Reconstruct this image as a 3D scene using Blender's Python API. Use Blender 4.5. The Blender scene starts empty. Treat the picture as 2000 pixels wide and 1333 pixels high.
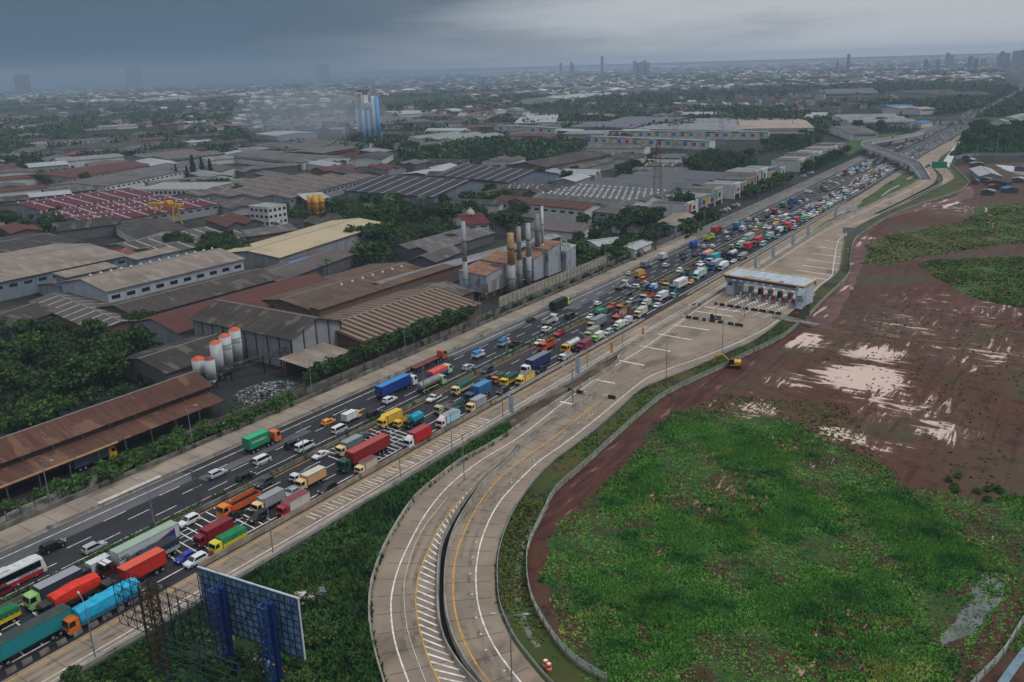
import bpy, math, random
import numpy as np
from mathutils import Vector, Matrix
from mathutils.geometry import tessellate_polygon
rnd = random.Random(11)
S = bpy.context.scene
COL = S.collection
R_ = math.radians
# ------------------------------------------------------------------ camera, sky, sun, exposure
CAM_H = 86.0
ROT = np.array([[0.8305043142965004, 0.14358168366194365, -0.5381885209215274],
                [0.5562765481230818, -0.26343864336649275, 0.7881348128267716],
                [-0.028617930448727787, -0.9539310149575929, -0.2986580532294557]])
FPX = 1720.0
def g(px, py, z=0.0):
    """point of the horizontal plane z seen at a pixel of the 2000 x 1333 photograph"""
    d = ROT @ np.array([px - 1000.0, py - 666.5, FPX])
    t = (z - CAM_H) / d[2]
    return Vector((d[0] * t, d[1] * t, z))
CROPS = {'c1': (0, 950, 3.48), 'c3': (350, 750, 3.636), 'c4': (0, 700, 3.808), 'c5': (650, 620, 3.636), 'c6': (950, 480, 4.0),
         'c7': (650, 900, 3.078), 'c8': (1200, 400, 4.0), 'c9': (1440, 380, 8.332), 'ca': (1620, 260, 8.333), 'cb': (1500, 200, 4.0),
         'ct': (1350, 450, 4.937), 'cr': (950, 850, 2.76), 'cm': (1350, 600, 3.077), 'cf': (1740, 180, 7.692), 'cs': (1860, 290, 10.257)}
def c(k, x, y, z=0.0):
    a, b, s = CROPS[k]
    return g(a + x / s, b + y / s, z)
cam = bpy.data.cameras.new('camera')
cam_o = bpy.data.objects.new('camera', cam)
COL.objects.link(cam_o)
M = Matrix.Identity(4)
for i in range(3):
    M[i][0], M[i][1], M[i][2] = ROT[i][0], -ROT[i][1], -ROT[i][2]
M[2][3] = CAM_H
cam_o.matrix_world = M
cam.sensor_width = 36.0
cam.lens = 36.0 * FPX / 2000.0
cam.clip_start = 1.0
cam.clip_end = 60000.0
S.camera = cam_o

SUN_EL, SUN_AZ = R_(58), R_(70)          # azimuth measured clockwise from +Y
world = bpy.data.worlds.new('World')
S.world = world
world.use_nodes = True
wn, wl = world.node_tree.nodes, world.node_tree.links
wn.clear()
def WN(t, **k):
    n = wn.new(t)
    for a, v in k.items():
        setattr(n, a, v)
    return n
out = WN('ShaderNodeOutputWorld')
bg = WN('ShaderNodeBackground')
bg.inputs['Strength'].default_value = 0.1
sky = WN('ShaderNodeTexSky', sky_type='NISHITA', sun_disc=False, sun_elevation=SUN_EL, sun_rotation=SUN_AZ)
tc = WN('ShaderNodeTexCoord')
sep = WN('ShaderNodeSeparateXYZ')
wl.new(tc.outputs['Generated'], sep.inputs[0])
def wmath(op, a, b=None, clamp=False):
    n = WN('ShaderNodeMath', operation=op, use_clamp=clamp)
    for i, v in enumerate((a, b)):
        if v is None: continue
        if isinstance(v, (int, float)): n.inputs[i].default_value = v
        else: wl.new(v, n.inputs[i])
    return n.outputs[0]
def wmix(fac, a, b):
    n = WN('ShaderNodeMix', data_type='RGBA')
    if isinstance(fac, (int, float)): n.inputs['Factor'].default_value = fac
    else: wl.new(fac, n.inputs['Factor'])
    for s, v in (('A', a), ('B', b)):
        sk = [i for i in n.inputs if i.name == s and i.type == 'RGBA'][0]
        if isinstance(v, tuple): sk.default_value = v + (1,) if len(v) == 3 else v
        else: wl.new(v, sk)
    return [o for o in n.outputs if o.type == 'RGBA'][0]
def wmap(v, a, b, x=0.0, y=1.0, smooth=True):
    n = WN('ShaderNodeMapRange', interpolation_type='SMOOTHSTEP' if smooth else 'LINEAR')
    wl.new(v, n.inputs[0])
    for i, q in enumerate((a, b, x, y)): n.inputs[1 + i].default_value = q
    return n.outputs[0]
X, Y, Z = sep.outputs
# how far round towards the storm (left of the view) a direction points: component along (-0.83,-0.56)
side = wmath('ADD', wmath('MULTIPLY', X, -0.83), wmath('MULTIPLY', Y, -0.556))
cl = WN('ShaderNodeTexNoise'); cl.inputs['Scale'].default_value = 2.6; cl.inputs['Detail'].default_value = 7; cl.inputs['Roughness'].default_value = .55
mp = WN('ShaderNodeMapping'); mp.inputs['Scale'].default_value = (1, 1, 9.0)
wl.new(tc.outputs['Generated'], mp.inputs[0]); wl.new(mp.outputs[0], cl.inputs['Vector'])
jit = wmath('MULTIPLY', wmath('SUBTRACT', cl.outputs['Fac'], 0.5), 0.95)
sj = wmath('ADD', side, jit)
f_side = wmap(sj, -0.28, 0.42)
SKY_DARK, SKY_LIGHT, SKY_TOP = (0.78, 1.24, 1.85), (4.8, 5.15, 5.6), (8.6, 9.0, 9.6)
low = wmix(f_side, SKY_LIGHT, SKY_DARK)
# darker slate belly of the storm a little above the horizon, clearing again to the right
belly = wmath('MULTIPLY', wmap(Z, 0.004, 0.045), wmap(sj, -0.16, 0.26))
low2 = wmix(wmath('MULTIPLY', belly, 0.62), low, (0.48, 0.72, 1.10))
wisps = wmath('MULTIPLY', wmap(cl.outputs['Fac'], 0.52, 0.68), wmath('MULTIPLY', wmap(Z, 0.014, 0.05), 0.55))
low3 = wmix(wisps, low2, (1.9, 2.15, 2.6))
cloud = wmix(wmap(Z, 0.16, 0.75), low3, SKY_TOP)
fin = wmix(0.94, sky.outputs[0], cloud)
wl.new(fin, bg.inputs['Color'])
wl.new(bg.outputs[0], out.inputs['Surface'])
sun = bpy.data.lights.new('sun', 'SUN')
sun.energy = 1.3
sun.angle = R_(14)
sun.color = (1.0, 0.95, 0.88)
sun_o = bpy.data.objects.new('sun', sun)
COL.objects.link(sun_o)
sd = Vector((math.sin(SUN_AZ) * math.cos(SUN_EL), math.cos(SUN_AZ) * math.cos(SUN_EL), math.sin(SUN_EL)))
sun_o.rotation_euler = sd.to_track_quat('Z', 'Y').to_euler()
sun_o.location = (0, 0, 300)
S.view_settings.view_transform = 'Standard'
S.view_settings.look = 'None'
S.view_settings.exposure = 0.0
S.view_settings.gamma = 1.0
S.render.engine = 'CYCLES'
S.cycles.use_denoising = True
S.cycles.max_bounces = 5
S.cycles.diffuse_bounces = 1
S.cycles.glossy_bounces = 2
S.cycles.transparent_max_bounces = 8
S.cycles.volume_bounces = 0
S.cycles.caustics_reflective = False
S.cycles.caustics_refractive = False
HAZE_D, HAZE_C = 0.000125, (0.60, 0.76, 0.96)

# ------------------------------------------------------------------ materials
def lin(h):
    h = h.lstrip('#')
    r = [int(h[i:i + 2], 16) / 255.0 for i in (0, 2, 4)]
    return tuple(v / 12.92 if v <= .04045 else ((v + .055) / 1.055) ** 2.4 for v in r)
MATS = {}
class NT:
    def __init__(s, name):
        s.m = bpy.data.materials.new(name); s.m.use_nodes = True
        s.n, s.l = s.m.node_tree.nodes, s.m.node_tree.links
        s.b = s.n['Principled BSDF']
    def node(s, t, **k):
        q = s.n.new(t)
        for a, v in k.items(): setattr(q, a, v)
        return q
    def put(s, v, sock):
        if isinstance(v, bpy.types.NodeSocket): s.l.new(v, sock)
        elif isinstance(v, tuple) and len(v) == 3 and sock.type == 'RGBA': sock.default_value = v + (1,)
        else: sock.default_value = v
    def coord(s, kind='obj'):
        if kind == 'world': return s.node('ShaderNodeNewGeometry').outputs['Position']
        return s.node('ShaderNodeTexCoord').outputs['Object']
    def noise(s, vec, scale=(1, 1, 1), detail=4, rough=.55, loc=(0, 0, 0), rot=0.0, dist=0.0):
        mp = s.node('ShaderNodeMapping')
        mp.inputs['Scale'].default_value = scale; mp.inputs['Location'].default_value = loc; mp.inputs['Rotation'].default_value = (0, 0, rot)
        s.l.new(vec, mp.inputs[0])
        t = s.node('ShaderNodeTexNoise')
        t.inputs['Scale'].default_value = 1.0; t.inputs['Detail'].default_value = detail; t.inputs['Roughness'].default_value = rough
        t.inputs['Distortion'].default_value = dist
        s.l.new(mp.outputs[0], t.inputs['Vector'])
        return t.outputs['Fac']
    def math(s, op, a, b=None, clamp=False):
        q = s.node('ShaderNodeMath', operation=op, use_clamp=clamp)
        s.put(a, q.inputs[0])
        if b is not None: s.put(b, q.inputs[1])
        return q.outputs[0]
    def ramp(s, v, a, b, x=0.0, y=1.0):
        q = s.node('ShaderNodeMapRange', interpolation_type='SMOOTHSTEP')
        s.put(v, q.inputs[0])
        for i, k in enumerate((a, b, x, y)): q.inputs[1 + i].default_value = k
        return q.outputs[0]
    def mix(s, f, a, b):
        q = s.node('ShaderNodeMix', data_type='RGBA')
        s.put(f, q.inputs['Factor'])
        ia, ib = [i for i in q.inputs if i.type == 'RGBA']
        s.put(a, ia); s.put(b, ib)
        return [o for o in q.outputs if o.type == 'RGBA'][0]
    def done(s, col, rough=.8, spec=.3, metal=0.0):
        s.put(col, s.b.inputs['Base Color']); s.put(rough, s.b.inputs['Roughness'])
        s.b.inputs['Specular IOR Level'].default_value = spec; s.b.inputs['Metallic'].default_value = metal
        return s.m
def surf(name, c1, c2, scale=(.3, .3, .3), rough=.85, c3=None, scale3=(.1, .1, .1), thr=(.58, .68), coord='obj', spec=.25, metal=0.0, a=.35, b=.65):
    if name in MATS: return MATS[name]
    t = NT(name); v = t.coord(coord)
    col = t.mix(t.ramp(t.noise(v, scale), a, b), c1, c2)
    if c3 is not None:
        col = t.mix(t.ramp(t.noise(v, scale3, loc=(7.3, 1.9, 4.1)), *thr), col, c3)
    MATS[name] = t.done(col, rough, spec, metal)
    return MATS[name]
def paint(hx, rough=.38, dirt=.28):
    k = f'paint_{hx}_{rough}'
    if k in MATS: return MATS[k]
    t = NT('vehicle_paint_' + hx); v = t.coord()
    cc = lin(hx)
    lum = sum(cc) / 3
    dcol = tuple(x * .55 + y * .22 for x, y in zip(cc, (.30, .25, .20)))
    col = t.mix(t.math('MULTIPLY', t.ramp(t.noise(v, (1.1, .7, 1.6)), .42, .78), dirt * 2.2), cc, dcol)
    MATS[k] = t.done(col, rough, .4)
    return MATS[k]
def roofm(name, c1, c2, patch=None, stripe=None, pthr=(.6, .66), rough=.8, dk=.68):
    """sheet roof; the ridge runs along local Y, so sheets and their stains run along X"""
    if name in MATS: return MATS[name]
    t = NT(name); v = t.coord(); c1, c2 = (tuple(q * dk for q in k) for k in (c1, c2)); patch = patch and tuple(q * .8 for q in patch)
    oi = t.node('ShaderNodeObjectInfo').outputs['Random']
    off = t.node('ShaderNodeVectorMath', operation='ADD'); cmb = t.node('ShaderNodeCombineXYZ')
    t.put(t.math('MULTIPLY', oi, 91.0), cmb.inputs[0]); t.put(t.math('MULTIPLY', oi, 57.0), cmb.inputs[1])
    t.l.new(v, off.inputs[0]); t.l.new(cmb.outputs[0], off.inputs[1])
    vv = off.outputs[0]
    col = t.mix(t.ramp(t.noise(vv, (.10, .85, .1), 5, .65), .34, .68), c1, c2)
    dark = tuple(x * .62 for x in c1)
    col = t.mix(t.math('MULTIPLY', t.ramp(t.noise(vv, (.06, .05, .1), 4), .45, .75), .75), col, dark)
    fine = t.noise(vv, (.5, 2.4, .5), 2, .6)
    col = t.mix(t.math('MULTIPLY', t.ramp(fine, .55, .75), .35), col, tuple(min(1, x * 1.6) for x in c2))
    if patch is not None:
        vor = t.node('ShaderNodeTexVoronoi', distance='CHEBYCHEV'); vor.inputs['Randomness'].default_value = 1.0
        mp = t.node('ShaderNodeMapping'); mp.inputs['Scale'].default_value = (.16, .42, .2)
        t.l.new(vv, mp.inputs[0]); t.l.new(mp.outputs[0], vor.inputs['Vector']); vor.inputs['Scale'].default_value = 1.0
        sp = t.node('ShaderNodeSeparateColor'); t.l.new(vor.outputs['Color'], sp.inputs[0])
        blk = t.math('GREATER_THAN', sp.outputs[0], 1.0 - (1 - pthr[0]) * .5)
        col = t.mix(t.math('MULTIPLY', blk, .4), col, patch)
        col = t.mix(t.math('MULTIPLY', t.ramp(t.noise(vv, (.22, 1.0, .1), 4, .65), *pthr), .45), col, patch)
    if stripe is not None:
        per, wid, scol = stripe
        sx = t.node('ShaderNodeSeparateXYZ'); t.l.new(v, sx.inputs[0])
        fr = t.math('FRACT', t.math('DIVIDE', t.math('ADD', sx.outputs[1], 500.0), per))
        m = t.math('LESS_THAN', fr, wid)
        br = t.ramp(t.noise(vv, (.25, .12, .2), 3, .7), .28, .42)
        col = t.mix(t.math('MULTIPLY', m, br), col, scol)
    MATS[name] = t.done(col, rough, .25)
    return MATS[name]
def wallm(hx, stain='#4a4238', amt=.5):
    k = 'wall_' + hx + stain
    if k in MATS: return MATS[k]
    t = NT('plaster_' + hx[1:]); v = t.coord()
    cc, sc = lin(hx), lin(stain)
    col = t.mix(t.math('MULTIPLY', t.ramp(t.noise(v, (.5, .5, .09), 5, .65), .45, .72), amt), cc, sc)
    col = t.mix(t.math('MULTIPLY', t.ramp(t.noise(v, (.06, .06, .25), 3), .4, .7), .35), col, tuple(x * .6 for x in cc))
    MATS[k] = t.done(col, .85, .2)
    return MATS[k]
def plain(name, hx, rough=.6, spec=.3, metal=0.0):
    k = 'plain_' + name
    if k in MATS: return MATS[k]
    t = NT(name); v = t.coord(); cc = lin(hx)
    col = t.mix(t.ramp(t.noise(v, (.8, .8, .8)), .35, .7), cc, tuple(x * .72 for x in cc))
    MATS[k] = t.done(col, rough, spec, metal)
    return MATS[k]
GLASS = plain('dark_glass', '#0c1116', .08, .6)
TYRE = plain('tyre_rubber', '#0e0e0f', .9, .1)
RIM = plain('wheel_rim', '#8d9092', .45, .4, .3)
CHASSIS = plain('chassis_black', '#17181a', .7, .2)
LAMP = plain('lamp_glass', '#d8dde0', .2, .5)
TAIL = plain('tail_lamp_red', '#8c1410', .3, .4)
STEEL = plain('galvanised_steel', '#8a9094', .5, .4, .4)
MARK_W = surf('road_paint_white', lin('#e4e2dc'), lin('#b9b6ae'), (.8, .8, .8), .7, coord='world')
MARK_Y = surf('road_paint_yellow', lin('#d8a038'), lin('#a8823f'), (.8, .8, .8), .7, coord='world')

# ------------------------------------------------------------------ mesh helpers
class MB:
    def __init__(s): s.v, s.f, s.m = [], [], []
    def poly(s, pts, m=0):
        b = len(s.v); s.v += [tuple(p) for p in pts]; s.f.append(tuple(range(b, b + len(pts)))); s.m.append(m)
    def hexa(s, p, m=0):
        """8 points: bottom ring of 4 (ccw from above) then top ring of 4"""
        b = len(s.v); s.v += [tuple(q) for q in p]
        for f in ((3, 2, 1, 0), (4, 5, 6, 7), (0, 1, 5, 4), (1, 2, 6, 5), (2, 3, 7, 6), (3, 0, 4, 7)):
            s.f.append(tuple(b + i for i in f)); s.m.append(m)
    def box(s, x, y, z, sx, sy, sz, m=0, rot=0.0):
        """centre x,y, bottom z"""
        hx, hy = sx / 2, sy / 2; co, si = math.cos(rot), math.sin(rot)
        r = [(x + a * co - b_ * si, y + a * si + b_ * co) for a, b_ in ((-hx, -hy), (hx, -hy), (hx, hy), (-hx, hy))]
        s.hexa([(a, b_, z) for a, b_ in r] + [(a, b_, z + sz) for a, b_ in r], m)
    def tube(s, p, q, r, n=6, r2=None, m=0, caps=True):
        p, q = Vector(p), Vector(q); r2 = r if r2 is None else r2
        d = (q - p)
        if d.length < 1e-6: return
        d.normalize()
        a = d.orthogonal().normalized(); b_ = d.cross(a); b = len(s.v)
        for o, rr in ((p, r), (q, r2)):
            for i in range(n):
                t = 2 * math.pi * i / n
                s.v.append(tuple(o + a * (math.cos(t) * rr) + b_ * (math.sin(t) * rr)))
        for i in range(n):
            j = (i + 1) % n
            s.f.append((b + i, b + j, b + n + j, b + n + i)); s.m.append(m)
        if caps:
            s.f.append(tuple(b + i for i in reversed(range(n)))); s.m.append(m)
            s.f.append(tuple(b + n + i for i in range(n))); s.m.append(m)
    def path(s, pts, r, n=5, m=0):
        for p, q in zip(pts, pts[1:]): s.tube(p, q, r, n, m=m)
    def loft(s, rings, m=0, caps=True, closed=True):
        b = len(s.v); n = len(rings[0])
        for r in rings: s.v += [tuple(p) for p in r]
        for k in range(len(rings) - 1):
            for i in range(n if closed else n - 1):
                j = (i + 1) % n
                s.f.append((b + k * n + i, b + k * n + j, b + (k + 1) * n + j, b + (k + 1) * n + i)); s.m.append(m)
        if caps:
            s.f.append(tuple(b + i for i in reversed(range(n)))); s.m.append(m)
            s.f.append(tuple(b + (len(rings) - 1) * n + i for i in range(n))); s.m.append(m)
    def prism_y(s, prof, y0, y1, m=0):
        """profile in x,z extruded along y"""
        s.loft([[(x, y0, z) for x, z in prof], [(x, y1, z) for x, z in prof]], m)
    def cyl(s, x, y, z, r, h, n=16, m=0, r2=None): s.tube((x, y, z), (x, y, z + h), r, n, r2, m)
    def lattice(s, p, q, w, n, r, m=0, horiz=False):
        """square lattice boom from p to q"""
        p, q = Vector(p), Vector(q); d = (q - p).normalized()
        a = d.cross(Vector((0, 0, 1))) if abs(d.z) < .9 else Vector((1, 0, 0)).cross(d).cross(d)
        a.normalize(); b_ = d.cross(a)
        off = [(a * i + b_ * j) * (w / 2) for i, j in ((-1, -1), (1, -1), (1, 1), (-1, 1))]
        for o in off: s.tube(p + o, q + o, r, 4, m=m)
        for k in range(n):
            u0, u1 = p.lerp(q, k / n), p.lerp(q, (k + 1) / n)
            for i in range(4):
                j = (i + 1) % 4
                s.tube(u0 + off[i], u1 + off[j], r * .7, 3, m=m, caps=False)
                s.tube(u1 + off[i], u1 + off[j], r * .7, 3, m=m, caps=False)
    def mesh(s, name, mats, smooth=False):
        me = bpy.data.meshes.new(name)
        me.from_pydata(s.v, [], s.f)
        for q in mats: me.materials.append(q)
        if len(mats) > 1: me.polygons.foreach_set('material_index', s.m)
        if smooth: me.polygons.foreach_set('use_smooth', [True] * len(me.polygons))
        me.update()
        return me
    def build(s, name, mats, parent=None, smooth=False, loc=(0, 0, 0), rot=0.0):
        if not isinstance(mats, (list, tuple)): mats = [mats]
        return put(s.mesh(name, mats, smooth), name, parent, loc, rot)
def put(me, name, parent=None, loc=(0, 0, 0), rot=0.0, scale=None):
    o = bpy.data.objects.new(name, me); COL.objects.link(o)
    o.parent = parent; o.location = loc; o.rotation_euler = (0, 0, rot)
    if scale: o.scale = scale
    return o
LABELS = {}
def tag(o, label, cat, group=None, kind=None):
    o['label'] = label; o['category'] = cat
    if group: o['group'] = group
    if kind: o['kind'] = kind
    LABELS.setdefault(label, []).append(o)
    return o
def root(name, loc, rot, label, cat, group=None):
    o = bpy.data.objects.new(name, None); COL.objects.link(o)
    o.empty_display_size = .5
    o.location = loc; o.rotation_euler = (0, 0, rot)
    return tag(o, label, cat, group)
def struct(o, kind='structure'):
    o['kind'] = kind
    return o
def smooth_line(pts, step=3.0):
    """Catmull-Rom through the points, resampled"""
    P = [Vector((p[0], p[1], p[2] if len(p) > 2 else 0)) for p in pts]
    if len(P) < 3: out = P
    else:
        Q = [P[0] * 2 - P[1]] + P + [P[-1] * 2 - P[-2]]; out = []
        for i in range(1, len(Q) - 2):
            n = max(2, int((Q[i + 1] - Q[i]).length / step))
            for k in range(n):
                t = k / n; a, b, c_, d = Q[i - 1], Q[i], Q[i + 1], Q[i + 2]
                out.append(.5 * ((2 * b) + (c_ - a) * t + (2 * a - 5 * b + 4 * c_ - d) * t * t + (3 * b - a - 3 * c_ + d) * t ** 3))
        out.append(P[-1])
    res = [out[0]]
    for p in out[1:]:
        if (p - res[-1]).length > step * .5: res.append(p)
    return res
def normals(L):
    N = []
    for i in range(len(L)):
        d = L[min(i + 1, len(L) - 1)] - L[max(i - 1, 0)]; d.z = 0; d.normalize()
        N.append(Vector((-d.y, d.x, 0)))          # left of travel
    return N
def resample(L, n):
    d = [0.0]
    for a, b in zip(L, L[1:]): d.append(d[-1] + (b - a).length)
    out = []
    for k in range(n):
        t = d[-1] * k / (n - 1); i = 0
        while i < len(L) - 2 and d[i + 1] < t: i += 1
        out.append(L[i].lerp(L[i + 1], (t - d[i]) / max(1e-6, d[i + 1] - d[i])))
    return out
def ribbon(mb, L, a, b, z, m=0):
    """flat strip along L between left offsets a and b"""
    N = normals(L)
    for i in range(len(L) - 1):
        p, q, n0, n1 = L[i], L[i + 1], N[i], N[i + 1]
        pts = [p + n0 * b, p + n0 * a, q + n1 * a, q + n1 * b]
        mb.poly([(v.x, v.y, v.z + z) for v in pts][::1] if a < b else [(v.x, v.y, v.z + z) for v in pts][::-1], m)
def dashes(mb, L, w, z, on, off, m=0, start=0.0):
    R = resample(L, max(2, int(sum((b - a).length for a, b in zip(L, L[1:])))))
    i = int(start)
    while i + on < len(R):
        ribbon(mb, R[i:i + int(on) + 1], -w / 2, w / 2, z, m); i += int(on + off)
def wall_line(mb, L, prof, m=0, z=0.0):
    """extrude a (left offset, height) profile along L"""
    N = normals(L)
    mb.loft([[(p.x + n.x * a, p.y + n.y * a, p.z + z + h) for a, h in prof] for p, n in zip(L, N)], m)
JERSEY = [(-.30, 0), (.30, 0), (.16, .3), (.10, .95), (-.10, .95), (-.16, .3)]
def vwall(t, h): return [(-t / 2, 0), (t / 2, 0), (t / 2, h), (-t / 2, h)]
def sheet(name, pts, z, mat, kind='structure'):
    P = [Vector((p[0], p[1], z)) for p in pts]
    tri = tessellate_polygon([P])
    me = bpy.data.meshes.new(name)
    area = sum(P[i].x * P[(i + 1) % len(P)].y - P[(i + 1) % len(P)].x * P[i].y for i in range(len(P)))
    F = []
    for t in tri:
        a, b, cc = (P[i] for i in t)
        F.append(tuple(t) if (b - a).cross(cc - a).z > 0 else tuple(reversed(t)))
    me.from_pydata([tuple(p) for p in P], [], F); me.materials.append(mat); me.update()
    o = put(me, name)
    return struct(o, kind)
def inside(x, y, poly):
    r = False; j = len(poly) - 1
    for i in range(len(poly)):
        xi, yi, xj, yj = poly[i][0], poly[i][1], poly[j][0], poly[j][1]
        if (yi > y) != (yj > y) and x < (xj - xi) * (y - yi) / (yj - yi) + xi: r = not r
        j = i
    return r

# ------------------------------------------------------------------ ground, roads, markings
def pl(k, *pts, z=0.0): return [c(k, x, y, z) for x, y in pts]
DRIFT = [(-400, 0), (300, 0), (450, -2), (620, -6), (820, -12), (1050, -15), (1250, -20), (1470, -34), (2200, -46), (2900, -85), (6000, -420)]
def drift(y):
    for (a, p), (b, q) in zip(DRIFT, DRIFT[1:]):
        if a <= y < b: return p + (q - p) * (y - a) / (b - a)
    return DRIFT[-1][1]
def hline(x, y0, y1, step=12.0):
    n = max(2, int((y1 - y0) / step) + 1)
    return [Vector((x + drift(y0 + (y1 - y0) * i / (n - 1)), y0 + (y1 - y0) * i / (n - 1), 0)) for i in range(n)]
def hx(x, y): return x + drift(y)
def rough_poly(P, amp, step, seed=1):
    r = random.Random(seed); out = []
    for i in range(len(P)):
        a, b = Vector(P[i][:2]), Vector(P[(i + 1) % len(P)][:2]); n = max(1, int((b - a).length / step))
        for k in range(n):
            q = a.lerp(b, k / n); out.append((q.x + r.uniform(-amp, amp), q.y + r.uniform(-amp, amp)))
    return out
CONC = surf('concrete_road', lin('#938879'), lin('#7f7469'), (.09, .09, .09), .85, lin('#645a51'), (.16, .05, .1), (.56, .74), coord='world')
CONC_T = surf('concrete_toll_road', lin('#8f8070'), lin('#7c6f61'), (.08, .08, .08), .85, lin('#63584d'), (.12, .05, .1), (.56, .74), coord='world')
CONC_G = surf('concrete_grey', lin('#9a958c'), lin('#7d786f'), (.25, .25, .6), .85, lin('#56524a'), (.6, .6, .12), (.55, .72), coord='world')
CONC_D = surf('concrete_weathered', lin('#77736b'), lin('#5a564f'), (.3, .3, .6), .9, lin('#2f2f2b'), (.4, .4, .15), (.5, .68), coord='world')
ASPH = surf('asphalt', lin('#2f2f34'), lin('#242429'), (.30, .012, .1), .75, lin('#3b3a3f'), (.45, .02, .1), (.55, .72), coord='world')
ASPH_P = surf('asphalt_patch_pale', lin('#5c5c60'), lin('#4c4c50'), (.3, .05, .1), .85, coord='world')
def ground_mat():
    t = NT('open_ground'); v = t.coord('world')
    a = t.ramp(t.noise(v, (.004, .004, .004), 6, .62), .38, .62)
    col = t.mix(a, lin('#24311f'), lin('#383630'))
    col = t.mix(t.ramp(t.noise(v, (.03, .03, .03), 5, .6, loc=(3, 8, 1)), .42, .66), col, lin('#243021'))
    col = t.mix(t.ramp(t.noise(v, (.012, .012, .012), 5, .65, loc=(13, 2, 1)), .6, .7), col, lin('#5d574e'))
    return t.done(col, .95, .1)
gm = ground_mat()
mb = MB(); q = 40000
mb.poly([(-q, -2000, -.30), (q, -2000, -.30), (q, q, -.30), (-q, q, -.30)])
struct(mb.build('ground', gm))
# factory yards beside the motorway: dark dirty paving
YARD = surf('dirty_yard', lin('#2f2e2c'), lin('#1d1f20'), (.05, .05, .05), .9, lin('#2c3524'), (.04, .04, .04), (.52, .62), coord='world')
sheet('yard_ground', [(-176, 20), (-176, 360), (-182, 700), (-360, 720), (-700, 560), (-760, 300), (-330, 20)], -.2, YARD)

# mud field to the right of the toll road fence
FENCE_A = pl('c7', (1640, 1333), (1470, 1230), (1350, 1110), (1270, 990), (1210, 880), (1175, 760), (1165, 620), (1185, 500), (1280, 300), (1340, 190), (1530, 20)) + \
    pl('c6', (1270, 1270), (1480, 1130), (1860, 950)) + pl('ct', (560, 1200), (880, 1040), (1040, 910))
FENCE_B = pl('ct', (1140, 830), (1290, 670), (1510, 450), (1530, 290), (1560, 140), (1620, 60)) + \
    pl('cb', (800, 990), (950, 900), (1200, 800), (1450, 720), (1540, 670), (1560, 620), (1480, 540), (1420, 480))
def mud_mat():
    t = NT('churned_mud'); v = t.coord('world')
    red, brn, drk, grn = lin('#4f2d20'), lin('#4d3a2b'), lin('#281811'), lin('#3d4326')
    col = t.mix(t.ramp(t.noise(v, (.012, .009, .01), 4, .6), .40, .58), red, brn)
    col = t.mix(t.ramp(t.noise(v, (.25, .25, .2), 6, .7), .48, .7), col, drk)
    col = t.mix(t.math('MULTIPLY', t.ramp(t.noise(v, (.03, .02, .02), 6, .7, loc=(5, 3, 2)), .52, .66), .85), col, grn)
    trk = t.ramp(t.noise(v, (.5, .03, .1), 4, .6, rot=R_(-38), dist=.6), .56, .64)
    col = t.mix(t.math('MULTIPLY', trk, .5), col, drk)
    # standing water: pools in the hollows, thinning out into wet ruts
    zs = None
    for px_, py_, rad, amp in ((1680, 738, 17, .42), (1710, 690, 13, .34), (1565, 665, 12, .36), (1470, 800, 13, .24), (1640, 850, 11, .25), (1720, 872, 9, .22), (1835, 840, 12, .22), (1780, 640, 30, .15), (1900, 600, 42, .15), (1930, 690, 26, .17), (1760, 790, 20, .2), (1540, 745, 14, .18), (1700, 470, 22, .2), (1830, 462, 40, .16), (1890, 410, 40, .16), (1590, 620, 14, .26)):
        q = g(px_, py_); d = t.node('ShaderNodeVectorMath', operation='DISTANCE'); t.l.new(v, d.inputs[0]); d.inputs[1].default_value = (q.x, q.y, -.1)
        w = t.ramp(d.outputs['Value'], 0.0, rad * 1.35, amp, 0.0); zs = w if zs is None else t.math('MAXIMUM', zs, w)
    wob = t.noise(v, (.06, .06, .06), 3, .5, loc=(2, 2, 2))
    p1 = t.noise(v, (.55, .085, .1), 7, .68, rot=R_(-36), dist=.7); p2 = t.noise(v, (.10, .42, .1), 7, .68, loc=(9, 4, 0), rot=R_(14), dist=.7)
    pp = t.mix(t.ramp(wob, .42, .58), p1, p2); sp = t.node('ShaderNodeSeparateColor'); t.l.new(pp, sp.inputs[0])
    wet = t.ramp(t.math('ADD', sp.outputs[0], zs), .70, .745)
    damp = t.ramp(t.math('ADD', sp.outputs[0], zs), .58, .72)
    col = t.mix(t.math('MULTIPLY', damp, .55), col, lin('#6b5348'))
    col = t.mix(wet, col, lin('#c4aa9c'))
    t.put(t.ramp(wet, 0, 1, .92, .16), t.b.inputs['Roughness'])
    return t.done(col, t.ramp(wet, 0, 1, .92, .16), .3)
MUD = mud_mat()
mud_out = [(60, 40), (200, 100), (260, 400), (120, 900), (-60, 830)]
mudP = [(p.x, p.y) for p in smooth_line(FENCE_A, 6)] + [(p.x, p.y) for p in smooth_line(FENCE_B, 6)][:-3] + [(-92, 800), (-40, 840), (150, 840), (260, 300), (150, 60), (20, 40)]
sheet('mud_field', mudP, -.10, MUD)
WATER = NT('muddy_water'); WATER = (lambda t: t.done(t.mix(t.ramp(t.noise(t.coord('world'), (.08, .08, .08), 4), .35, .65), lin('#cbb0a2'), lin('#b59a8b')), .12, .5))(WATER)
WATER_G = (lambda t: t.done(t.mix(t.ramp(t.noise(t.coord('world'), (.3, .3, .08), 4), .35, .65), lin('#5c5f60'), lin('#3d423f')), .08, .6))(NT('pond_water'))
def px_poly(*pts): return [g(x, y) for x, y in pts]
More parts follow.
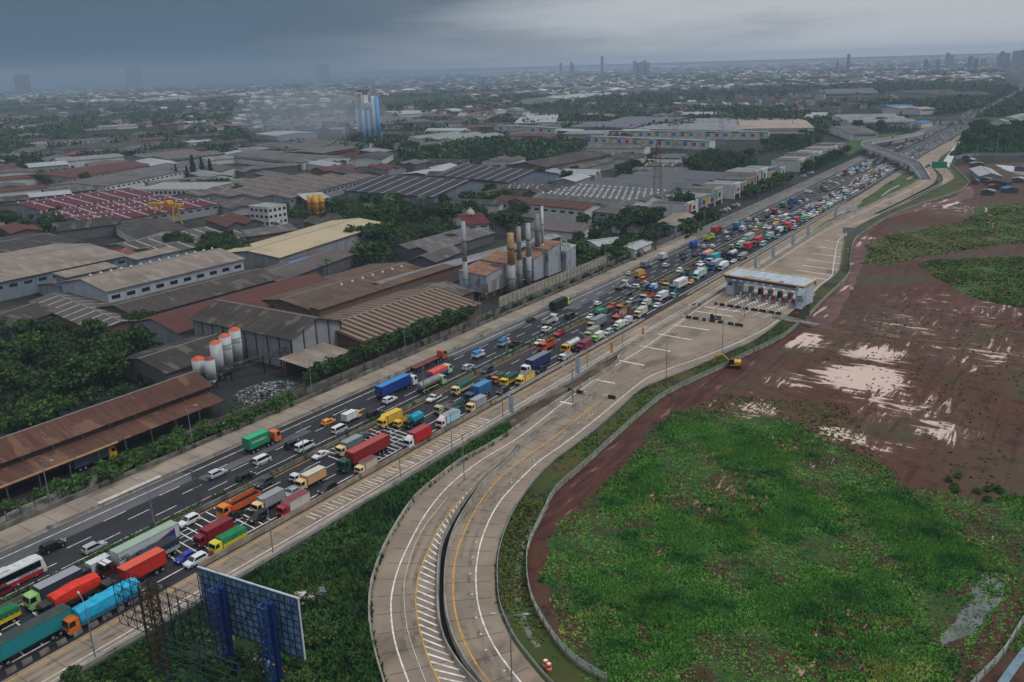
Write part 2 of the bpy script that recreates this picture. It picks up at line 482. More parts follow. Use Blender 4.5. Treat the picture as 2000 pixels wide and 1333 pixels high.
PUD = [px_poly((1570, 727), (1590, 717), (1625, 713), (1650, 722), (1700, 728), (1730, 722), (1760, 724), (1790, 718), (1797, 728), (1760, 745), (1738, 757), (1700, 752), (1665, 764), (1640, 755), (1600, 752), (1585, 740)),
       px_poly((1650, 692), (1680, 682), (1700, 680), (1740, 686), (1775, 688), (1772, 698), (1730, 703), (1700, 706), (1690, 722), (1682, 706), (1655, 700)),
       px_poly((1535, 668), (1560, 655), (1600, 653), (1612, 662), (1590, 676), (1555, 678)),
       px_poly((1412, 812), (1440, 800), (1480, 796), (1488, 790), (1470, 800), (1440, 812), (1418, 820)),
       px_poly((1640, 835), (1660, 840), (1668, 862), (1658, 850), (1648, 862), (1640, 850)),
       px_poly((1697, 870), (1722, 862), (1735, 872), (1712, 882)),
       px_poly((1815, 830), (1830, 822), (1842, 848), (1858, 856), (1838, 855), (1822, 852)),
       px_poly((1398, 928), (1440, 922), (1442, 930), (1402, 935)), px_poly((1468, 975), (1476, 974), (1472, 990), (1466, 990)),
       px_poly((1925, 405), (1935, 420), (1950, 460), (1944, 462), (1930, 432)),
       px_poly((1840, 402), (1870, 394), (1876, 396), (1842, 408)),
       px_poly((1638, 1240), (1650, 1245), (1653, 1282), (1645, 1294), (1640, 1275)), px_poly((1525, 1303), (1555, 1290), (1565, 1298), (1535, 1308)), px_poly((1300, 1310), (1340, 1300), (1368, 1312), (1350, 1325), (1310, 1330))]
for i, P in enumerate(PUD[9:11]):
    sheet('puddle', rough_poly(P, .45 if i > 2 else .8, 1.6 if i > 2 else 2.5, i), -.048 + .001 * i, WATER)
sheet('pond', rough_poly(px_poly((1893, 1140), (1920, 1124), (1945, 1118), (1962, 1140), (1955, 1175), (1930, 1195), (1905, 1232), (1870, 1250), (1838, 1262), (1832, 1245), (1862, 1215), (1878, 1190), (1905, 1172)), .35, 1.2, 3), -.030, WATER_G)
sheet('pond', rough_poly(px_poly((1945, 322), (1975, 324), (2030, 333), (2050, 350), (1990, 341), (1958, 330)), .8, 4, 3), -.068, plain('pond_pale', '#aeb4b8', .1, .5))
TRACK = surf('red_mud_track', lin('#633e34'), lin('#472a22'), (.12, .12, .1), .55, lin('#b39a94'), (.30, .05, .1), (.60, .66), coord='world')
trk = px_poly((1590, 640), (1640, 560), (1670, 490), (1680, 450), (1720, 425), (1800, 405), (1880, 385), (1885, 365))
tr2 = [p + n * 4.5 for p, n in zip(smooth_line(trk, 8), normals(smooth_line(trk, 8)))]; tr3 = [p - n * 5 for p, n in zip(smooth_line(trk, 8), normals(smooth_line(trk, 8)))]
sheet('mud_track', rough_poly([(p.x, p.y) for p in tr2] + [(p.x, p.y) for p in reversed(tr3)], .5, 3, 5), -.064, TRACK)
trk = pl('cr', (300, 560), (400, 380), (500, 240), (620, 140), (860, -20)) + px_poly((1310, 800), (1400, 745), (1480, 690), (1560, 640))
L = smooth_line(trk, 6); N = normals(L)
sheet('mud_track', rough_poly([(p.x + n.x * 3.4, p.y + n.y * 3.4) for p, n in zip(L, N)] + [(p.x - n.x * 3.6, p.y - n.y * 3.6) for p, n in zip(reversed(L), reversed(N))], .5, 3, 6), -.060,
      surf('dark_red_earth', lin('#52312a'), lin('#3a211c'), (.5, .1, .1), .9, lin('#7a5548'), (.8, .08, .1), (.62, .68), coord='world'))

# motorway
Y0, Y1 = -60.0, 1420.0
def hstrip(name, xa, xb, y0, y1, z, mat, step=12):
    mb = MB(); A, B = hline(xa, y0, y1, step), hline(xb, y0, y1, step)
    for i in range(len(A) - 1):
        mb.poly([(A[i].x, A[i].y, z), (B[i].x, B[i].y, z), (B[i + 1].x, B[i + 1].y, z), (A[i + 1].x, A[i + 1].y, z)])
    return struct(mb.build(name, mat))
hstrip('motorway', -167.0, -127.6, Y0, Y1, .0, ASPH)
hstrip('motorway', -160.5, -139.5, Y1, 6000, .0, ASPH, 60)
hstrip('shoulder_road', -174.3, -166.4, Y0, 420, .03, CONC)
hstrip('shoulder_road', -174.3, -166.4, 420, 1300, .03, surf('grey_paving', lin('#6d6a68'), lin('#565453'), (.1, .03, .1), .85, coord='world'))
hstrip('ramp_road', -127.4, -119.2, Y0, 570, .03, CONC_T)
hstrip('ramp_road', -127.4, -113.0, 720, 1000, .03, CONC_T)
hstrip('ramp_road', -127.4, -121.0, 570, 720, .03, CONC_T)
for (xa, xb, y0, y1) in ((-166, -160, 60, 108), (-165.6, -161.2, 205, 330), (-161, -157.2, 270, 330), (-160, -157, 108, 140)):
    hstrip('asphalt_patch', xa, xb, y0, y1, .012, ASPH_P)
mb = MB()
for (y0, y1, w0) in ((108, 168, -126.2), (250, 262, -126.2)):
    yy = y0
    while yy < y1:
        d = rnd.uniform(.25, .7); a = rnd.uniform(0, .8); b = rnd.uniform(0, .8)
        mb.poly([(-126.2 + a, yy, .045), (-122.3 - b, yy + rnd.uniform(-.2, .2), .045), (-122.3 - b, yy + d, .045), (-126.2 + a, yy + d * .8, .045)])
        yy += d + rnd.uniform(.5, 1.1)
struct(mb.build('scraped_concrete_marks', surf('scraped_concrete', lin('#c2b7a8'), lin('#a99d8f'), (.5, .5, .5), .9, coord='world')))
mk, my = MB(), MB()
for x, w in ((-163.5, .22), (-149.9, .18), (-130.6, .26), (-121.9, .22), (-120.8, .12)):
    ribbon(mk, hline(x, Y0, 1300 if x < -130 else 540), -w / 2, w / 2, .05)
for x in (-159.9, -156.2, -152.7):
    dashes(mk, hline(x, Y0, 700), .2, .05, 5, 8, start={-159.9: 2, -156.2: 5, -152.7: 9}[x])
for x in (-142.2, -138.5, -134.3):
    dashes(mk, hline(x, Y0, 700), .2, .05, 5, 7, start={-142.2: 3, -138.5: 4, -134.3: 0}[x])
ribbon(my, hline(-145.15, Y0, 900), -.11, .11, .05)
ribbon(my, hline(-126.4, Y0, 545), -.11, .11, .05)
for (y0, y1, n) in ((51, 66, 6), (84, 104, 11), (131, 151, 13)):
    for k in range(n):
        yy = y0 + (y1 - y0) * k / (n - 1)
        mk.poly([(-145.0, yy + .5, .062), (-130.7, yy - .9, .062), (-130.7, yy - .62, .062), (-145.0, yy + .78, .062)])
    for x in (-140.4, -136.4):
        for (a, b) in ((.25, .45), (.6, .85)):
            ya, yb = y0 + (y1 - y0) * a, y0 + (y1 - y0) * b
            mk.poly([(x - .1, ya, .07), (x + .1, ya, .07), (x + .1, yb, .07), (x - .1, yb, .07)])
struct(mk.build('motorway_markings_white', MARK_W)); struct(my.build('motorway_markings_yellow', MARK_Y))

# toll road and plaza
TL = pl('c7', (330, 1420), (310, 1333), (270, 1200), (235, 1040), (225, 900), (240, 740), (300, 560), (390, 390), (500, 230), (640, 110), (780, 5)) + \
    pl('c5', (1100, 930), (1340, 775), (1600, 605), (2000, 348)) + pl('c6', (1080, 832), (1540, 548))
TLB = pl('c9', (300, 1240), (1100, 720), (1500, 465)) + pl('ca', (700, 1160), (1000, 1010), (1340, 850), (1500, 720), (1545, 640), (1490, 598))
TR = pl('c7', (1400, 1450), (1280, 1333), (1160, 1190), (1080, 1080), (1020, 960), (985, 850), (975, 700), (985, 560), (1030, 410), (1100, 270), (1210, 120), (1330, 0)) + \
    pl('c5', (1800, 850), (2000, 680)) + pl('c6', (1200, 1130), (1400, 1040), (1700, 920), (2000, 780)) + pl('ct', (300, 1200), (560, 1090), (760, 960), (890, 850))
TRB = pl('ct', (1140, 650), (1250, 540), (1390, 430), (1440, 320), (1470, 130)) + pl('cb', (600, 1040), (720, 960), (900, 870), (1100, 780), (1300, 680), (1420, 620), (1450, 580), (1400, 520), (1330, 470), (1370, 400), (1440, 320), (1560, 240), (1610, 190))
LTL, LTR = smooth_line(TL, 4), smooth_line(TR, 4)
LTLB, LTRB = smooth_line(TLB, 6), smooth_line(TRB, 6)
LOOP_R = pl('ca', (1660, 540), (1730, 640), (1745, 740), (1650, 850), (1400, 985), (1100, 1140), (700, 1330))
OUT_IN = pl('ca', (1560, 470), (1660, 540), (1790, 650), (1845, 755), (1790, 850), (1500, 1010), (1200, 1140))
full_left = LTL + LTLB
full_right = LTR + LTRB
cut = min(range(len(LTRB)), key=lambda i: (LTRB[i] - c('cb', 900, 870)).length)
sheet('toll_road', [(p.x, p.y) for p in LTL + LTLB] + [(p.x, p.y) for p in smooth_line(LOOP_R, 6)] + [(p.x, p.y) for p in reversed(LTR + LTRB[:cut + 1])], .02, CONC_T)
oi = smooth_line(OUT_IN, 6)
far_in = pl('cf', (560, 1030), (640, 960), (760, 830), (900, 740), (960, 690))
sheet('toll_road', [(p.x, p.y) for p in LTRB[cut - 2:]] + [(p.x, p.y) for p in reversed(far_in)] + [(p.x, p.y) for p in oi], .035, CONC_T)
mk, my = MB(), MB()
WL = pl('c7', (480, 1400), (455, 1333), (390, 1150), (360, 1020), (350, 900), (355, 800), (390, 660), (460, 500), (560, 320), (700, 150), (890, 0)) + pl('c5', (1340, 840), (1700, 560)) + pl('c6', (1040, 918), (1220, 808), (1480, 622), (1700, 462), (1840, 372))
LWL = smooth_line(WL, 3)
ribbon(mk, LWL, -.13, .13, .06)
WR = pl('c7', (1200, 1400), (1130, 1333), (1010, 1180), (940, 1060), (895, 950), (868, 830), (860, 700), (868, 600), (890, 490), (940, 360), (1010, 240), (1110, 130), (1245, 0)) + pl('c5', (1600, 930), (1850, 740)) + pl('c6', (1220, 1060), (1410, 970), (1700, 868), (1990, 748)) + pl('ct', (500, 1060), (720, 950), (890, 830))
ribbon(mk, smooth_line(WR, 3), -.13, .13, .06)
WR2 = pl('ct', (1140, 640), (1240, 530), (1350, 445), (1375, 320), (1420, 100), (1500, 45)) + pl('cb', (600, 985), (800, 905), (1100, 760), (1300, 660), (1400, 600))
ribbon(mk, smooth_line(WR2, 4), -.14, .14, .06)
ribbon(mk, smooth_line(pl('c9', (390, 1240), (1100, 790), (1500, 560)) + pl('ca', (830, 1150), (1150, 1010), (1420, 880), (1580, 760), (1620, 660), (1560, 600)), 4), -.13, .13, .06)
YR = pl('c7', (1000, 1400), (940, 1333), (860, 1220), (800, 1110), (755, 990), (730, 870), (722, 740), (735, 600), (770, 480), (830, 350), (900, 230), (1000, 110), (1130, 0)) + pl('c5', (1560, 860), (1870, 612))
ribbon(my, smooth_line(YR, 3), -.12, .12, .06)
YL = pl('c7', (680, 1400), (640, 1333), (590, 1230), (545, 1100), (515, 980), (500, 880), (500, 800), (520, 680), (570, 550), (650, 390), (785, 208))
LYL = smooth_line(YL, 2)
ribbon(my, LYL, -.10, .10, .06)
ML = pl('c7', (900, 1400), (840, 1333), (760, 1240), (690, 1130), (650, 1020), (632, 900), (630, 780), (635, 650), (650, 520), (700, 400), (790, 250), (900, 120), (1040, 0)) + pl('c5', (1340, 900), (1560, 740), (1870, 545))
MR = pl('c7', (950, 1410), (880, 1333), (790, 1210), (730, 1090), (690, 960), (675, 850), (675, 700), (685, 590), (725, 440), (800, 300), (920, 130), (1065, 2)) + pl('c5', (1352, 908), (1572, 750), (1880, 556))
LML, LMR = smooth_line(ML, 2.5), smooth_line(MR, 2.5)
nh = 46
A_ = resample(LYL + smooth_line(pl('c7', (785, 208), (900, 105), (1030, -10)) + pl('c5', (1290, 940)), 2), nh)
B_ = resample([p for p in LML if p.y < c('c5', 1335, 905).y], nh)
for i in range(nh - 2):
    a, b = A_[i + 1], B_[i]
    d = (b - a); L_ = d.length; d.normalize(); n = Vector((-d.y, d.x, 0)) * .17
    e = a + d * (L_ - .55); a = a + d * .15
    if L_ > 1.0: mk.poly([(p.x, p.y, .06) for p in (a - n, e - n, e + n, a + n)])
thin = pl('c7', (560, 1333), (490, 1150), (445, 1000), (430, 860), (430, 740), (450, 640), (500, 490), (570, 370), (690, 220))
ribbon(mk, smooth_line(thin, 3), -.04, .04, .06)
for k, x0, y0, x1, y1 in (('c6', 535, 1212, 695, 1245), ('c6', 805, 1038, 1003, 1078), ('c6', 1025, 896, 1235, 938), ('c6', 1200, 785, 1437, 828), ('c6', 1342, 692, 1603, 737), ('c6', 1458, 620, 1740, 662), ('c6', 1640, 515, 1925, 556), ('c6', 1700, 478, 1985, 520),
                          ('ct', 1410, 38, 1500, 52), ('ct', 1295, 102, 1470, 122), ('ct', 1225, 162, 1455, 190), ('ct', 1165, 222, 1445, 260), ('ct', 1115, 284, 1430, 325), ('ct', 1068, 338, 1420, 387), ('ct', 1018, 386, 1385, 440), ('ct', 975, 430, 1330, 480)):
    ribbon(mk, [c(k, x0, y0), c(k, x1, y1)], -.32, .32, .065)
struct(mk.build('toll_road_markings_white', MARK_W)); struct(my.build('toll_road_markings_yellow', MARK_Y))
# gap between the curve's two decks, its shaded dark put into the sheet colour
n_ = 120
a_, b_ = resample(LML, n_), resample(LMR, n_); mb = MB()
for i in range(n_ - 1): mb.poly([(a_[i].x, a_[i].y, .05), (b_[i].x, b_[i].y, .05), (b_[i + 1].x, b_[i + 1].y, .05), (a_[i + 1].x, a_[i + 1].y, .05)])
struct(mb.build('median_gap', plain('gap_shade_dark', '#1a1916', .9, .1)))
# verges
VERGE = surf('verge_grass_ground', lin('#39461f'), lin('#4a4426'), (.06, .06, .06), .95, lin('#332a1e'), (.09, .09, .09), (.52, .66), coord='world')
LFA, LFB = smooth_line(FENCE_A, 4), smooth_line(FENCE_B, 5)
sheet('verge_grass_ground', [(p.x, p.y) for p in LTR] + [(p.x, p.y) for p in reversed(LFA)], -.03, VERGE)
sheet('verge_grass_ground', [(p.x, p.y) for p in LTRB[:max(2, len(LTRB) - 18)]] + [(p.x, p.y) for p in reversed(LFB)], -.034, VERGE)
LR = hline(-118.6, 20, 300)
sheet('verge_grass_ground', [(p.x, p.y) for p in LR] + [(p.x, p.y) for p in reversed(LTL) if p.y < 300], -.036, surf('rank_weeds_ground', lin('#27371a'), lin('#1c2a14'), (.09, .09, .09), .95, lin('#45351f'), (.05, .05, .05), (.6, .7), coord='world'))
isl = pl('ca', (480, 1167), (900, 840), (1240, 660), (1400, 620), (1500, 640), (1490, 715), (1330, 842), (1000, 1000), (700, 1150)) + pl('c9', (1380, 480), (1100, 690)) 
sheet('grass_island', [(p.x, p.y) for p in isl], .055, surf('island_grass', lin('#46572c'), lin('#364322'), (.06, .06, .06), .95, lin('#57503a'), (.08, .08, .08), (.6, .7), coord='world'))
sheet('paved_drain', [(p.x, p.y) for p in pl('ca', (830, 1030), (960, 930), (1130, 842), (1140, 860), (980, 945), (850, 1040))], .075, CONC_G)
sheet('paved_drain', [(p.x, p.y) for p in pl('ca', (1250, 755), (1420, 655), (1425, 680), (1280, 765))], .075, CONC_G)
sheet('grass_island', [(p.x, p.y) for p in pl('ca', (1675, 575), (1740, 640), (1830, 745), (1790, 815), (1755, 790), (1765, 735), (1740, 655))], .055, MATS['island_grass'])
sheet('paved_drain', [(p.x, p.y) for p in pl('cf', (790, 1040), (900, 880), (1060, 720), (1190, 650), (1200, 665), (1080, 765), (960, 950), (870, 1140))], .05, plain('pale_lining', '#b9bec2', .8, .2))
DITCH = smooth_line(pl('c7', (1290, 270), (1190, 420), (1130, 560), (1105, 700), (1110, 800), (1135, 920), (1180, 1040), (1235, 1120)), 3)
mb = MB(); ribbon(mb, DITCH, -.5, .5, .0); struct(mb.build('concrete_drain', CONC_D))
# grassland further right
sheet('grass_field', rough_poly(px_poly((1700, 470), (1760, 455), (1850, 440), (1890, 425), (1960, 400), (2060, 395), (2080, 470), (1960, 478), (1860, 495), (1800, 500), (1740, 520), (1690, 515)), 2.5, 8, 4), -.066,
      surf('field_grass_dull', lin('#4a4a2c'), lin('#5a4a36'), (.04, .04, .04), .95, lin('#36421f'), (.03, .03, .03), (.48, .58), coord='world'))
GREEN = surf('field_grass_green', lin('#3c5523'), lin('#2c421a'), (.08, .08, .08), .95, lin('#4f4a2c'), (.05, .05, .05), (.58, .66), coord='world')
G2 = rough_poly(px_poly((1795, 518), (1830, 508), (1900, 504), (1960, 502), (2080, 500), (2100, 606), (2000, 602), (1930, 590), (1870, 565), (1825, 540)), 1.2, 6, 8)
sheet('grass_field', G2, -.058, GREEN)
G3 = rough_poly(px_poly((1905, 408), (1935, 400), (2080, 398), (2080, 468), (1965, 466), (1935, 452), (1870, 448), (1900, 432)), 1.5, 8, 9)
sheet('grass_field', G3, -.056, GREEN)
G1 = rough_poly(px_poly((1068, 1110), (1085, 1060), (1105, 1030), (1150, 985), (1205, 935), (1225, 905), (1255, 885), (1275, 850), (1300, 812), (1350, 815), (1420, 822), (1480, 815), (1545, 828), (1600, 850), (1650, 890), (1700, 925), (1760, 955), (1820, 985), (1900, 990), (1960, 975), (2050, 985), (2080, 1200), (1985, 1150), (1960, 1210), (1925, 1275), (1880, 1333), (1850, 1380), (1180, 1380), (1150, 1300), (1110, 1240), (1085, 1180)), 2.0, 3.5, 12)
FADE = px_poly((1068, 1110), (1105, 1030), (1205, 935), (1275, 850), (1300, 812), (1420, 818), (1545, 828), (1650, 890), (1760, 955), (1900, 990), (2050, 985), (2080, 1200), (1985, 1150), (1925, 1275), (1850, 1380), (1180, 1380), (1110, 1240))
sheet('grass_field', G1, -.054, surf('field_grass_ground', lin('#2c3d1b'), lin('#3c4c22'), (.5, .5, .3), .95, lin('#3f2b20'), (.075, .075, .05), (.46, .56), coord='world'))

sheet('grass_lawn', [(p.x, p.y) for p in px_poly((1652, 268), (1700, 263), (1765, 258), (1715, 280), (1690, 292), (1652, 305))], -.12, GREEN)
def blob(px, py, rx, ry, seed):
    r = random.Random(seed); p = g(px, py); a0 = [r.uniform(.6, 1.25) for _ in range(26)]
    return [(p.x + math.cos(i / 26 * 6.283) * rx * a0[i], p.y + math.sin(i / 26 * 6.283) * ry * a0[i]) for i in range(26)]
BARE = [(1440, 940, 6, 9), (1475, 985, 5, 5), (1330, 985, 9, 4.5), (1385, 1000, 6, 4), (1540, 868, 9, 6), (1190, 1205, 3.5, 3), (1262, 1235, 4, 3), (1680, 1210, 6, 4), (1625, 1230, 5, 4), (1590, 1300, 7, 3), (1650, 1285, 4, 3), (1355, 1320, 4, 3), (1900, 1045, 5, 4), (1230, 1020, 2.5, 2), (1610, 900, 4, 6), (1290, 1075, 2, 2), (1515, 1130, 2, 2)]
EARTH = surf('bare_earth', lin('#47301f'), lin('#38241b'), (.25, .25, .2), .9, lin('#9a8070'), (.9, .2, .2), (.61, .64), coord='world')
for i, b in enumerate(BARE): sheet('bare_earth', rough_poly(blob(*b, i), .25, .7, i + 40), -.0505 + i * .00005, EARTH)
sheet('bare_earth', [(p.x, p.y) for p in hline(-118.4, 158, 300)] + [(p.x, p.y) for p in reversed(LTL) if 158 < p.y < 300], -.03, surf('gap_earth', lin('#57493c'), lin('#3d332a'), (.3, .1, .2), .95, lin('#6d6256'), (.2, .08, .1), (.55, .65), coord='world'))
jt = MB()
for line, a, b in ((LWL, -7.6, 2.3), (smooth_line(WR, 3), -2.6, 5.2)):
    D = sum((q - p).length for p, q in zip(line, line[1:])); RS = resample(line, int(D / 5)); NN = normals(RS)
    for p, n in list(zip(RS, NN))[1:-1]:
        if p.y > c('c5', 1800, 600).y: break
        d = Vector((-n.y, n.x, 0)) * .05; q0, q1 = p + n * a, p + n * b
        jt.poly([(v.x, v.y, .048) for v in (q0 - d, q1 - d, q1 + d, q0 + d)])
for x0, x1 in ((-173.9, -167.2), (-127.2, -119.5)):
    for k in range(60):
        y = 45 + k * 5; jt.poly([(x0, y, .048), (x1, y, .048), (x1, y + .1, .048), (x0, y + .1, .048)])
struct(jt.build('road_joints', plain('joint_dark', '#4b433b', .9, .1)))


wear = MB()
for line, offs in ((LWL, (-1.9, -3.6)), (smooth_line(WR, 3), (1.3, 3.2))):
    for o_ in offs: ribbon(wear, line, o_ - .38, o_ + .38, .042)
for x in (-125.2, -123.4): ribbon(wear, hline(x, 40, 560), -.4, .4, .042)
struct(wear.build('tyre_wear', surf('tyre_worn_concrete', lin('#756a5e'), lin('#85796b'), (.3, .3, .3), .85, lin('#5f564d'), (.5, .5, .3), (.5, .7), coord='world')))
for q in (((1290, 790), (1345, 800), (1500, 690), (1445, 682)), ((1000, 985), (1050, 990), (1180, 890), (1130, 885)), ((1560, 700), (1640, 708), (1700, 660), (1620, 652))):
    sheet('slab_patch', [c('c6', x, y) for x, y in q], .046, surf('slab_patch_dark', lin('#74695d'), lin('#655b51'), (.2, .2, .2), .85, coord='world'))

# ------------------------------------------------------------------ walls, rails, fences
def wall_thing(name, L, prof, mat, label, cat='barrier', z=0.0, group=None, joints=None):
    mb = MB(); wall_line(mb, L, prof, z=z)
    o = mb.build(name, mat); tag(o, label, cat, group)
    return o
wall_thing('concrete_barrier', hline(-166.2, Y0, 620), JERSEY, CONC_G, 'long concrete barrier between the pale service road and the asphalt carriageway')
mb = MB(); mb.hexa([(-166.55, 88, 0.9), (-165.85, 88, .9), (-165.85, 103, .9), (-166.55, 103, .9), (-166.36, 88, 1.25), (-166.04, 88, 1.25), (-166.04, 103, 1.25), (-166.36, 103, 1.25)])
tag(mb.build('barrier_capping', plain('white_concrete', '#c9c5bb', .8)), 'whitewashed length on top of the inner concrete barrier near the lower left', 'barrier')
wall_thing('concrete_barrier', hline(-174.6, Y0, 380), vwall(.35, 1.1), CONC_D, 'weathered outer concrete parapet of the pale service road beside the bushes')
wall_thing('concrete_barrier', hline(-174.6, 382, 1290), vwall(.35, 1.0), CONC_G, 'outer parapet of the grey service road by the row of shophouses')
wall_thing('median_barrier', hline(-146.3, Y0, 1290), [(-.3, 0), (.3, 0), (.14, .95), (-.14, .95)], CONC_D, 'grey concrete median barrier beside the low hedge, between the two carriageways')
for k, (y0, y1) in enumerate(((84, 268), (306, 545))):
    o = wall_thing('concrete_barrier', hline(-128.2, y0, y1), [(-.32, 0), (.32, 0), (.15, 1.0), (-.15, 1.0)], surf('concrete_brown', lin('#8f8474'), lin('#6f6557'), (.3, .3, .5), .9, lin('#4a4238'), (.4, .4, .1), (.55, .7), coord='world'),
                   ('brownish concrete barrier between the jammed lanes and the pale ramp, lower length', 'concrete barrier between the jammed lanes and the ramp above the gap near the toll gate')[k])
for k, (a, b) in enumerate(((178, 268), (306, 560))):
    mb = MB(); L = hline(-127.2, a, b, 4)
    mb.path([(p.x, p.y, 1.15) for p in L], .10, 4); mb.path([(p.x, p.y, .75) for p in L], .08, 4)
    r_ = root('guard_rail', (L[0].x, L[0].y, 0), 0, ('silver double guard rail along the ramp before the gap near the toll gate', 'silver double guard rail along the ramp past the toll gate')[k], 'guard rail')
    o = mb.build('rail', plain('rail_silver', '#b8bcc0', .45, .4, .3), r_, loc=(-L[0].x, -L[0].y, 0))
    for p in L[::3][:90]:
        q = MB(); q.box(0, 0, 0, .16, .16, 1.15); q.build('post', STEEL, r_, loc=(p.x - L[0].x, p.y - L[0].y, 0))
# loose barrier blocks by the teal and blue trucks
blk = MB(); blk.loft([[(x, y, z) for x, z in ((-.3, 0), (.3, 0), (.3, .25), (.12, .8), (-.12, .8), (-.3, .25))] for y in (-.75, .75)])
bm_ = blk.mesh('barrier_block', [CONC_D])
for k, yy in enumerate((47.5, 50, 52.5, 55.2, 58, 60.8, 63.5, 66, 68.6, 71, 73.4, 75.8)):
    o = put(bm_, 'barrier_block', None, (-128.4 + rnd.uniform(-.15, .15), yy, 0), rnd.uniform(-.08, .08))
    tag(o, 'loose grey concrete barrier block in the row between the near trucks and the ramp', 'barrier block', 'loose barrier blocks at the near end of the ramp')
# ramp right parapet, retaining wall
ramp_wall = root('retaining_wall', (-118.9, 60, 0), 0, 'grey parapet and block retaining wall along the right edge of the ramp', 'wall')
mb = MB(); wall_line(mb, [p - Vector((-118.9, 60, 0)) for p in hline(-119.0, 30, 540)], [(-.25, -.3), (.25, -.3), (.2, .95), (-.2, .95)]); mb.build('parapet', CONC_G, ramp_wall)
mb = MB()
for p in hline(-118.6, 78, 180, 2.6): mb.box(p.x + 118.9 + .12, p.y - 60, -.3, .22, 2.4, .75, 0)
mb.build('block_wall', CONC_D, ramp_wall)
mb = MB(); L = hline(-118.3, 30, 150, 3); mb.path([(p.x + 118.9, p.y - 60, .7) for p in L], .09, 4); mb.build('rail', STEEL, ramp_wall)
# toll road walls
wall_thing('concrete_barrier', [p for p in LTL], [(-.2, -.3), (.35, -.3), (.3, .95), (0, .95)], CONC_G, 'curved grey parapet on the left edge of the toll road bend', 'barrier')
wall_thing('concrete_barrier', LTLB, [(-.2, -.3), (.3, -.3), (.2, .8), (-.1, .8)], CONC_G, 'low parapet of the toll road beyond the gate, beside the ramp', 'barrier')
wall_thing('median_barrier', LML, JERSEY, CONC_G, 'left of the twin concrete walls dividing the curved toll road, beside the white hatching', 'barrier')
wall_thing('median_barrier', LMR, JERSEY, CONC_G, 'right of the twin concrete walls dividing the curved toll road, beside the yellow line', 'barrier')
def rail_thing(L, off, h, label, every=2, lim=100, name='guard_rail', mat=STEEL, pm=None, r=.09):
    N = normals(L); P = [p + n * off for p, n in zip(L, N)]; o0 = P[0].copy()
    rt = root(name, (o0.x, o0.y, 0), 0, label, 'guard rail')
    mb = MB(); mb.path([(p.x - o0.x, p.y - o0.y, h) for p in P], r, 4); mb.path([(p.x - o0.x, p.y - o0.y, h * .55) for p in P], r * .6, 4); mb.build('rail', mat, rt)
    q = MB(); q.box(0, 0, 0, .14, .14, h + .05); pm_ = q.mesh('post', [pm or mat])
    for p in P[::every][:lim]: put(pm_, 'post', rt, (p.x - o0.x, p.y - o0.y, 0))
    return rt
rail_thing([p for p in LTR], -.4, .75, 'steel guard rail on the outer edge of the toll road bend below the toll gate', 2, 100)
rail_thing(LTRB[:70], -.4, .75, 'steel guard rail on the right edge of the toll road beyond the gate', 2, 100)
def panel_fence(L, label, h=1.5, name='concrete_fence'):
    o0 = L[0].copy(); rt = root(name, (o0.x, o0.y, 0), 0, label, 'fence')
    mb = MB(); wall_line(mb, [p - o0 for p in L], vwall(.12, h * .45)); mb.build('base_panel', CONC_G, rt)
    mb = MB(); P = [p - o0 for p in L]
    for f in (.65, .82, 1.0): mb.path([(p.x, p.y, h * f) for p in P], .045, 4)
    mb.build('wire_panel', plain('fence_wire', '#8fa69a', .5), rt)
    q = MB(); q.box(0, 0, -.1, .2, .2, h + .25); pm_ = q.mesh('post', [CONC_G])
    for p in P[::max(1, int(len(P) / 99) + 1)][:100]: put(pm_, 'post', rt, (p.x, p.y, 0))
panel_fence(smooth_line(FENCE_A, 3.0), 'concrete post fence curving between the bend verge and the green field, up to the culvert')
panel_fence(smooth_line(FENCE_B, 4.0), 'concrete post fence along the red mud track past the toll gate')
panel_fence(smooth_line(px_poly((2030, 1180), (1995, 1222), (1958, 1282), (1905, 1338), (1880, 1365)), 3), 'fence across the lower right corner beside the red earth strip')
trk = smooth_line(px_poly((2020, 1130), (1985, 1170), (1955, 1215), (1925, 1270), (1890, 1320), (1860, 1350)), 4); N = normals(trk)
sheet('mud_track', rough_poly([(p.x + n.x * 1.3, p.y + n.y * 1.3) for p, n in zip(trk, N)] + [(p.x - n.x * 1.5, p.y - n.y * 1.5) for p, n in zip(reversed(trk), reversed(N))], .25, 1.5, 6), -.04, MATS['dark_red_earth'])
mb = MB(); ribbon(mb, smooth_line(px_poly((2060, 1190), (2010, 1262), (1975, 1310), (1940, 1360)), 4), -.6, .6, -.02); struct(mb.build('concrete_drain', plain('blue_grey_lining', '#6f8794', .7)))
# factory perimeter wall and noise wall
def panel_wall(x, y0, y1, h, label, mat=CONC_D, name='perimeter_wall', step=3.0, broken=False):
    rt = root(name, (hx(x, y0), y0, 0), 0, label, 'wall'); mb, mp_ = MB(), MB(); yy = y0
    while yy < y1:
        hh = h * (rnd.uniform(.55, 1) if broken else 1)
        x0, x1 = hx(x, yy) - hx(x, y0), hx(x, yy + step) - hx(x, y0)
        mb.hexa([(x0 - .1, yy - y0, -.2), (x0 + .1, yy - y0, -.2), (x1 + .1, yy - y0 + step - .3, -.2), (x1 - .1, yy - y0 + step - .3, -.2),
                 (x0 - .1, yy - y0, hh), (x0 + .1, yy - y0, hh), (x1 + .1, yy - y0 + step - .3, hh), (x1 - .1, yy - y0 + step - .3, hh)])
        mp_.box(x1, yy - y0 + step - .15, -.2, .3, .26, h + .35); yy += step
    mb.build('wall_panel', mat, rt); mp_.build('pier', CONC_D, rt)
panel_wall(-177.6, 60, 104, 2.0, 'broken whitish block wall among bushes at the lower left', surf('whitish_block', lin('#9b9a92'), lin('#4d4f48'), (.3, .3, .9), .9, coord='world'), broken=True)
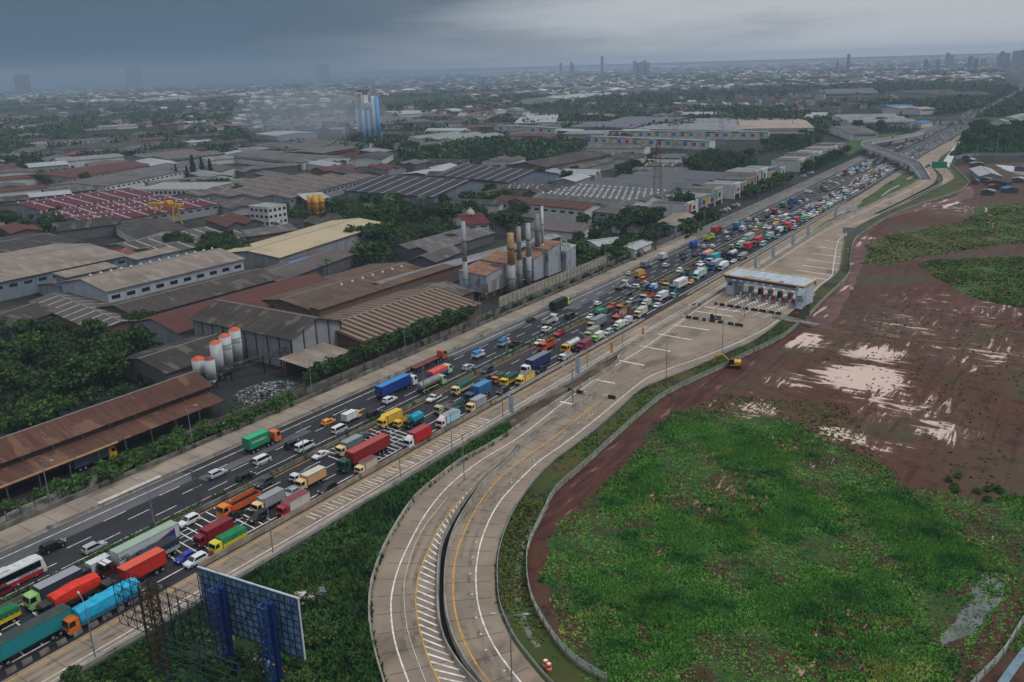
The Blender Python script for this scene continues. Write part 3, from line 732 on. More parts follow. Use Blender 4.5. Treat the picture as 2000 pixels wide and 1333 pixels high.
panel_wall(-178.2, 118, 156, 3.2, 'dark stained block wall in front of the rubbish heap', surf('stained_block', lin('#6a655c'), lin('#3c3a33'), (.5, .4, .8), .9, coord='world'), step=4)
panel_wall(-178.0, 158, 254, 2.0, 'long grey panel wall below the row of bushy trees')
panel_wall(-177.5, 256, 420, 2.3, 'grey panel wall under the tall noise screen and trees')
rt = root('noise_screen', (-178.6, 254, 0), 0, 'tall pale corrugated screen wall in front of the chimneys', 'wall')
mb, m2 = MB(), MB()
for k in range(30):
    y = k * 2.85
    mb.hexa([(-.1, y, 1.9), (.1, y, 1.9), (.1, y + 2.75, 1.9), (-.1, y + 2.75, 1.9), (-.1, y, 5.6), (.1, y, 5.6), (.1, y + 2.75, 5.6), (-.1, y + 2.75, 5.6)])
    m2.box(.12, y + 2.8, 0, .2, .12, 5.7)
mb.build('screen_panel', surf('screen_beige', lin('#a29a8c'), lin('#837c70'), (.2, .25, 1.2), .8, coord='world'), rt); m2.build('pier', STEEL, rt)

# ------------------------------------------------------------------ street lamps
POLE = plain('lamp_pole_grey', '#8b9196', .5, .4, .3)
def lamp_mesh(h, reach):
    mb = MB(); mb.tube((0, 0, 0), (0, 0, h * .86), .13, 7, .08)
    return mb.mesh('pole', [POLE])
def arm_mesh(h, reach):
    mb = MB(); pts = [(0, 0, h * .86), (reach * .06, 0, h * .93), (reach * .25, 0, h * .98), (reach, 0, h)]
    mb.path(pts, .06, 6)
    return mb.mesh('arm', [POLE])
def head_mesh():
    mb = MB(); mb.loft([[(-.35, -.1, -.02), (-.35, .1, -.02), (-.35, .1, .08), (-.35, -.1, .08)], [(.1, -.17, -.04), (.1, .17, -.04), (.1, .17, .1), (.1, -.17, .1)], [(.45, -.1, -.02), (.45, .1, -.02), (.45, .1, .05), (.45, -.1, .05)]])
    return mb.mesh('lamp_head', [plain('lamp_head_grey', '#aab3b8', .4)])
LM = {}
def street_lamp(p, h=11.0, reach=2.2, rot=0.0, label='', group=None, double=False):
    k = (h, reach)
    if k not in LM: LM[k] = (lamp_mesh(h, reach), arm_mesh(h, reach), head_mesh())
    a, b, d = LM[k]
    rt = root('street_lamp', (p[0], p[1], 0), rot, label, 'street lamp', group)
    put(a, 'pole', rt)
    for s in ((0, math.pi) if double else (0,)):
        put(b, 'arm', rt, (0, 0, 0), s); put(d, 'lamp_head', rt, (math.cos(s) * reach, 0, h), s)
ORD = ['nearest', 'second', 'third', 'fourth', 'fifth', 'sixth', 'seventh', 'eighth', 'ninth', 'tenth', 'eleventh', 'twelfth', 'thirteenth', 'fourteenth', 'fifteenth', 'sixteenth', 'seventeenth', 'eighteenth', 'nineteenth', 'twentieth']
L1 = [g(93, 988), g(376, 873), g(614, 775), g(796, 697), g(931, 633), c('c6', 237, 490), c('c6', 605, 325), c('c6', 878, 195), c('c6', 1117, 105)] + [c('cb', x, y) for x, y in ()] + \
     [g(1283, 483), g(1329, 462), g(1371, 445), g(1411, 425), g(1476, 396), g(1504, 385), g(1531, 374), g(1555, 364)]
for i, p in enumerate(L1):
    street_lamp((hx(-175.4, p.y), p.y), 11.0, 2.4, R_(20), f'{ORD[i]} street lamp from the lower left along the outer parapet, arm over the service road', 'lamps on the outer parapet')
L2 = [g(301, 1030), g(597, 888), g(830, 772), g(993, 694), c('c6', 165, 848), c('c6', 668, 555), c('c6', 1070, 362), c('c6', 1393, 125), g(1390, 500), g(1478, 452), g(1560, 408)]
for i, p in enumerate(L2):
    street_lamp((hx(-148.6, p.y), p.y), 10.5, 2.4, R_(200), f'{ORD[i]} street lamp from the lower left in the median hedge strip', 'lamps in the median hedge')
L3 = [g(183, 1290), g(541, 1090), g(787, 941), c('c5', 1240, 740), c('c6', 706, 960), c('c6', 1075, 815), c('c8', 1055, 480), c('cb', 520, 910), c('cb', 720, 835)]
for i, p in enumerate(L3):
    street_lamp((hx(-119.4, p.y), p.y), 11.0, 2.6, R_(165), f'{ORD[i]} street lamp from the lower left on the right edge of the ramp', 'lamps along the ramp')
L4 = [g(1000, 1332), c('c5', 935, 1160), c('c6', 670, 1190), g(1301, 742), c('c6', 1840, 855), c('c5', 1705, 650), g(1454, 620), c('c5', 850, 990), g(1640, 540), g(1697, 455), g(1735, 420), g(1780, 400), g(1836, 375), g(1690, 497)]
LL = ['on the outer edge of the bend by the orange cones', 'in the divider of the bend by the hatching', 'in the toll plaza near the start of the divider', 'on the verge by the row of short white lines', 'on the verge near the toll gate approach',
      'beside the end of the double divider wall', 'in front of the toll gate roof', 'at the foot of the bend beside the ramp', 'beyond the toll gate at the right edge', 'by the grey overhead sign', 'in the long straight past the grey sign', 'on the far straight before the loop', 'at the start of the loop below the green sign', 'by the exit lanes behind the gate']
for i, p in enumerate(L4):
    street_lamp((p.x, p.y), 11.5, 2.3, R_(30) if i == 0 else R_(12), f'double armed street lamp {LL[i]}', 'double armed lamps on the toll road', True)

# ------------------------------------------------------------------ signs
def board_sign(p, rot, w, h, z, mat, label, text=None, posts=2, cat='road sign', tm=None, ts=None):
    rt = root('road_sign', (p[0], p[1], 0), rot, label, cat)
    mb = MB(); mb.box(0, 0, z, w, .12, h); mb.build('sign_board', mat, rt)
    mb = MB(); mb.box(0, -.075, z + .08, w - .16, .02, h - .16); mb.build('sign_face', mat, rt)
    for s in ((-1, 1) if posts == 2 else (0,)):
        mb = MB(); mb.tube((s * w * .38, .14, 0), (s * w * .38, .14, z + h), .09, 6); mb.build('post', STEEL, rt)
    if text: lettering(text, rt, (0, -.1, z + h / 2), ts or h * .3, tm or MARK_W)
    return rt
def lettering(s, parent, loc, size, mat, rot=(R_(90), 0, 0)):
    cu = bpy.data.curves.new('lettering', 'FONT'); cu.body = s; cu.size = size; cu.align_x = 'CENTER'; cu.align_y = 'CENTER'; cu.extrude = .01
    cu.resolution_u = 2; cu.materials.append(mat)
    t_ = bpy.data.objects.new('lettering', cu); me = bpy.data.meshes.new_from_object(t_); bpy.data.objects.remove(t_)
    o = bpy.data.objects.new('lettering', me); COL.objects.link(o); o.parent = parent; o.location = loc; o.rotation_euler = rot
    return o
GREEN_S = plain('sign_green', '#0a8f68', .4)
board_sign(c('ca', 1770, 690), R_(25), 10.5, 4.6, 5.2, GREEN_S, 'big green direction sign above the island where the loop splits')
board_sign(c('ct', 1540, 150), R_(5), 8.5, 2.6, 6.0, plain('sign_grey', '#8d939a', .5), 'grey overhead sign backed on posts at the bend beyond the toll gate')
board_sign(g(1660, 428), R_(5), 7, 2.6, 4.5, plain('sign_white', '#d4d7d8', .5), 'white sign board on the verge between the ramp and the toll road')
bl = plain('panel_pale_blue', '#9fb2c8', .5)
SIG = [g(995, 812), g(1127, 736), c('c9', 180, 1220), c('c9', 530, 1050), c('c9', 840, 850), c('c9', 1110, 700), g(1631, 430)]
for i, p in enumerate(SIG):
    rt = root('marker_panel', (hx(-119.2, p.y), p.y, 0), R_(-4), f'{ORD[i]} pale blue twin marker panel from the lower left on the ramp parapet', 'marker sign', 'pale twin panels on the ramp parapet')
    for s in (-.42, .42):
        mb = MB(); mb.box(s, 0, 1.0, .62, .12, 4.6); mb.build('panel', bl, rt)
    mb = MB(); mb.box(0, .12, 0, .18, .12, 3.2); mb.build('post', STEEL, rt)
for i, p in enumerate((c('c5', 1980, 270), c('c6', 978, 855), c('c6', 1222, 712))):
    rt = root('warning_panel', (p.x, p.y, 0), R_(-10), ('yellow stacked arrow panel on the ramp parapet, first from the left', 'yellow stacked arrow panel on the ramp, the middle one', 'small yellow arrow panel on the ramp parapet nearest the toll gate')[i] if i else 'yellow stacked arrow panel on the ramp parapet, lowest of the three', 'warning sign', 'yellow arrow panels')
    for k in range(3 if i < 2 else 2):
        mb = MB(); mb.box(0, 0, .9 + k * 1.1, 1.0, .08, .95); mb.build('panel', plain('sign_amber', '#d99a22', .5), rt)
    mb = MB(); mb.box(0, .1, 0, .12, .12, 3.6); mb.build('post', STEEL, rt)
# lattice gantry pole in the median on the left
p = g(388, 985)
rt = root('gantry_post', (p.x, p.y, 0), R_(0), 'grey post with lattice mast standing in the median near the lower left', 'gantry post')
mb = MB(); mb.tube((-.7, 0, 0), (-.7, 0, 7.6), .22, 8); mb.build('post', STEEL, rt)
mb = MB(); mb.lattice((.45, 0, 0), (.45, 0, 7.4), .75, 9, .05); mb.build('lattice_mast', plain('dark_steel', '#4a4d50', .6), rt)

# ------------------------------------------------------------------ toll gate
PA, PB, PC = g(1416, 538, 7.6), g(1568, 561, 7.6), g(1440, 527, 7.6)
u = Vector((PB.x - PA.x, PB.y - PA.y, 0)); TGL = u.length; u.normalize()
tg_rot = math.atan2(u.y, u.x); v_ = Vector((-u.y, u.x, 0))
tg_c = PA + u * (TGL / 2) + v_ * 5.5
tg = root('toll_gate', (tg_c.x, tg_c.y, 0), tg_rot, 'toll gate with a pale sloping roof edged in yellow, spanning the plaza lanes', 'toll gate')
hl = TGL / 2
mb = MB(); mb.hexa([(-hl, -5.3, 7.55), (hl, -5.3, 7.55), (hl, 5.3, 8.3), (-hl, 5.3, 8.3), (-hl, -5.3, 7.75), (hl, -5.3, 7.75), (hl, 5.3, 8.5), (-hl, 5.3, 8.5)])
mb.build('roof', surf('toll_roof_sheet', lin('#aeb7bf'), lin('#8f9aa6'), (1.2, .12, .1), .5, spec=.4), tg)
mb = MB()
for y, z in ((-5.3, 7.5), (5.3, 8.25)): mb.box(0, y, z, 2 * hl + 1.0, .45, .5)
for x in (-hl - .3, hl + .3): mb.hexa([(x - .3, -5, 7.5), (x + .3, -5, 7.5), (x + .3, 5, 8.25), (x - .3, 5, 8.25), (x - .3, -5, 8.1), (x + .3, -5, 8.1), (x + .3, 5, 8.85), (x - .3, 5, 8.85)])
mb.build('roof_edge', plain('edge_yellow', '#d8b676', .5), tg)
mb = MB(); mb.box(0, -5.35, 6.75, 2 * hl + .8, .5, .72); mb.build('fascia', plain('fascia_navy', '#2b2f5a', .5), tg)
mb = MB(); mb.box(0, -5.2, 5.7, 2 * hl, .4, 1.04); mb.box(0, 5.2, 6.2, 2 * hl, .4, 1.9); mb.build('fascia_lower', plain('fascia_grey', '#8f94b4', .5), tg)
for i in range(6):
    mb = MB(); mb.box(-hl + 4 + i * 3.0, -5.62, 6.0, 1.1, .1, .6); mb.build('lane_sign', plain('lane_sign_white', '#dfe3e8', .4), tg)
tg_w = wallm('#b4bac4', '#6f7480', .35)
for x, w in ((-hl + 1.6, 3.0), (hl - 1.6, 3.0)):
    mb = MB(); mb.box(x, 0, 0, w, 8.2, 5.9); mb.box(x, 0, 5.9, w, 8.2, 1.6); o = mb.build('side_tower', tg_w, tg)
    mb = MB(); mb.box(x, -4.14, 3.6, 1.8, .08, 1.2); mb.build('emblem_panel', plain('emblem_blue', '#1c3f7c', .4), o)
for z in (7.93,):
    lettering('GERBANG TOL', tg, (-hl * .22, -3.7, 7.92), 1.55, plain('letter_navy', '#2a2f5c', .5), (R_(4), 0, 0))
    lettering('BITUNG 2', tg, (hl * .22, -3.7, 7.92), 1.55, plain('letter_orange', '#e2a13a', .5), (R_(4), 0, 0))
mb = MB(); mb.cyl(-hl * .47, -3.7, 7.90, .8, .08, 12); mb.build('emblem', plain('letter_orange', '#e2a13a', .5), tg)
mb = MB(); mb.cyl(hl * .43, -3.7, 7.90, .7, .08, 12); mb.build('emblem', plain('letter_navy', '#2a2f5c', .5), tg)
nl = 6
CHEV = (lambda t: t.done(t.mix(t.math('GREATER_THAN', t.math('FRACT', t.math('MULTIPLY', t.math('ADD', [o for o in [t.node('ShaderNodeSeparateXYZ')]][0].outputs[1], 100.0), 0.55)), .5), lin('#e6e2d8'), lin('#17171a')), .7))(NT('kerb_black_white'))
_t = CHEV.node_tree
_sx = [n for n in _t.nodes if n.type == 'SEPXYZ'][0]; _tc = _t.nodes.new('ShaderNodeTexCoord'); _t.links.new(_tc.outputs['Object'], _sx.inputs[0])
booth_g = plain('booth_grey', '#a7adb4', .5); booth_n = plain('booth_navy', '#23305a', .4)
for i in range(1, nl + 1):
    x = -hl + 3 + (2 * hl - 6) * i / (nl + .35)
    w_pos = tg.matrix_basis @ Vector((x, 0, 0))
    wp = tg_c + u * x
    rt = root('toll_island', (wp.x, wp.y, 0), tg_rot, f'toll lane island with booth, {ORD[i - 1] if i > 1 else "first"} from the ramp side under the gate roof', 'toll island', 'toll islands under the gate')
    mb = MB(); mb.loft([[(-.15, -16, 0), (.15, -16, 0), (.15, -16, .22), (-.15, -16, .22)], [(-1.0, -9, 0), (1.0, -9, 0), (1.0, -9, .25), (-1.0, -9, .25)], [(-1.0, 11, 0), (1.0, 11, 0), (1.0, 11, .25), (-1.0, 11, .25)], [(-.15, 15, 0), (.15, 15, 0), (.15, 15, .22), (-.15, 15, .22)]])
    mb.build('kerb', CHEV, rt)
    mb = MB(); mb.box(0, 2.5, .25, 1.2, 2.2, 2.3); o = mb.build('booth', booth_g if i % 2 else booth_n, rt)
    mb = MB(); mb.box(0, 2.5, 1.35, 1.26, 1.8, .8); mb.build('booth_window', GLASS, o)
    mb = MB(); mb.box(0, 2.5, 2.55, 1.5, 2.5, .15); mb.build('booth_roof', booth_g, o)
    mb = MB(); mb.box(0, -5.5, .25, .55, .8, 1.9); mb.build('ticket_machine', plain('machine_white', '#c9ccd0', .4), rt)
    mb = MB(); mb.cyl(0, -8, .25, .45, 1.0, 10); mb.build('bollard', plain('bollard_white', '#d4d2cc', .5), rt)
    if i > 2:
        mb = MB(); mb.box(0, -3.0, .25, 1.1, .5, 1.6); mb.build('red_board', plain('board_red', '#c2321f', .5), rt)
    mb = MB()
    P = [wp + v_ * s + u * t for s, t in ((-26, -.12), (-16, -.14), (-16, .14), (-26, .12))]
    mb.poly([(q.x, q.y, .068) for q in P]); struct(mb.build('lane_guide_line', MARK_W))
# steel stair tower by the gate
p = c('ct', 1050, 752)
rt = root('stair_tower', (p.x, p.y, 0), tg_rot, 'white steel stair tower beside the right end of the toll gate', 'stair tower')
mb = MB(); mb.lattice((0, 0, 0), (0, 0, 7.5), 2.6, 4, .10); mb.build('frame', plain('white_steel', '#b9c2cb', .5), rt)
for k in range(3):
    mb = MB(); s = -1 if k % 2 else 1
    mb.hexa([(-1.2, -.9 * s - .3, k * 2.4), (1.2, -.9 * s - .3, k * 2.4), (1.2, -.9 * s + .3, k * 2.4), (-1.2, -.9 * s + .3, k * 2.4), (-1.2, .9 * s - .3, k * 2.4 + 2.3), (1.2, .9 * s - .3, k * 2.4 + 2.3), (1.2, .9 * s + .3, k * 2.4 + 2.3), (-1.2, .9 * s + .3, k * 2.4 + 2.3)])
    mb.build('stair_flight', plain('white_steel', '#b9c2cb', .5), rt)
# rows of barrier blocks across the plaza
WB = [plain('barrier_dark', '#2b2523', .8), plain('barrier_white', '#c4beb2', .7)]
qb = [MB(), MB()]
for m in qb: m.loft([[(x, y, z) for y, z in ((-.35, 0), (.35, 0), (.3, .35), (.14, .95), (-.14, .95), (-.3, .35))] for x in (-.8, .8)])
qm = [m.mesh('barrier_block', [WB[i]]) for i, m in enumerate(qb)]
def block_row(a, b, n, where, grp, skip=()):
    a, b = Vector(a), Vector(b); d = b - a; r = math.atan2(d.y, d.x)
    for i in range(n):
        if i in skip: continue
        q = a.lerp(b, i / max(1, n - 1)); m = 0 if (i * 7 + n) % 3 else 1
        o = put(qm[m], 'barrier_block', None, (q.x, q.y, .02), r + rnd.uniform(-.12, .12))
        tag(o, f'{"white" if m else "black"} barrier block in the row {where}', 'barrier block', grp + (' (white)' if m else ' (black)'))
block_row(c('ct', 245, 722), c('ct', 890, 822), 26, 'across the lanes in front of the toll gate', 'row of blocks before the toll gate')
block_row(c('c6', 1545, 565), c('c6', 1985, 632), 21, 'across the middle of the plaza', 'row of blocks in mid plaza', (8, 9, 14))
block_row(c('c6', 660, 1140), c('c6', 770, 1165), 5, 'closing the lanes at the end of the divider', 'row of blocks by the divider')
block_row(c('c6', 930, 1190), c('c6', 985, 1198), 3, 'standing alone on the right of the divider end', 'blocks right of the divider')
block_row(c('c6', 1590, 478), c('c6', 1650, 470), 3, 'on the ramp edge by the barrier gap', 'blocks by the barrier gap')
# cones and small road things
cone = MB(); cone.tube((0, 0, .03), (0, 0, .95), .24, 10, .06); cone.box(0, 0, 0, .6, .6, .05)
CONE = cone.mesh('traffic_cone', [plain('cone_orange', '#d8481f', .5)])
for i, p in enumerate((c('c7', 1280, 1245), c('c7', 1300, 1265))):
    rt = root('traffic_drum', (p.x, p.y, 0), 0, ('left of two orange and white traffic drums by the bend guard rail', 'right of two orange and white traffic drums by the bend guard rail')[i], 'traffic drum')
    mb = MB(); mb.cyl(0, 0, 0, .42, 1.25, 12); mb.build('drum', plain('cone_orange', '#d8481f', .5), rt)
    mb = MB(); mb.cyl(0, 0, .45, .43, .3, 12); mb.cyl(0, 0, 1.0, .3, .35, 10); mb.build('white_band', plain('band_white', '#d8d8d8', .5), rt)
DEL = [c('c7', x, y) for x, y in ((1073, 130), (1028, 215), (955, 318), (863, 492), (840, 582), (826, 680), (836, 805), (863, 945), (890, 1045), (920, 1140), (1030, 1265))] + [c('c5', x, y) for x, y in ((1845, 690), (1822, 695), (1740, 755), (1650, 825), (1268, 1175), (1428, 1015))]
dm = MB(); dm.cyl(0, 0, 0, .22, .06, 8); dm.cyl(0, 0, .06, .045, .95, 6); DM = dm.mesh('delineator_post', [plain('delineator_white', '#d9d3c8', .5)])
for p in DEL: tag(put(DM, 'delineator_post', None, (p.x, p.y, .02)), 'slim white delineator post standing on the right lane of the curved toll road', 'delineator post', 'delineator posts on the curve')
# trailer light / message board in mid plaza
p = c('ct', 235, 865)
rt = root('lighting_trailer', (p.x, p.y, .02), R_(10), 'dark portable mast trailer standing in mid plaza behind the block row', 'trailer')
mb = MB(); mb.box(0, 0, .4, 3.6, 1.5, .8); mb.box(-1.4, 0, .4, .8, 1.4, 1.5); mb.build('body', CHASSIS, rt)
mb = MB(); mb.tube((0, 0, 1.2), (0, 0, 4.6), .09, 6); mb.build('mast', CHASSIS, rt)
# culvert slab with concrete pipe
p = c('ct', 1010, 880)
tag((lambda m: m.build('culvert_slab', CONC_D, None, False, (p.x, p.y, 0), R_(-20)))((lambda m: (m.box(0, 0, -.05, 16, 5, .35), m)[1])(MB())), 'flat concrete culvert crossing from the plaza edge to the mud', 'culvert')
p = c('ct', 1095, 915)
tag((lambda m: m.build('concrete_pipe', CONC_G, None, False, (p.x, p.y, .5), 0))((lambda m: (m.tube((-3, .6, 0), (3, -.8, 0), .55, 12), m)[1])(MB())), 'pale concrete pipe lying by the culvert at the mud track', 'pipe')
p = c('ct', 1015, 822)
tag((lambda m: m.build('water_tank', plain('tank_red', '#c22a22', .4), None, False, (p.x, p.y, 0), 0))((lambda m: (m.cyl(0, 0, 0, .55, 1.0, 14), m.cyl(0, 0, 1.0, .35, .2, 12), m)[2])(MB())), 'small red tank beside the culvert right of the toll gate', 'tank')

# ------------------------------------------------------------------ excavator
p = c('c6', 1935, 950)
ex = root('excavator', (p.x, p.y, 0), R_(20), 'yellow excavator working over the fence at the edge of the mud', 'excavator')
YEL = plain('machine_yellow', '#dba01c', .45); TRK = plain('track_black', '#191817', .9)
for s in (-1, 1):
    mb = MB(); mb.loft([[(x, s * 1.2 + d, z) for x, z in ((-2.0, .35), (-1.6, 0), (1.6, 0), (2.0, .35), (1.6, .8), (-1.6, .8))] for d in (-.3, .3)]); mb.build('crawler_track', TRK, ex)
mb = MB(); mb.box(0, 0, .8, 2.6, 2.4, .25); mb.box(.95, 0, 1.05, 1.9, 2.6, 1.0); mb.build('body', YEL, ex)
mb = MB(); mb.box(-.75, -.65, 1.05, 1.4, 1.1, 1.6); o = mb.build('cab', plain('cab_black', '#1d2022', .3), ex)
mb = MB(); mb.box(-.78, -.65, 1.75, 1.44, 1.14, .7); mb.build('window', GLASS, o)
mb = MB(); mb.hexa([(-1, .1, 1.3), (-.7, .1, 1.3), (-.7, .6, 1.3), (-1, .6, 1.3), (-3.7, .1, 3.6), (-3.4, .1, 3.9), (-3.4, .6, 3.9), (-3.7, .6, 3.6)]); mb.hexa([(-3.7, .15, 3.5), (-3.4, .15, 3.9), (-3.4, .55, 3.9), (-3.7, .55, 3.5), (-5.6, .15, 3.0), (-5.5, .15, 3.4), (-5.5, .55, 3.4), (-5.6, .55, 3.0)]); mb.build('boom', YEL, ex)
mb = MB(); mb.hexa([(-5.7, .15, 3.3), (-5.4, .15, 3.3), (-5.4, .55, 3.3), (-5.7, .55, 3.3), (-5.9, .15, 1.2), (-5.6, .15, 1.2), (-5.6, .55, 1.2), (-5.9, .55, 1.2)][::1]); mb.build('stick', YEL, ex)
mb = MB(); mb.loft([[(x, y, z) for x, z in ((-6.2, 1.3), (-5.5, 1.4), (-5.3, .7), (-5.9, .3))] for y in (-.2, .9)]); mb.build('bucket', plain('bucket_grey', '#5a5450', .6), ex)

# ------------------------------------------------------------------ billboard and scaffold towers (lower left)
BLUE = plain('billboard_blue_steel', '#1c3f86', .5, .4); PAN = surf('billboard_back', lin('#7d9dba'), lin('#61829f'), (.5, .5, .8), .55, lin('#46657f'), (.6, .6, .3), (.55, .7))
A, B = Vector((-104.6, 68.2, 0)), Vector((-85.6, 70.3, 0)); d = (B - A); W = d.length; br = math.atan2(d.y, d.x); ctr = (A + B) / 2
bb = root('billboard', (ctr.x, ctr.y, 0), br, 'large blue billboard seen from behind, on two lattice legs above the weeds', 'billboard')
mb = MB(); mb.box(0, .3, 6.2, W, .12, 9.8); mb.build('panel', PAN, bb)
mb = MB()
for z in np.linspace(6.3, 15.9, 9): mb.box(0, .05, z, W, .09, .09)
for x in np.linspace(-W / 2, W / 2, 18): mb.box(x, -.02, 6.2, .09, .09, 9.8)
for x0 in np.linspace(-W / 2, W / 2 - W / 6, 6):
    mb.tube((x0, -.15, 6.2), (x0 + W / 6, -.15, 11), .06, 4); mb.tube((x0 + W / 6, -.15, 6.2), (x0, -.15, 11), .06, 4)
    mb.tube((x0, -.15, 11), (x0 + W / 6, -.15, 16), .06, 4); mb.tube((x0 + W / 6, -.15, 11), (x0, -.15, 16), .06, 4)
mb.build('frame', plain('billboard_frame', '#16314e', .5), bb)
mb = MB(); mb.box(0, .3, 16.0, W + .2, .3, .16); mb.box(W / 2 + .05, .3, 6.0, .16, .3, 10); mb.build('trim', plain('white_steel', '#b9c2cb', .5), bb)
for x in (-W * .22, W * .27):
    mb = MB(); mb.lattice((x - .55, -1.4, 0), (x - .55, -1.4, 14.5), 1.3, 11, .12); mb.build('leg', BLUE, bb)
    mb = MB(); mb.box(x + .5, -1.0, 0, .7, .7, 15); mb.build('leg', plain('billboard_post_blue', '#132a63', .5), bb)
    mb = MB(); mb.tube((x - .5, -1.4, 14), (x - .5, .3, 15.5), .1, 5); mb.tube((x - .5, -1.4, 8), (x - .5, .3, 8), .1, 5); mb.build('bracket', BLUE, bb)
RUST = plain('rusty_steel', '#4a3a28', .7)
DKB = plain('dark_blue_steel', '#16242f', .6)
fr = root('billboard_skeleton', (-106.3, 61.5, 0), br, 'bare steel billboard skeleton with a rusty ladder mast left of the blue billboard', 'billboard frame')
mb = MB(); mb.lattice((-.6, 0, 0), (-.6, 0, 16.2), 1.7, 13, .13); mb.build('mast', RUST, fr)
mb = MB()
for z in (6.2, 7.9, 9.6, 11.3, 13, 14.7):
    mb.tube((-10, 1.2, z), (10, 1.2, z), .06, 4); mb.tube((-10, 2.6, z), (10, 2.6, z), .06, 4)
for x in np.linspace(-10, 10, 11):
    mb.tube((x, 1.2, 6.2), (x, 1.2, 14.7), .06, 4); mb.tube((x, 2.6, 6.2), (x, 2.6, 14.7), .05, 4)
    for z in (6.2, 9.6, 13): mb.tube((x, 1.2, z), (x, 2.6, z + 1.7), .04, 3)
for x in np.linspace(-10, 8, 10):
    for z in (6.2, 9.6): mb.tube((x, 1.2, z), (x + 2, 1.2, z + 3.4), .05, 3); mb.tube((x + 2, 1.2, z), (x, 1.2, z + 3.4), .05, 3)
mb.build('frame', DKB, fr)
fr = root('billboard_skeleton', (-99, 59, 0), br, 'low teal steel girder frame in the shade below the blue billboard', 'billboard frame')
mb = MB()
for k in range(8):
    z = 1.5 + k * .95; mb.tube((-6, 1 + k * .3, z), (9, 1 + k * .3, z), .08, 4)
for x in (-6, 1.5, 9): mb.tube((x, 1, 0), (x, 3.2, 8.5), .12, 5)
mb.build('frame', plain('teal_steel', '#1b3d47', .6), fr)
# flyover over the motorway
def deck(name, Pn, Pf, z, label):
    a, b = resample(smooth_line(Pn, 5), 60), resample(smooth_line(Pf, 5), 60); o0 = a[0].copy()
    rt = root(name, (o0.x, o0.y, 0), 0, label, 'flyover'); zz = [z * min(1, (i + .5) / 7.0) if i < 7 else z for i in range(60)]
    mb, mw, mw2 = MB(), MB(), MB()
    for i in range(59):
        p, q, r_, s = a[i] - o0, b[i] - o0, b[i + 1] - o0, a[i + 1] - o0
        t0, t1 = zz[i], zz[i + 1]
        mb.hexa([(p.x, p.y, t0 - 1.4), (q.x, q.y, t0 - 1.4), (r_.x, r_.y, t1 - 1.4), (s.x, s.y, t1 - 1.4), (p.x, p.y, t0), (q.x, q.y, t0), (r_.x, r_.y, t1), (s.x, s.y, t1)])
    A3 = [Vector((p.x - o0.x, p.y - o0.y, t + .01)) for p, t in zip(a, zz)]; B3 = [Vector((p.x - o0.x, p.y - o0.y, t + .01)) for p, t in zip(b, zz)]
    wall_line(mw, A3, [(-.2, -1.3), (.2, -1.3), (.2, 1.0), (-.2, 1.0)]); wall_line(mw2, B3, [(-.2, -1.3), (.2, -1.3), (.2, 1.0), (-.2, 1.0)])
    mb.build('deck', surf('deck_grey', lin('#5d5e63'), lin('#4a4b50'), (.1, .1, .1), .85, coord='world'), rt); PP = surf('parapet_pale', lin('#b3b3b0'), lin('#9b9b98'), (.2, .2, .5), .8, coord='world'); mw.build('parapet', PP, rt); mw2.build('parapet', PP, rt)
    for i in (9, 14, 20, 27, 34, 40, 46, 52):
        m = (a[i] + b[i]) / 2 - o0; mp_ = MB(); mp_.cyl(m.x, m.y, -.2, 1.1, z - 1.5, 12); mp_.box(m.x, m.y, z - 2.2, 7, 2.2, .9, 0, .5); mp_.build('pier', CONC_G, rt)
deck('flyover', pl('ca', (1500, 600), (1350, 528), (1100, 440), (800, 320), (560, 238), (522, 190), (560, 150), (760, 118), (1000, 75), (1250, 40), (1500, -5), z=7.0) , pl('ca', (1655, 592), (1450, 482), (1100, 350), (800, 240), (695, 190), (722, 158), (900, 130), (1100, 92), (1300, 55), (1540, 8), z=7.0), 7.0, 'curved flyover crossing over the jammed motorway and doubling back')
br_ = root('road_bridge', (-165, 1236, 0), 0, 'low flat road bridge across the motorway at the far end of the jam', 'bridge')
mb = MB(); mb.box(0, 0, 6.2, 110, 11, 1.4); mb.build('deck', CONC_G, br_)
for s in (-1, 1):
    mb = MB(); mb.box(0, s * 5.4, 7.6, 110, .3, 1.2); mb.build('parapet', CONC_G, br_)
for x in (-22, 0, 22):
    mb = MB(); mb.box(x, 0, 0, 1.4, 9, 6.2); mb.build('pier', CONC_G, br_)

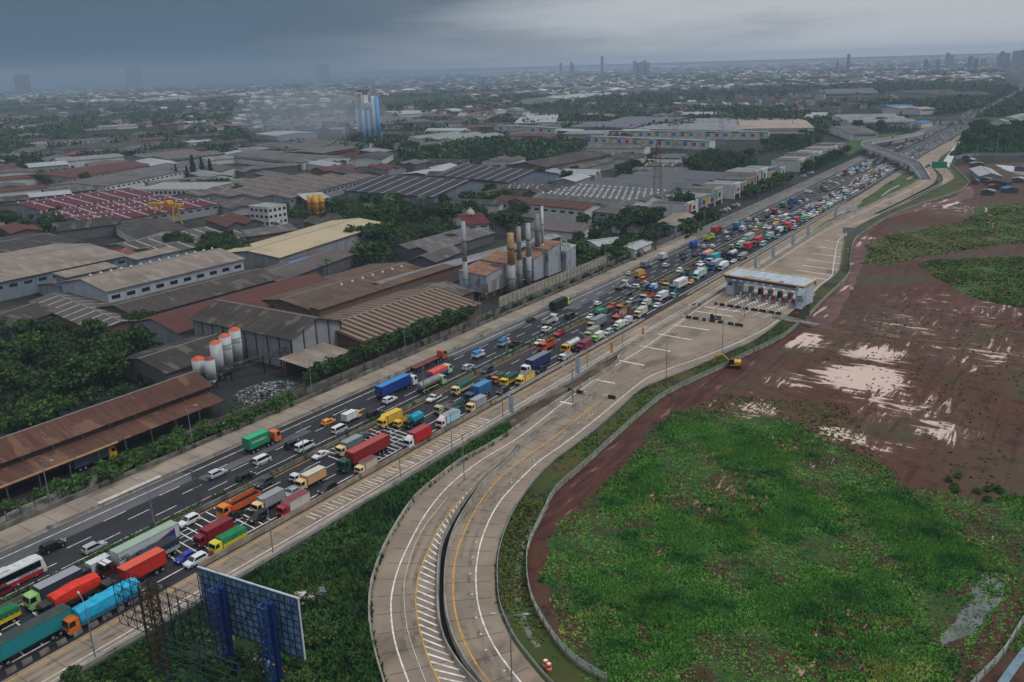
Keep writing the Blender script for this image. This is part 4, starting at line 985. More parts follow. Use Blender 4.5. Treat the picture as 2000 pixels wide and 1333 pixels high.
# ------------------------------------------------------------------ buildings
def px_rect(P0, P1, P2, z):
    """corner, corner along the ridge, corner across -> centre, rotation, length, width"""
    A, B, D = g(*P0, z), g(*P1, z), g(*P2, z)
    u = (B - A); u.z = 0; L = u.length; u.normalize(); v = Vector((-u.y, u.x, 0)); w = (D - A).dot(v)
    ctr = A + u * L / 2 + v * w / 2
    return ctr.x, ctr.y, math.atan2(-u.x, u.y), L, abs(w)
RF = {
 'rust': roofm('roof_rust_brown', lin('#5a3b30'), lin('#6f4d3e'), lin('#8a6a55'), None, (.60, .68)),
 'redbrown': roofm('roof_red_brown', lin('#6a4036'), lin('#5c3a33')),
 'mottle': roofm('roof_dark_mottled', lin('#403935'), lin('#554c45'), lin('#7d746b'), None, (.62, .66)),
 'dark': roofm('roof_dark_sheet', lin('#3c3835'), lin('#4a4541'), lin('#7d766d'), None, (.68, .72)),
 'beige': roofm('roof_beige_sheet', lin('#8d8074'), lin('#9c8f82'), lin('#a99c90'), None, (.64, .7)),
 'cream': roofm('roof_cream_sheet', lin('#cdbb9a'), lin('#bfae8d'), None, (3.2, .1, lin('#a4977e'))),
 'grey': roofm('roof_grey_sheet', lin('#5f5d5c'), lin('#6e6b69'), lin('#8b8785'), None, (.66, .72)),
 'greyl': roofm('roof_pale_grey', lin('#84868a'), lin('#94969a'), lin('#a9abad'), None, (.62, .7)),
 'white': roofm('roof_white_sheet', lin('#b9bdc0'), lin('#a5aaad')),
 'strip': roofm('roof_rust_striped', lin('#4c3a30'), lin('#5a463a'), None, (2.9, .42, lin('#82705f'))),
 'patch': roofm('roof_brown_patched', lin('#5a4a40'), lin('#6d5b4d'), lin('#8d5f3c'), None, (.58, .66)),
 'patchg': roofm('roof_grey_patched', lin('#4a4848'), lin('#66605b'), lin('#8e8379'), None, (.60, .66)),
 'bigdark': roofm('roof_charcoal_skylights', lin('#38343a'), lin('#423d42'), None, (10.5, .1, lin('#8d8f96'))),
 'maroon': roofm('roof_maroon_skylights', lin('#5e2230'), lin('#6d2c3a'), None, (12.0, .12, lin('#8f8a88'))),
 'gstripe': roofm('roof_grey_skylights', lin('#57524d'), lin('#646059'), None, (7.0, .11, lin('#a3a09b'))),
 'blueg': roofm('roof_blue_grey', lin('#6b7884'), lin('#7c8993'), None, (8.0, .1, lin('#a5b0b8'))),
 'greeng': roofm('roof_green_grey', lin('#7d8b82'), lin('#8f9b92'), None, (9.0, .08, lin('#b3bcb5'))),
 'peach': roofm('roof_pale_peach', lin('#b3a090'), lin('#a08d7e'), lin('#c9bcae'), None, (.55, .68)),
 'terra': roofm('roof_terracotta', lin('#7a4434'), lin('#8a5342')),
 'redtile': roofm('roof_dark_red_tile', lin('#5c2226'), lin('#6b2c30')),
 'blue': roofm('roof_blue_sheet', lin('#2f7fb0'), lin('#3f8fc0')),
 'teal': roofm('roof_teal_sheet', lin('#3b7f8a'), lin('#4a8e98')),
}
W_GREY, W_DGREY, W_WHITE, W_BEIGE, W_BROWN, W_BLUEG = wallm('#8b8e92'), wallm('#5c5d60'), wallm('#c2c3c0', '#77736c', .4), wallm('#9d907e'), wallm('#6b5548'), wallm('#77848f')
WIN = plain('window_dark', '#1f262b', .2, .5); DOOR = plain('door_grey', '#55585a', .6)
VENT = MB(); VENT.cyl(0, 0, 0, .32, .5, 7); VENT.tube((0, 0, .5), (0, 0, .95), .52, 8, .3); VENT = VENT.mesh('roof_vent', [plain('vent_white', '#c3c8cb', .45)])
def shed(name, label, cx, cy, rot, L, W, h, rise, roof, wall, cat='building', bays=1, over=.7, vents=None, ridge=True, windows=True, open_base=False, group=None, mono=0.0, posts=False, stripes=None):
    rt = root(name, (cx, cy, 0), rot, label, cat, group)
    w = W / bays; prof = [(-W / 2, 0), (W / 2, 0), (W / 2, h)]
    for k in range(bays - 1, -1, -1):
        x0 = -W / 2 + w * k
        if not mono: prof.append((x0 + w / 2, h + rise))
        prof.append((x0, h + (mono if k == 0 else 0)))
    mb = MB()
    if open_base:
        for x in (-W / 2 + .3, W / 2 - .3):
            for y in np.linspace(-L / 2 + .4, L / 2 - .4, max(2, int(L / 7))): mb.box(x, y, 0, .35, .35, h)
        mb.box(-W / 2 + .5, 0, 0, .3, L * .9, h * .9)
    else:
        b = len(mb.v); n = len(prof)
        for y in (-L / 2, L / 2): mb.v += [(x, y, z) for x, z in prof]
        mb.f.append(tuple(b + i for i in range(n))); mb.f.append(tuple(b + n + i for i in reversed(range(n)))); mb.m += [0, 0]
        for i, j in ((1, 2), (n - 1, 0), (0, 1)):
            mb.f.append((b + i, b + n + i, b + n + j, b + j)); mb.m.append(0)
    mb.build('wall', wall, rt)
    RFM = RF[roof] if isinstance(roof, str) else roof
    mb = MB(); hl = L / 2 + over
    def slab(xa, za, xb, zb):
        d = .14; n = max(1, int(L / 40))
        mb.hexa([(xa, -hl, za), (xb, -hl, zb), (xb, hl, zb), (xa, hl, za), (xa, -hl, za + d), (xb, -hl, zb + d), (xb, hl, zb + d), (xa, hl, za + d)])
    if mono: slab(-W / 2 - over, h + mono + .03 + over * mono / W, W / 2 + over, h + .03 - over * mono / W)
    else:
        s = rise / (w / 2)
        for k in range(bays):
            x0 = -W / 2 + w * k; oL = over if k == 0 else 0; oR = over if k == bays - 1 else 0
            slab(x0 - oL, h - oL * s + .03, x0 + w / 2, h + rise + .03); slab(x0 + w / 2, h + rise + .03, x0 + w + oR, h - oR * s + .03)
    ro = mb.build('roof', RFM, rt)
    if ridge and not mono:
        mb = MB()
        for k in range(bays): mb.box(-W / 2 + w * (k + .5), 0, h + rise + .1, .5, 2 * hl, .14)
        mb.build('ridge_cap', plain('ridge_cap', '#7d7872', .7), ro)
    if windows and not open_base and h > 4:
        for s in (1, -1):
            if s < 0 and h < 6: continue
            n = max(2, int(L / 6)) if cy < 560 else 1; st = L / n; mb = MB(); mb.box(0, 0, 0, .1, st * (.55 if n > 1 else .8), h * .15); me = mb.mesh('window', [WIN])
            for k in range(n): put(me, 'window', rt, (s * (W / 2 + .02), -L / 2 + st * (k + .5), h * .62))
        mb = MB(); mb.box(0, -L / 2 - .02, 0, min(4.5, W * .3), .12, min(4, h * .6)); mb.build('door', DOOR, rt)
    if posts:
        mb = MB()
        for k in range(int(L / posts) + 1):
            y = -L / 2 + k * posts
            mb.box(W / 2 + .1, y, 0, .25, .45, h - .1); mb.box(-W / 2 - .1, y, 0, .25, .45, h - .1)
        for k in range(int(W / posts) + 1):
            x = -W / 2 + k * posts; zt = h + rise * (1 - abs(x) / (W / 2)) - .3
            mb.box(x, -L / 2 - .1, 0, .45, .25, zt)
        mb.build('pilaster', wallm('#574a40'), rt)
    if vents:
        nx, ny, x0, x1, y0, y1 = vents; vs = 1.7 if 'turbine' in label else 1.15
        for i in range(nx):
            for j in range(ny):
                x = (x0 + (x1 - x0) * (i + .5) / nx) * W / 2; y = (y0 + (y1 - y0) * (j + .5) / ny) * L / 2
                k = min(bays - 1, int((x + W / 2) / w)); xc = -W / 2 + w * (k + .5)
                z = h + rise * (1 - abs(x - xc) / (w / 2)) + .1 if not mono else h + mono * (.5 - x / W)
                put(VENT, 'roof_vent', ro, (x, y, z), rnd.random(), (vs, vs, vs))
    return rt
def XY(x0, x1, y0, y1): return (x0 + x1) / 2, (y0 + y1) / 2, 0.0, y1 - y0, x1 - x0          # ridge along Y
def XYr(x0, x1, y0, y1): return (x0 + x1) / 2, (y0 + y1) / 2, R_(90), x1 - x0, y1 - y0         # ridge along X
# nearest rows, measured on the ground
r1 = shed('warehouse', 'long rusty brown shed with a lower lean-to roof, bottom left beside the bushes', *XY(-204, -191.5, 40, 137), 7, 2.6, 'rust', wallm('#3d3230'), windows=False)
mb = MB(); mb.hexa([(6.0, -46, 5.2), (12.5, -46, 4.0), (12.5, 48, 4.0), (6.0, 48, 5.2), (6.0, -46, 5.35), (12.5, -46, 4.15), (12.5, 48, 4.15), (6.0, 48, 5.35)]); mb.build('lean_to_roof', RF['rust'], r1)
mb = MB(); mb.box(12.55, -6, 3.95, .5, 46, .3); mb.build('gutter', wallm('#a5825f'), r1)
mb = MB()
for k in range(14): mb.box(12.2, -44 + k * 7, 0, .25, .25, 4.1); mb.box(6.6, -44 + k * 7, 4.6, .2, .2, 2.6)
mb.build('post', DOOR, r1)
shed('warehouse', 'tall grey panelled warehouse with dark mottled roof, its gable facing the motorway', *XYr(-243, -197, 171, 192), 10, 3.6, 'mottle', wallm('#8a8d92', '#4f4a45'), posts=5.2, windows=False, over=1.0)
rt = shed('factory_hall', 'wide low factory hall with pale and rust striped roof behind the row of bushy trees', *XY(-222, -182, 190, 246), 4.6, 3.4, 'strip', W_BROWN, windows=False)
shed('factory_hall', 'brown patched factory roof with a long raised ridge monitor, behind the striped hall', *XY(-262, -222.6, 208, 276), 5.2, 2.6, 'patch', W_BROWN, vents=(1, 7, .1, .3, -.3, .9), windows=False)
m_ = root('roof_monitor', (-222.3, 243, 0), 0, 'long narrow brown roof monitor between the striped and patched factory roofs', 'building'); mb = MB(); mb.box(0, 0, 0, 4.6, 76, 7.7); mb.build('wall', W_BROWN, m_)
mb = MB(); mb.hexa([(-3, -38.5, 8.0), (3, -38.5, 7.6), (3, 38.5, 7.6), (-3, 38.5, 8.0), (-3, -38.5, 8.15), (3, -38.5, 7.75), (3, 38.5, 7.75), (-3, 38.5, 8.15)]); mb.build('roof', RF['patch'], m_)
shed('factory_hall', 'patched brown hall beyond the striped hall, ending at the chimney plant', *XY(-222, -196, 247, 262), 4.2, 2.2, 'patchg', W_BROWN, windows=False)
shed('open_shed', 'low open shed with a beige sheet canopy at the foot of the grey panelled warehouse', *XY(-196, -185.5, 166, 183), 4.2, 0, 'beige', W_BROWN, mono=.9, open_base=True)
shed('warehouse', 'plain red brown roofed hall behind the grey panelled warehouse', *XY(-274, -247.5, 168, 242), 5.2, 3.0, 'redbrown', W_GREY, windows=False, ridge=False)
shed('warehouse', 'dark roofed hall with pale patches in front of the beige vented hall', *XY(-301, -275.5, 172, 238), 6, 2.4, 'mottle', W_DGREY, windows=False)
shed('warehouse', 'beige roofed hall with a row of ridge vents and pale grey walls', *XY(-338, -307, 181, 245), 9.5, 3.0, 'beige', wallm('#a3a9af', '#6a6a6a', .4), vents=(1, 14, -.05, .05, -.96, .96), over=.9)
for i, (x, y) in enumerate(((140, 545), (275, 510))):
    p = g(x, y, 9); shed('annex', ('small box annex with beige lean roof behind the vented hall, the nearer one', 'small box annex with beige lean roof behind the vented hall, the farther one')[i], p.x - 4, p.y + 9, 0, 22, 8, 10, 0, 'beige', W_BLUEG, mono=.8)
shed('warehouse', 'broad beige roofed warehouse at the left edge with pale blue grey walls', *XY(-430, -369, 150, 230), 8, 2.6, 'beige', W_BLUEG, over=.9)
shed('warehouse', 'low grey roof between the two beige halls', *XY(-366, -342, 186, 246), 4.2, 2, 'grey', W_GREY, windows=False)
shed('warehouse', 'long dark grey roof behind the broad beige warehouse at the left edge', *px_rect((-60, 515), (157, 472), (-70, 478), 7), 7, 2.4, 'dark', W_DGREY)
shed('warehouse', 'dark brown shed roof with light strips at the left, above the trees', *px_rect((190, 648), (60, 590), (250, 612), 5), 5, 1.6, 'gstripe', W_BROWN, windows=False)
shed('warehouse', 'small dark roof between the trees and the light striped shed on the left', *px_rect((20, 640), (120, 605), (0, 605), 5), 5, 1.8, 'dark', W_DGREY, windows=False)
shed('warehouse', 'dark brown hall with orange ridge strips behind the white silos', *XY(-240, -216, 141, 168), 5, 2.4, 'dark', W_DGREY, windows=False)
shed('warehouse', 'bright cream roofed long hall among the trees', *px_rect((545, 503), (752, 437), (470, 483), 8), 8, 2.0, 'cream', W_GREY, windows=False, over=1.0)
shed('warehouse', 'grey, red and blue patched lower hall along the cream roofed hall', *px_rect((545, 548), (690, 495), (540, 515), 6), 5.5, 1.8, roofm('roof_multi_patch', lin('#5d5a5a'), lin('#6b6562'), lin('#7c3530'), None, (.6, .66)), W_DGREY, windows=False)
mb = MB(); p = g(590, 507, 7.5); 
q = root('roof_tarp', (p.x, p.y, 7.3), R_(5), 'blue sheet laid on the patched roof below the cream hall', 'tarpaulin'); mb.hexa([(-3, -7, -.1), (3, -6, -.5), (3, 6, -.5), (-3, 7, -.1), (-3, -7, 0), (3, -6, -.4), (3, 6, -.4), (-3, 7, 0)]); mb.build('sheet', plain('sheet_blue', '#2f74b8', .5), q)
shed('factory_hall', 'huge charcoal roof with pale skylight strips and a grey gable end', *px_rect((847, 385), (672, 372), (990, 357), 9), 9, 6, 'bigdark', wallm('#6d7681'), windows=False, over=1.0)
shed('factory_hall', 'second charcoal skylight roof just behind the huge one', *px_rect((992, 353), (850, 340), (1090, 337), 9), 8, 5.5, 'bigdark', wallm('#6d7681'), windows=False, over=1.0)
shed('factory_hall', 'maroon roofed factory bay with pale strips, farther of the two', *px_rect((84, 411), (301, 378), (20, 397), 8), 7.5, 3, 'maroon', W_GREY, vents=(2, 12, -.7, .7, -.95, .95))
shed('factory_hall', 'maroon roofed factory bays studded with white vents, nearer of the two', *px_rect((180, 437), (427, 397), (92, 412), 7), 6.5, 2.2, 'maroon', wallm('#8d9094', '#5a5a58'), bays=2, vents=(4, 22, -.95, .95, -.95, .95))
shed('warehouse', 'grey hall with slanting white skylight strips below the yellow gantry crane', *px_rect((318, 497), (490, 460), (258, 470), 5), 5, 1.8, 'gstripe', W_GREY, bays=2, windows=False)
shed('house', 'small terracotta roofed house below the white striped grey hall', *px_rect((272, 499), (288, 480), (222, 487), 4), 4, 1.6, 'terra', W_BROWN, windows=False)
shed('canopy', 'long grey conveyor canopy near the small white office block', *px_rect((440, 430), (515, 412), (432, 424), 5), 5, 0, 'grey', W_GREY, mono=.8, open_base=True)
def block(name, label, P0, P1, P2, h, wall, storeys=3, cat='building', roofc='#8d8f90', rect=None, group=None, trim=None):
    cx, cy, rot, L, W = rect or px_rect(P0, P1, P2, h)
    rt = root(name, (cx, cy, 0), rot, label, cat, group)
    mb = MB(); mb.box(0, 0, 0, W, L, h); mb.build('wall', wall, rt)
    mb = MB(); mb.box(0, 0, h + .003, W - .5, L - .5, .12)
    mb.build('roof', plain('flat_roof_' + roofc[1:], roofc, .8), rt)
    mb = MB()
    for x in (-W / 2, W / 2): mb.box(x, 0, h + .004, .25, L + .25, .6)
    for y in (-L / 2, L / 2): mb.box(0, y, h + .006, W - .25, .25, .6)
    mb.build('parapet', wall, rt)
    for s in range(storeys):
        z = h * (s + .35) / storeys
        for face, (n, ln) in enumerate(((max(2, int(L / 3.5)), L), (max(1, int(W / 3.5)), W))):
            for k in range(n):
                t = -ln / 2 + ln * (k + .5) / n; mb = MB()
                if face == 0: mb.box(W / 2 + .02, t, z, .1, ln / n * .55, h / storeys * .42)
                else: mb.box(t, -L / 2 - .02, z, ln / n * .55, .1, h / storeys * .42)
                mb.build('window', trim if trim and s == 0 else WIN, rt)
    return rt
block('office_block', 'small white three storey office by the conveyor canopy and cement yard', (547, 437), (515, 445), (532, 395), 11, W_WHITE, rect=(lambda p: (p.x, p.y, 0, 14, 16))(g(525, 422, 5)))
block('office_block', 'white modern office with red window panels beside the tall conifers', (398, 371), (452, 357), (358, 350), 9, W_WHITE, 2, trim=plain('red_panels', '#7c2c30', .5))
shed('house', 'white gabled hall with grey roof right of the red windowed office', *px_rect((463, 385), (505, 352), (424, 366), 6), 6, 2.2, 'grey', W_WHITE)
rt = shed('workshop_row', 'white two storey terrace with red trim running behind the maroon factory', *px_rect((205, 364), (395, 327), (190, 345), 7), 7, 2.0, 'grey', W_WHITE)
shed('warehouse', 'brown hip roofed hall with beige walls left of the white terrace', *px_rect((140, 348), (300, 322), (57, 342), 6), 6, 3, 'redbrown', W_BEIGE)
shed('warehouse', 'orange brown block end of a long grey roof behind the brown hall', *px_rect((125, 304), (170, 302), (125, 294), 6), 6, 0.8, 'terra', wallm('#8d5a3c'), windows=False)
shed('warehouse', 'multi bay brown grey factory roofs stretching to the charcoal roof', *px_rect((565, 385), (725, 343), (440, 358), 8), 7, 2.2, roofm('roof_taupe', lin('#655a55'), lin('#72675f'), None, (14, .06, lin('#8d857e'))), W_GREY, bays=4)
shed('open_shed', 'white flat canopy by the yellow cement silos', *px_rect((600, 392), (645, 388), (585, 382), 7), 7, 0, 'white', W_WHITE, mono=.8, open_base=True)
# mid distance halls: (label, corner, along, across, h, rise, roof, wall, bays)
MID = [
 ('pale grey long hall with white wall at the left of the blue silo tower', (592, 318), (440, 303), (655, 305), 7, 2.5, 'grey', W_WHITE, 1),
 ('brown panelled hall at the foot of the blue and white tower', (628, 300), (700, 288), (608, 290), 9, 1.5, 'grey', wallm('#6d4a3c'), 1),
 ('wide ribbed grey roofs under the drifting smoke', (602, 293), (500, 285), (605, 272), 8, 2.5, 'gstripe', W_WHITE, 2),
 ('white light roofed hall left of the smoke', (540, 266), (500, 262), (560, 255), 7, 2, 'white', W_GREY, 1),
 ('long dark louvred roofs on the left, behind the brown hall', (240, 292), (330, 278), (215, 275), 7, 2, 'dark', W_GREY, 3),
 ('grey roofs with white gables at the far left', (60, 292), (20, 300), (130, 283), 7, 3, 'grey', W_WHITE, 3),
 ('long low grey hall across the left middle distance', (210, 300), (345, 285), (205, 290), 6, 2, 'grey', W_WHITE, 1),
 ('striped grey hall behind the white terrace', (330, 312), (440, 300), (310, 298), 7, 2.2, 'gstripe', W_GREY, 2),
 ('greenish multi gabled roofs right of the blue silo tower', (895, 275), (985, 264), (825, 266), 8, 2.5, 'greeng', W_WHITE, 3),
 ('grey ribbed hall just right of the tower foot', (770, 282), (830, 285), (745, 272), 7, 2, 'gstripe', W_WHITE, 1),
 ('small dark gabled hall in front of the tower', (745, 312), (768, 300), (705, 303), 6, 2.5, 'dark', W_WHITE, 1),
 ('long grey two storey block behind the tower', (745, 243), (850, 237), (748, 226), 8, 1.5, 'grey', W_GREY, 1),
 ('white flat roofs beyond the tower on the right', (780, 224), (845, 221), (778, 217), 6, 1, 'white', W_WHITE, 1),
 ('long dark ribbed factory roof behind the coloured terraces', (1112, 248), (1238, 250), (1108, 227), 9, 3, roofm('roof_slate_ribs', lin('#5c5c66'), lin('#676672'), None, (9, .12, lin('#9a9aa2'))), W_GREY, 2),
 ('very long pale grey factory roof right of the dark ribbed one', (1240, 252), (1440, 256), (1243, 229), 9, 2, 'greyl', W_WHITE, 2),
 ('white barrel roofed hall in front of the pale factory', (1410, 260), (1480, 256), (1413, 244), 7, 3, 'white', W_WHITE, 1),
 ('big pale peach roofed hall near the tall lamp masts', (1448, 252), (1590, 250), (1450, 234), 10, 2, 'peach', W_WHITE, 1),
 ('dark grey low hall in front of the peach roof', (1480, 262), (1570, 262), (1482, 250), 6, 1.5, 'grey', W_DGREY, 1),
 ('pale far warehouse with a white roof in the haze', (1112, 194), (1192, 184), (1090, 187), 10, 4, 'white', W_WHITE, 1),
 ('brick gabled shed with dark roof among the trees, mid right', (1065, 327), (1195, 302), (1012, 319), 9, 3, 'dark', wallm('#6d5b55'), 1),
 ('brown patched sheds right of the brick gabled shed', (1110, 335), (1200, 315), (1090, 325), 6, 2, 'patchg', W_GREY, 2),
 ('grey office hall with long window row by the green lawn', (1662, 262), (1716, 261), (1663, 246), 7, 2, 'grey', W_WHITE, 1),
 ('white tent roofs beyond the peach hall', (1570, 232), (1600, 232), (1560, 224), 7, 4, 'white', W_WHITE, 2),
 ('wide grey and white louvred roofs near the motorway bend', (1660, 240), (1790, 238), (1670, 224), 8, 1.8, 'greyl', W_WHITE, 3),
 ('blue roofed works far up the motorway', (1745, 212), (1795, 211), (1745, 205), 8, 2, 'blue', W_GREY, 1),
 ('reddish roofed works beside the blue one', (1798, 214), (1826, 212), (1790, 207), 8, 2, 'peach', W_WHITE, 2),
 ('pale blue shed half hidden by dark trees near the far bridge', (1800, 241), (1822, 238), (1796, 236), 6, 1.5, 'blue', W_WHITE, 1),
 ('long purple grey far roof right of centre', (1600, 184), (1715, 182), (1570, 176), 10, 3, 'grey', W_GREY, 2),
 ('far dark roof near the right horizon', (1830, 187), (1940, 184), (1820, 176), 10, 3, 'dark', W_GREY, 2),
 ('small white roofed hall far right of the motorway', (1965, 238), (2010, 225), (1955, 232), 6, 2, 'greeng', W_WHITE, 1),
 ('white two storey block with dark windows before the dark ribbed factory', (1005, 241), (1085, 239), (1003, 224), 8, 1, 'white', W_WHITE, 1),
 ('faint long grey hall at far left under the rain', (240, 200), (370, 196), (260, 191), 9, 3, 'greyl', W_GREY, 1),
 ('faint grey white hall in the rain, left', (420, 188), (485, 186), (405, 180), 10, 3, 'white', W_WHITE, 1),
 ('pale low factory roofs in the left haze', (430, 197), (500, 195), (440, 191), 8, 2, 'greyl', W_WHITE, 2),
 ('grey hall beyond the smoke left of the tower', (620, 240), (690, 236), (600, 232), 8, 2, 'grey', W_WHITE, 2),
 ('bright blue roof speck among the left houses', (226, 225), (248, 222), (224, 221), 6, 1, 'blue', W_WHITE, 1),
 ('far grey hall left of the pale warehouse', (1045, 172), (1110, 170), (1040, 167), 10, 3, 'greyl', W_GREY, 1),
 ('light roofed market hall right of the white block', (1100, 262), (1180, 262), (1095, 256), 7, 1.5, 'greyl', W_WHITE, 1),
]
for lab, a, b, d, h, rise, rf, wl_, bays in MID:
    shed('factory_hall', lab, *px_rect(a, b, d, h), h, rise, rf, wl_, bays=bays, ridge=False, windows=h > 6)
# saw of grey roofs and vented plant by the red mast
shed('factory_hall', 'row of five parallel grey ridged roofs by the red lattice mast', *px_rect((1303, 378), (1130, 364), (1345, 336), 7), 7, 2.4, roofm('roof_slate_plain', lin('#62666a'), lin('#6d7175')), W_BLUEG, bays=5, windows=False)
shed('factory_hall', 'grey plant roof crowded with white turbine vents', *px_rect((1230, 402), (1040, 386), (1245, 374), 8), 8, 2.2, 'grey', W_WHITE, bays=3, vents=(6, 15, -.95, .95, -.95, .95))
rt = shed('office_wing', 'long white two storey wing with galleries below the vented roof', *px_rect((1142, 410), (962, 392), (1160, 400), 8), 8, 1.8, 'redbrown', W_WHITE)
mb = MB()
for z in (3.7, 7.2): mb.box(-(0), 0, z, .1, 1, .1)
shed('warehouse', 'brown grey gabled wing in front of the vented plant, right', *px_rect((1205, 418), (1150, 412), (1225, 400), 6), 6, 2.4, 'grey', W_GREY)
shed('warehouse', 'taupe roofed hall between the chimneys and the white galleries', *px_rect((1130, 455), (1025, 445), (1137, 436), 5), 5, 2.4, roofm('roof_taupe_plain', lin('#665b58'), lin('#74696a')), W_WHITE)
shed('warehouse', 'white low roofs behind the green hedge near the motorway', *px_rect((1170, 482), (1235, 474), (1166, 468), 4), 4, 1.2, 'white', W_WHITE, bays=1)
shed('warehouse', 'white curved canopy roof by the motorway near the lamp mast', *px_rect((1240, 488), (1272, 474), (1225, 478), 4), 4, 1, 'white', W_WHITE, windows=False)
shed('house', 'brown flat roofed house among trees right beside the motorway', *px_rect((1318, 442), (1356, 420), (1290, 432), 5), 5, 1.0, 'beige', W_BLUEG, windows=False)
shed('house', 'grey hip roofed building by the mast, left of the brown roofed house', *px_rect((1240, 440), (1280, 425), (1215, 430), 5), 5, 2, 'grey', W_WHITE)
rt = shed('mosque', 'dark red hip roofed prayer hall with a small pale dome in the trees', *px_rect((912, 440), (955, 436), (905, 425), 5), 5, 3.4, 'redtile', W_WHITE)
mb = MB(); mb.loft([[(math.cos(t) * r, math.sin(t) * r, 8.4 + z) for t in np.linspace(0, 2 * math.pi, 13)[:-1]] for r, z in ((2.6, 0), (2.5, 1.0), (1.9, 2.0), (.9, 2.8), (.15, 4.0))]); mb.build('dome', plain('dome_pale', '#a9a49c', .5), rt)
shed('warehouse', 'long narrow grey roof strip behind the chimney plant', *px_rect((750, 556), (1095, 460), (742, 546), 7), 6.5, .6, 'greyl', W_DGREY, windows=False)
shed('warehouse', 'low dark grey roofs in the trees left of the chimneys', *px_rect((838, 492), (965, 455), (800, 474), 5), 5, 1.6, 'grey', W_DGREY, windows=False, bays=2)
shed('warehouse', 'dark ribbed gable with white stripe between the trees and grey roof strip', *px_rect((850, 512), (905, 490), (820, 500), 5), 5, 2.2, 'patchg', W_DGREY, windows=False)
shed('house', 'pink walled hut beside the tree left of the prayer hall', *px_rect((905, 462), (925, 455), (890, 450), 6), 6, 1, 'grey', wallm('#a08285'), windows=False)

# ------------------------------------------------------------------ chimney plant
rt = root('process_plant', (-196, 268, 0), 0, 'rusty topped grey process plant with ducts behind the pale screen wall', 'plant')
CLAD = surf('cladding_grey', lin('#a3a8b0'), lin('#8b9098'), (.15, 2.2, .15), .6, lin('#6b5a4a'), (.3, .3, .12), (.55, .7)); RUSTR = surf('rusted_sheet', lin('#8a6850'), lin('#6e5244'), (.4, .4, .4), .85, lin('#54343a'), (.2, .2, .2), (.55, .65))
for x, y, sx, sy, z, h in ((-3.5, 5, 13, 13, 2.5, 7.5), (-3, 18, 12, 12, 3, 9.0), (3, 30, 8, 8, 2, 9.5), (4, 39, 10, 10, 2.5, 11.5), (6, 50, 9, 8, 2, 9.0)):
    mb = MB(); mb.hexa([(x - sx / 2, y - sy / 2, z), (x + sx / 2, y - sy / 2, z), (x + sx / 2, y + sy / 2, z), (x - sx / 2, y + sy / 2, z), (x - sx / 2, y - sy / 2, z + h), (x + sx / 2, y - sy / 2, z + h - .6), (x + sx / 2, y + sy / 2, z + h + 1.0), (x - sx / 2, y + sy / 2, z + h + 1.4)]); w_ = mb.build('cladding_box', CLAD, rt)
    mb = MB(); e = .3; mb.hexa([(x - sx / 2 - e, y - sy / 2 - e, z + h + .03), (x + sx / 2 + e, y - sy / 2 - e, z + h - .57), (x + sx / 2 + e, y + sy / 2 + e, z + h + 1.03), (x - sx / 2 - e, y + sy / 2 + e, z + h + 1.43), (x - sx / 2 - e, y - sy / 2 - e, z + h + .2), (x + sx / 2 + e, y - sy / 2 - e, z + h - .4), (x + sx / 2 + e, y + sy / 2 + e, z + h + 1.2), (x - sx / 2 - e, y + sy / 2 + e, z + h + 1.6)]); mb.build('rusty_roof', RUSTR if y < 45 else RF['white'], w_)
    mb = MB()
    for a in (-.42, 0, .42):
        for b in (-.42, .42): mb.box(x + a * sx, y + b * sy, 0, .5, .5, z + .1)
    mb.box(x, y, 0, sx * .8, sy * .8, z - .1); mb.build('support_frame', wallm('#6b5c48'), rt)
mb = MB()
for k in range(9):
    y = 0 + k * 4.2; zt = 9 + rnd.uniform(-1, 1.5)
    mb.path([(-10.5, y, 0), (-10.5, y, zt - 2), (-9, y, zt), (-7.5, y + .4, zt - 1.2)], .45, 7)
mb.build('duct', wallm('#9a7f72', '#5b3336'), rt)
mb = MB()
for k in range(6): mb.lattice((2.5, -2 + k * 5, 0), (2.5, -2 + k * 5, 6 + (k % 3)), 1.6, 4, .09)
mb.build('pipe_frame', wallm('#8a6a3a', '#4a3a28'), rt)
mb = MB()
for k in range(5): mb.path([(8 + k * 1.2, 44, 10), (8 + k * 1.2, 44, 15 + k % 2), (9 + k * 1.2, 45, 11)], .22, 6)
mb.build('vent_pipe', plain('pipe_white', '#c2c5c6', .5), rt)
CH = [((911, 583), 30, .95, 'tall slim grey steel chimney at the left of the plant', '#9ba0a6', None), ((991, 572), 24, 1.5, 'thick chimney with ochre upper half in the middle of the plant', '#a4a8ac', '#a48650'),
      ((1007, 566), 25.5, 1.0, 'dull beige grey chimney next to the ochre one', '#8d877e', None), ((1025, 560), 26, 1.05, 'grey ringed chimney with a rusty collar right of centre', '#a3a8ae', None),
      ((1051, 547), 27.5, 1.1, 'dark grey chimney rising from the rust roofed box', '#7d7f84', None), ((1061, 545), 30.5, .62, 'slender white chimney, tallest at the right end of the plant', '#c3c7c9', None)]
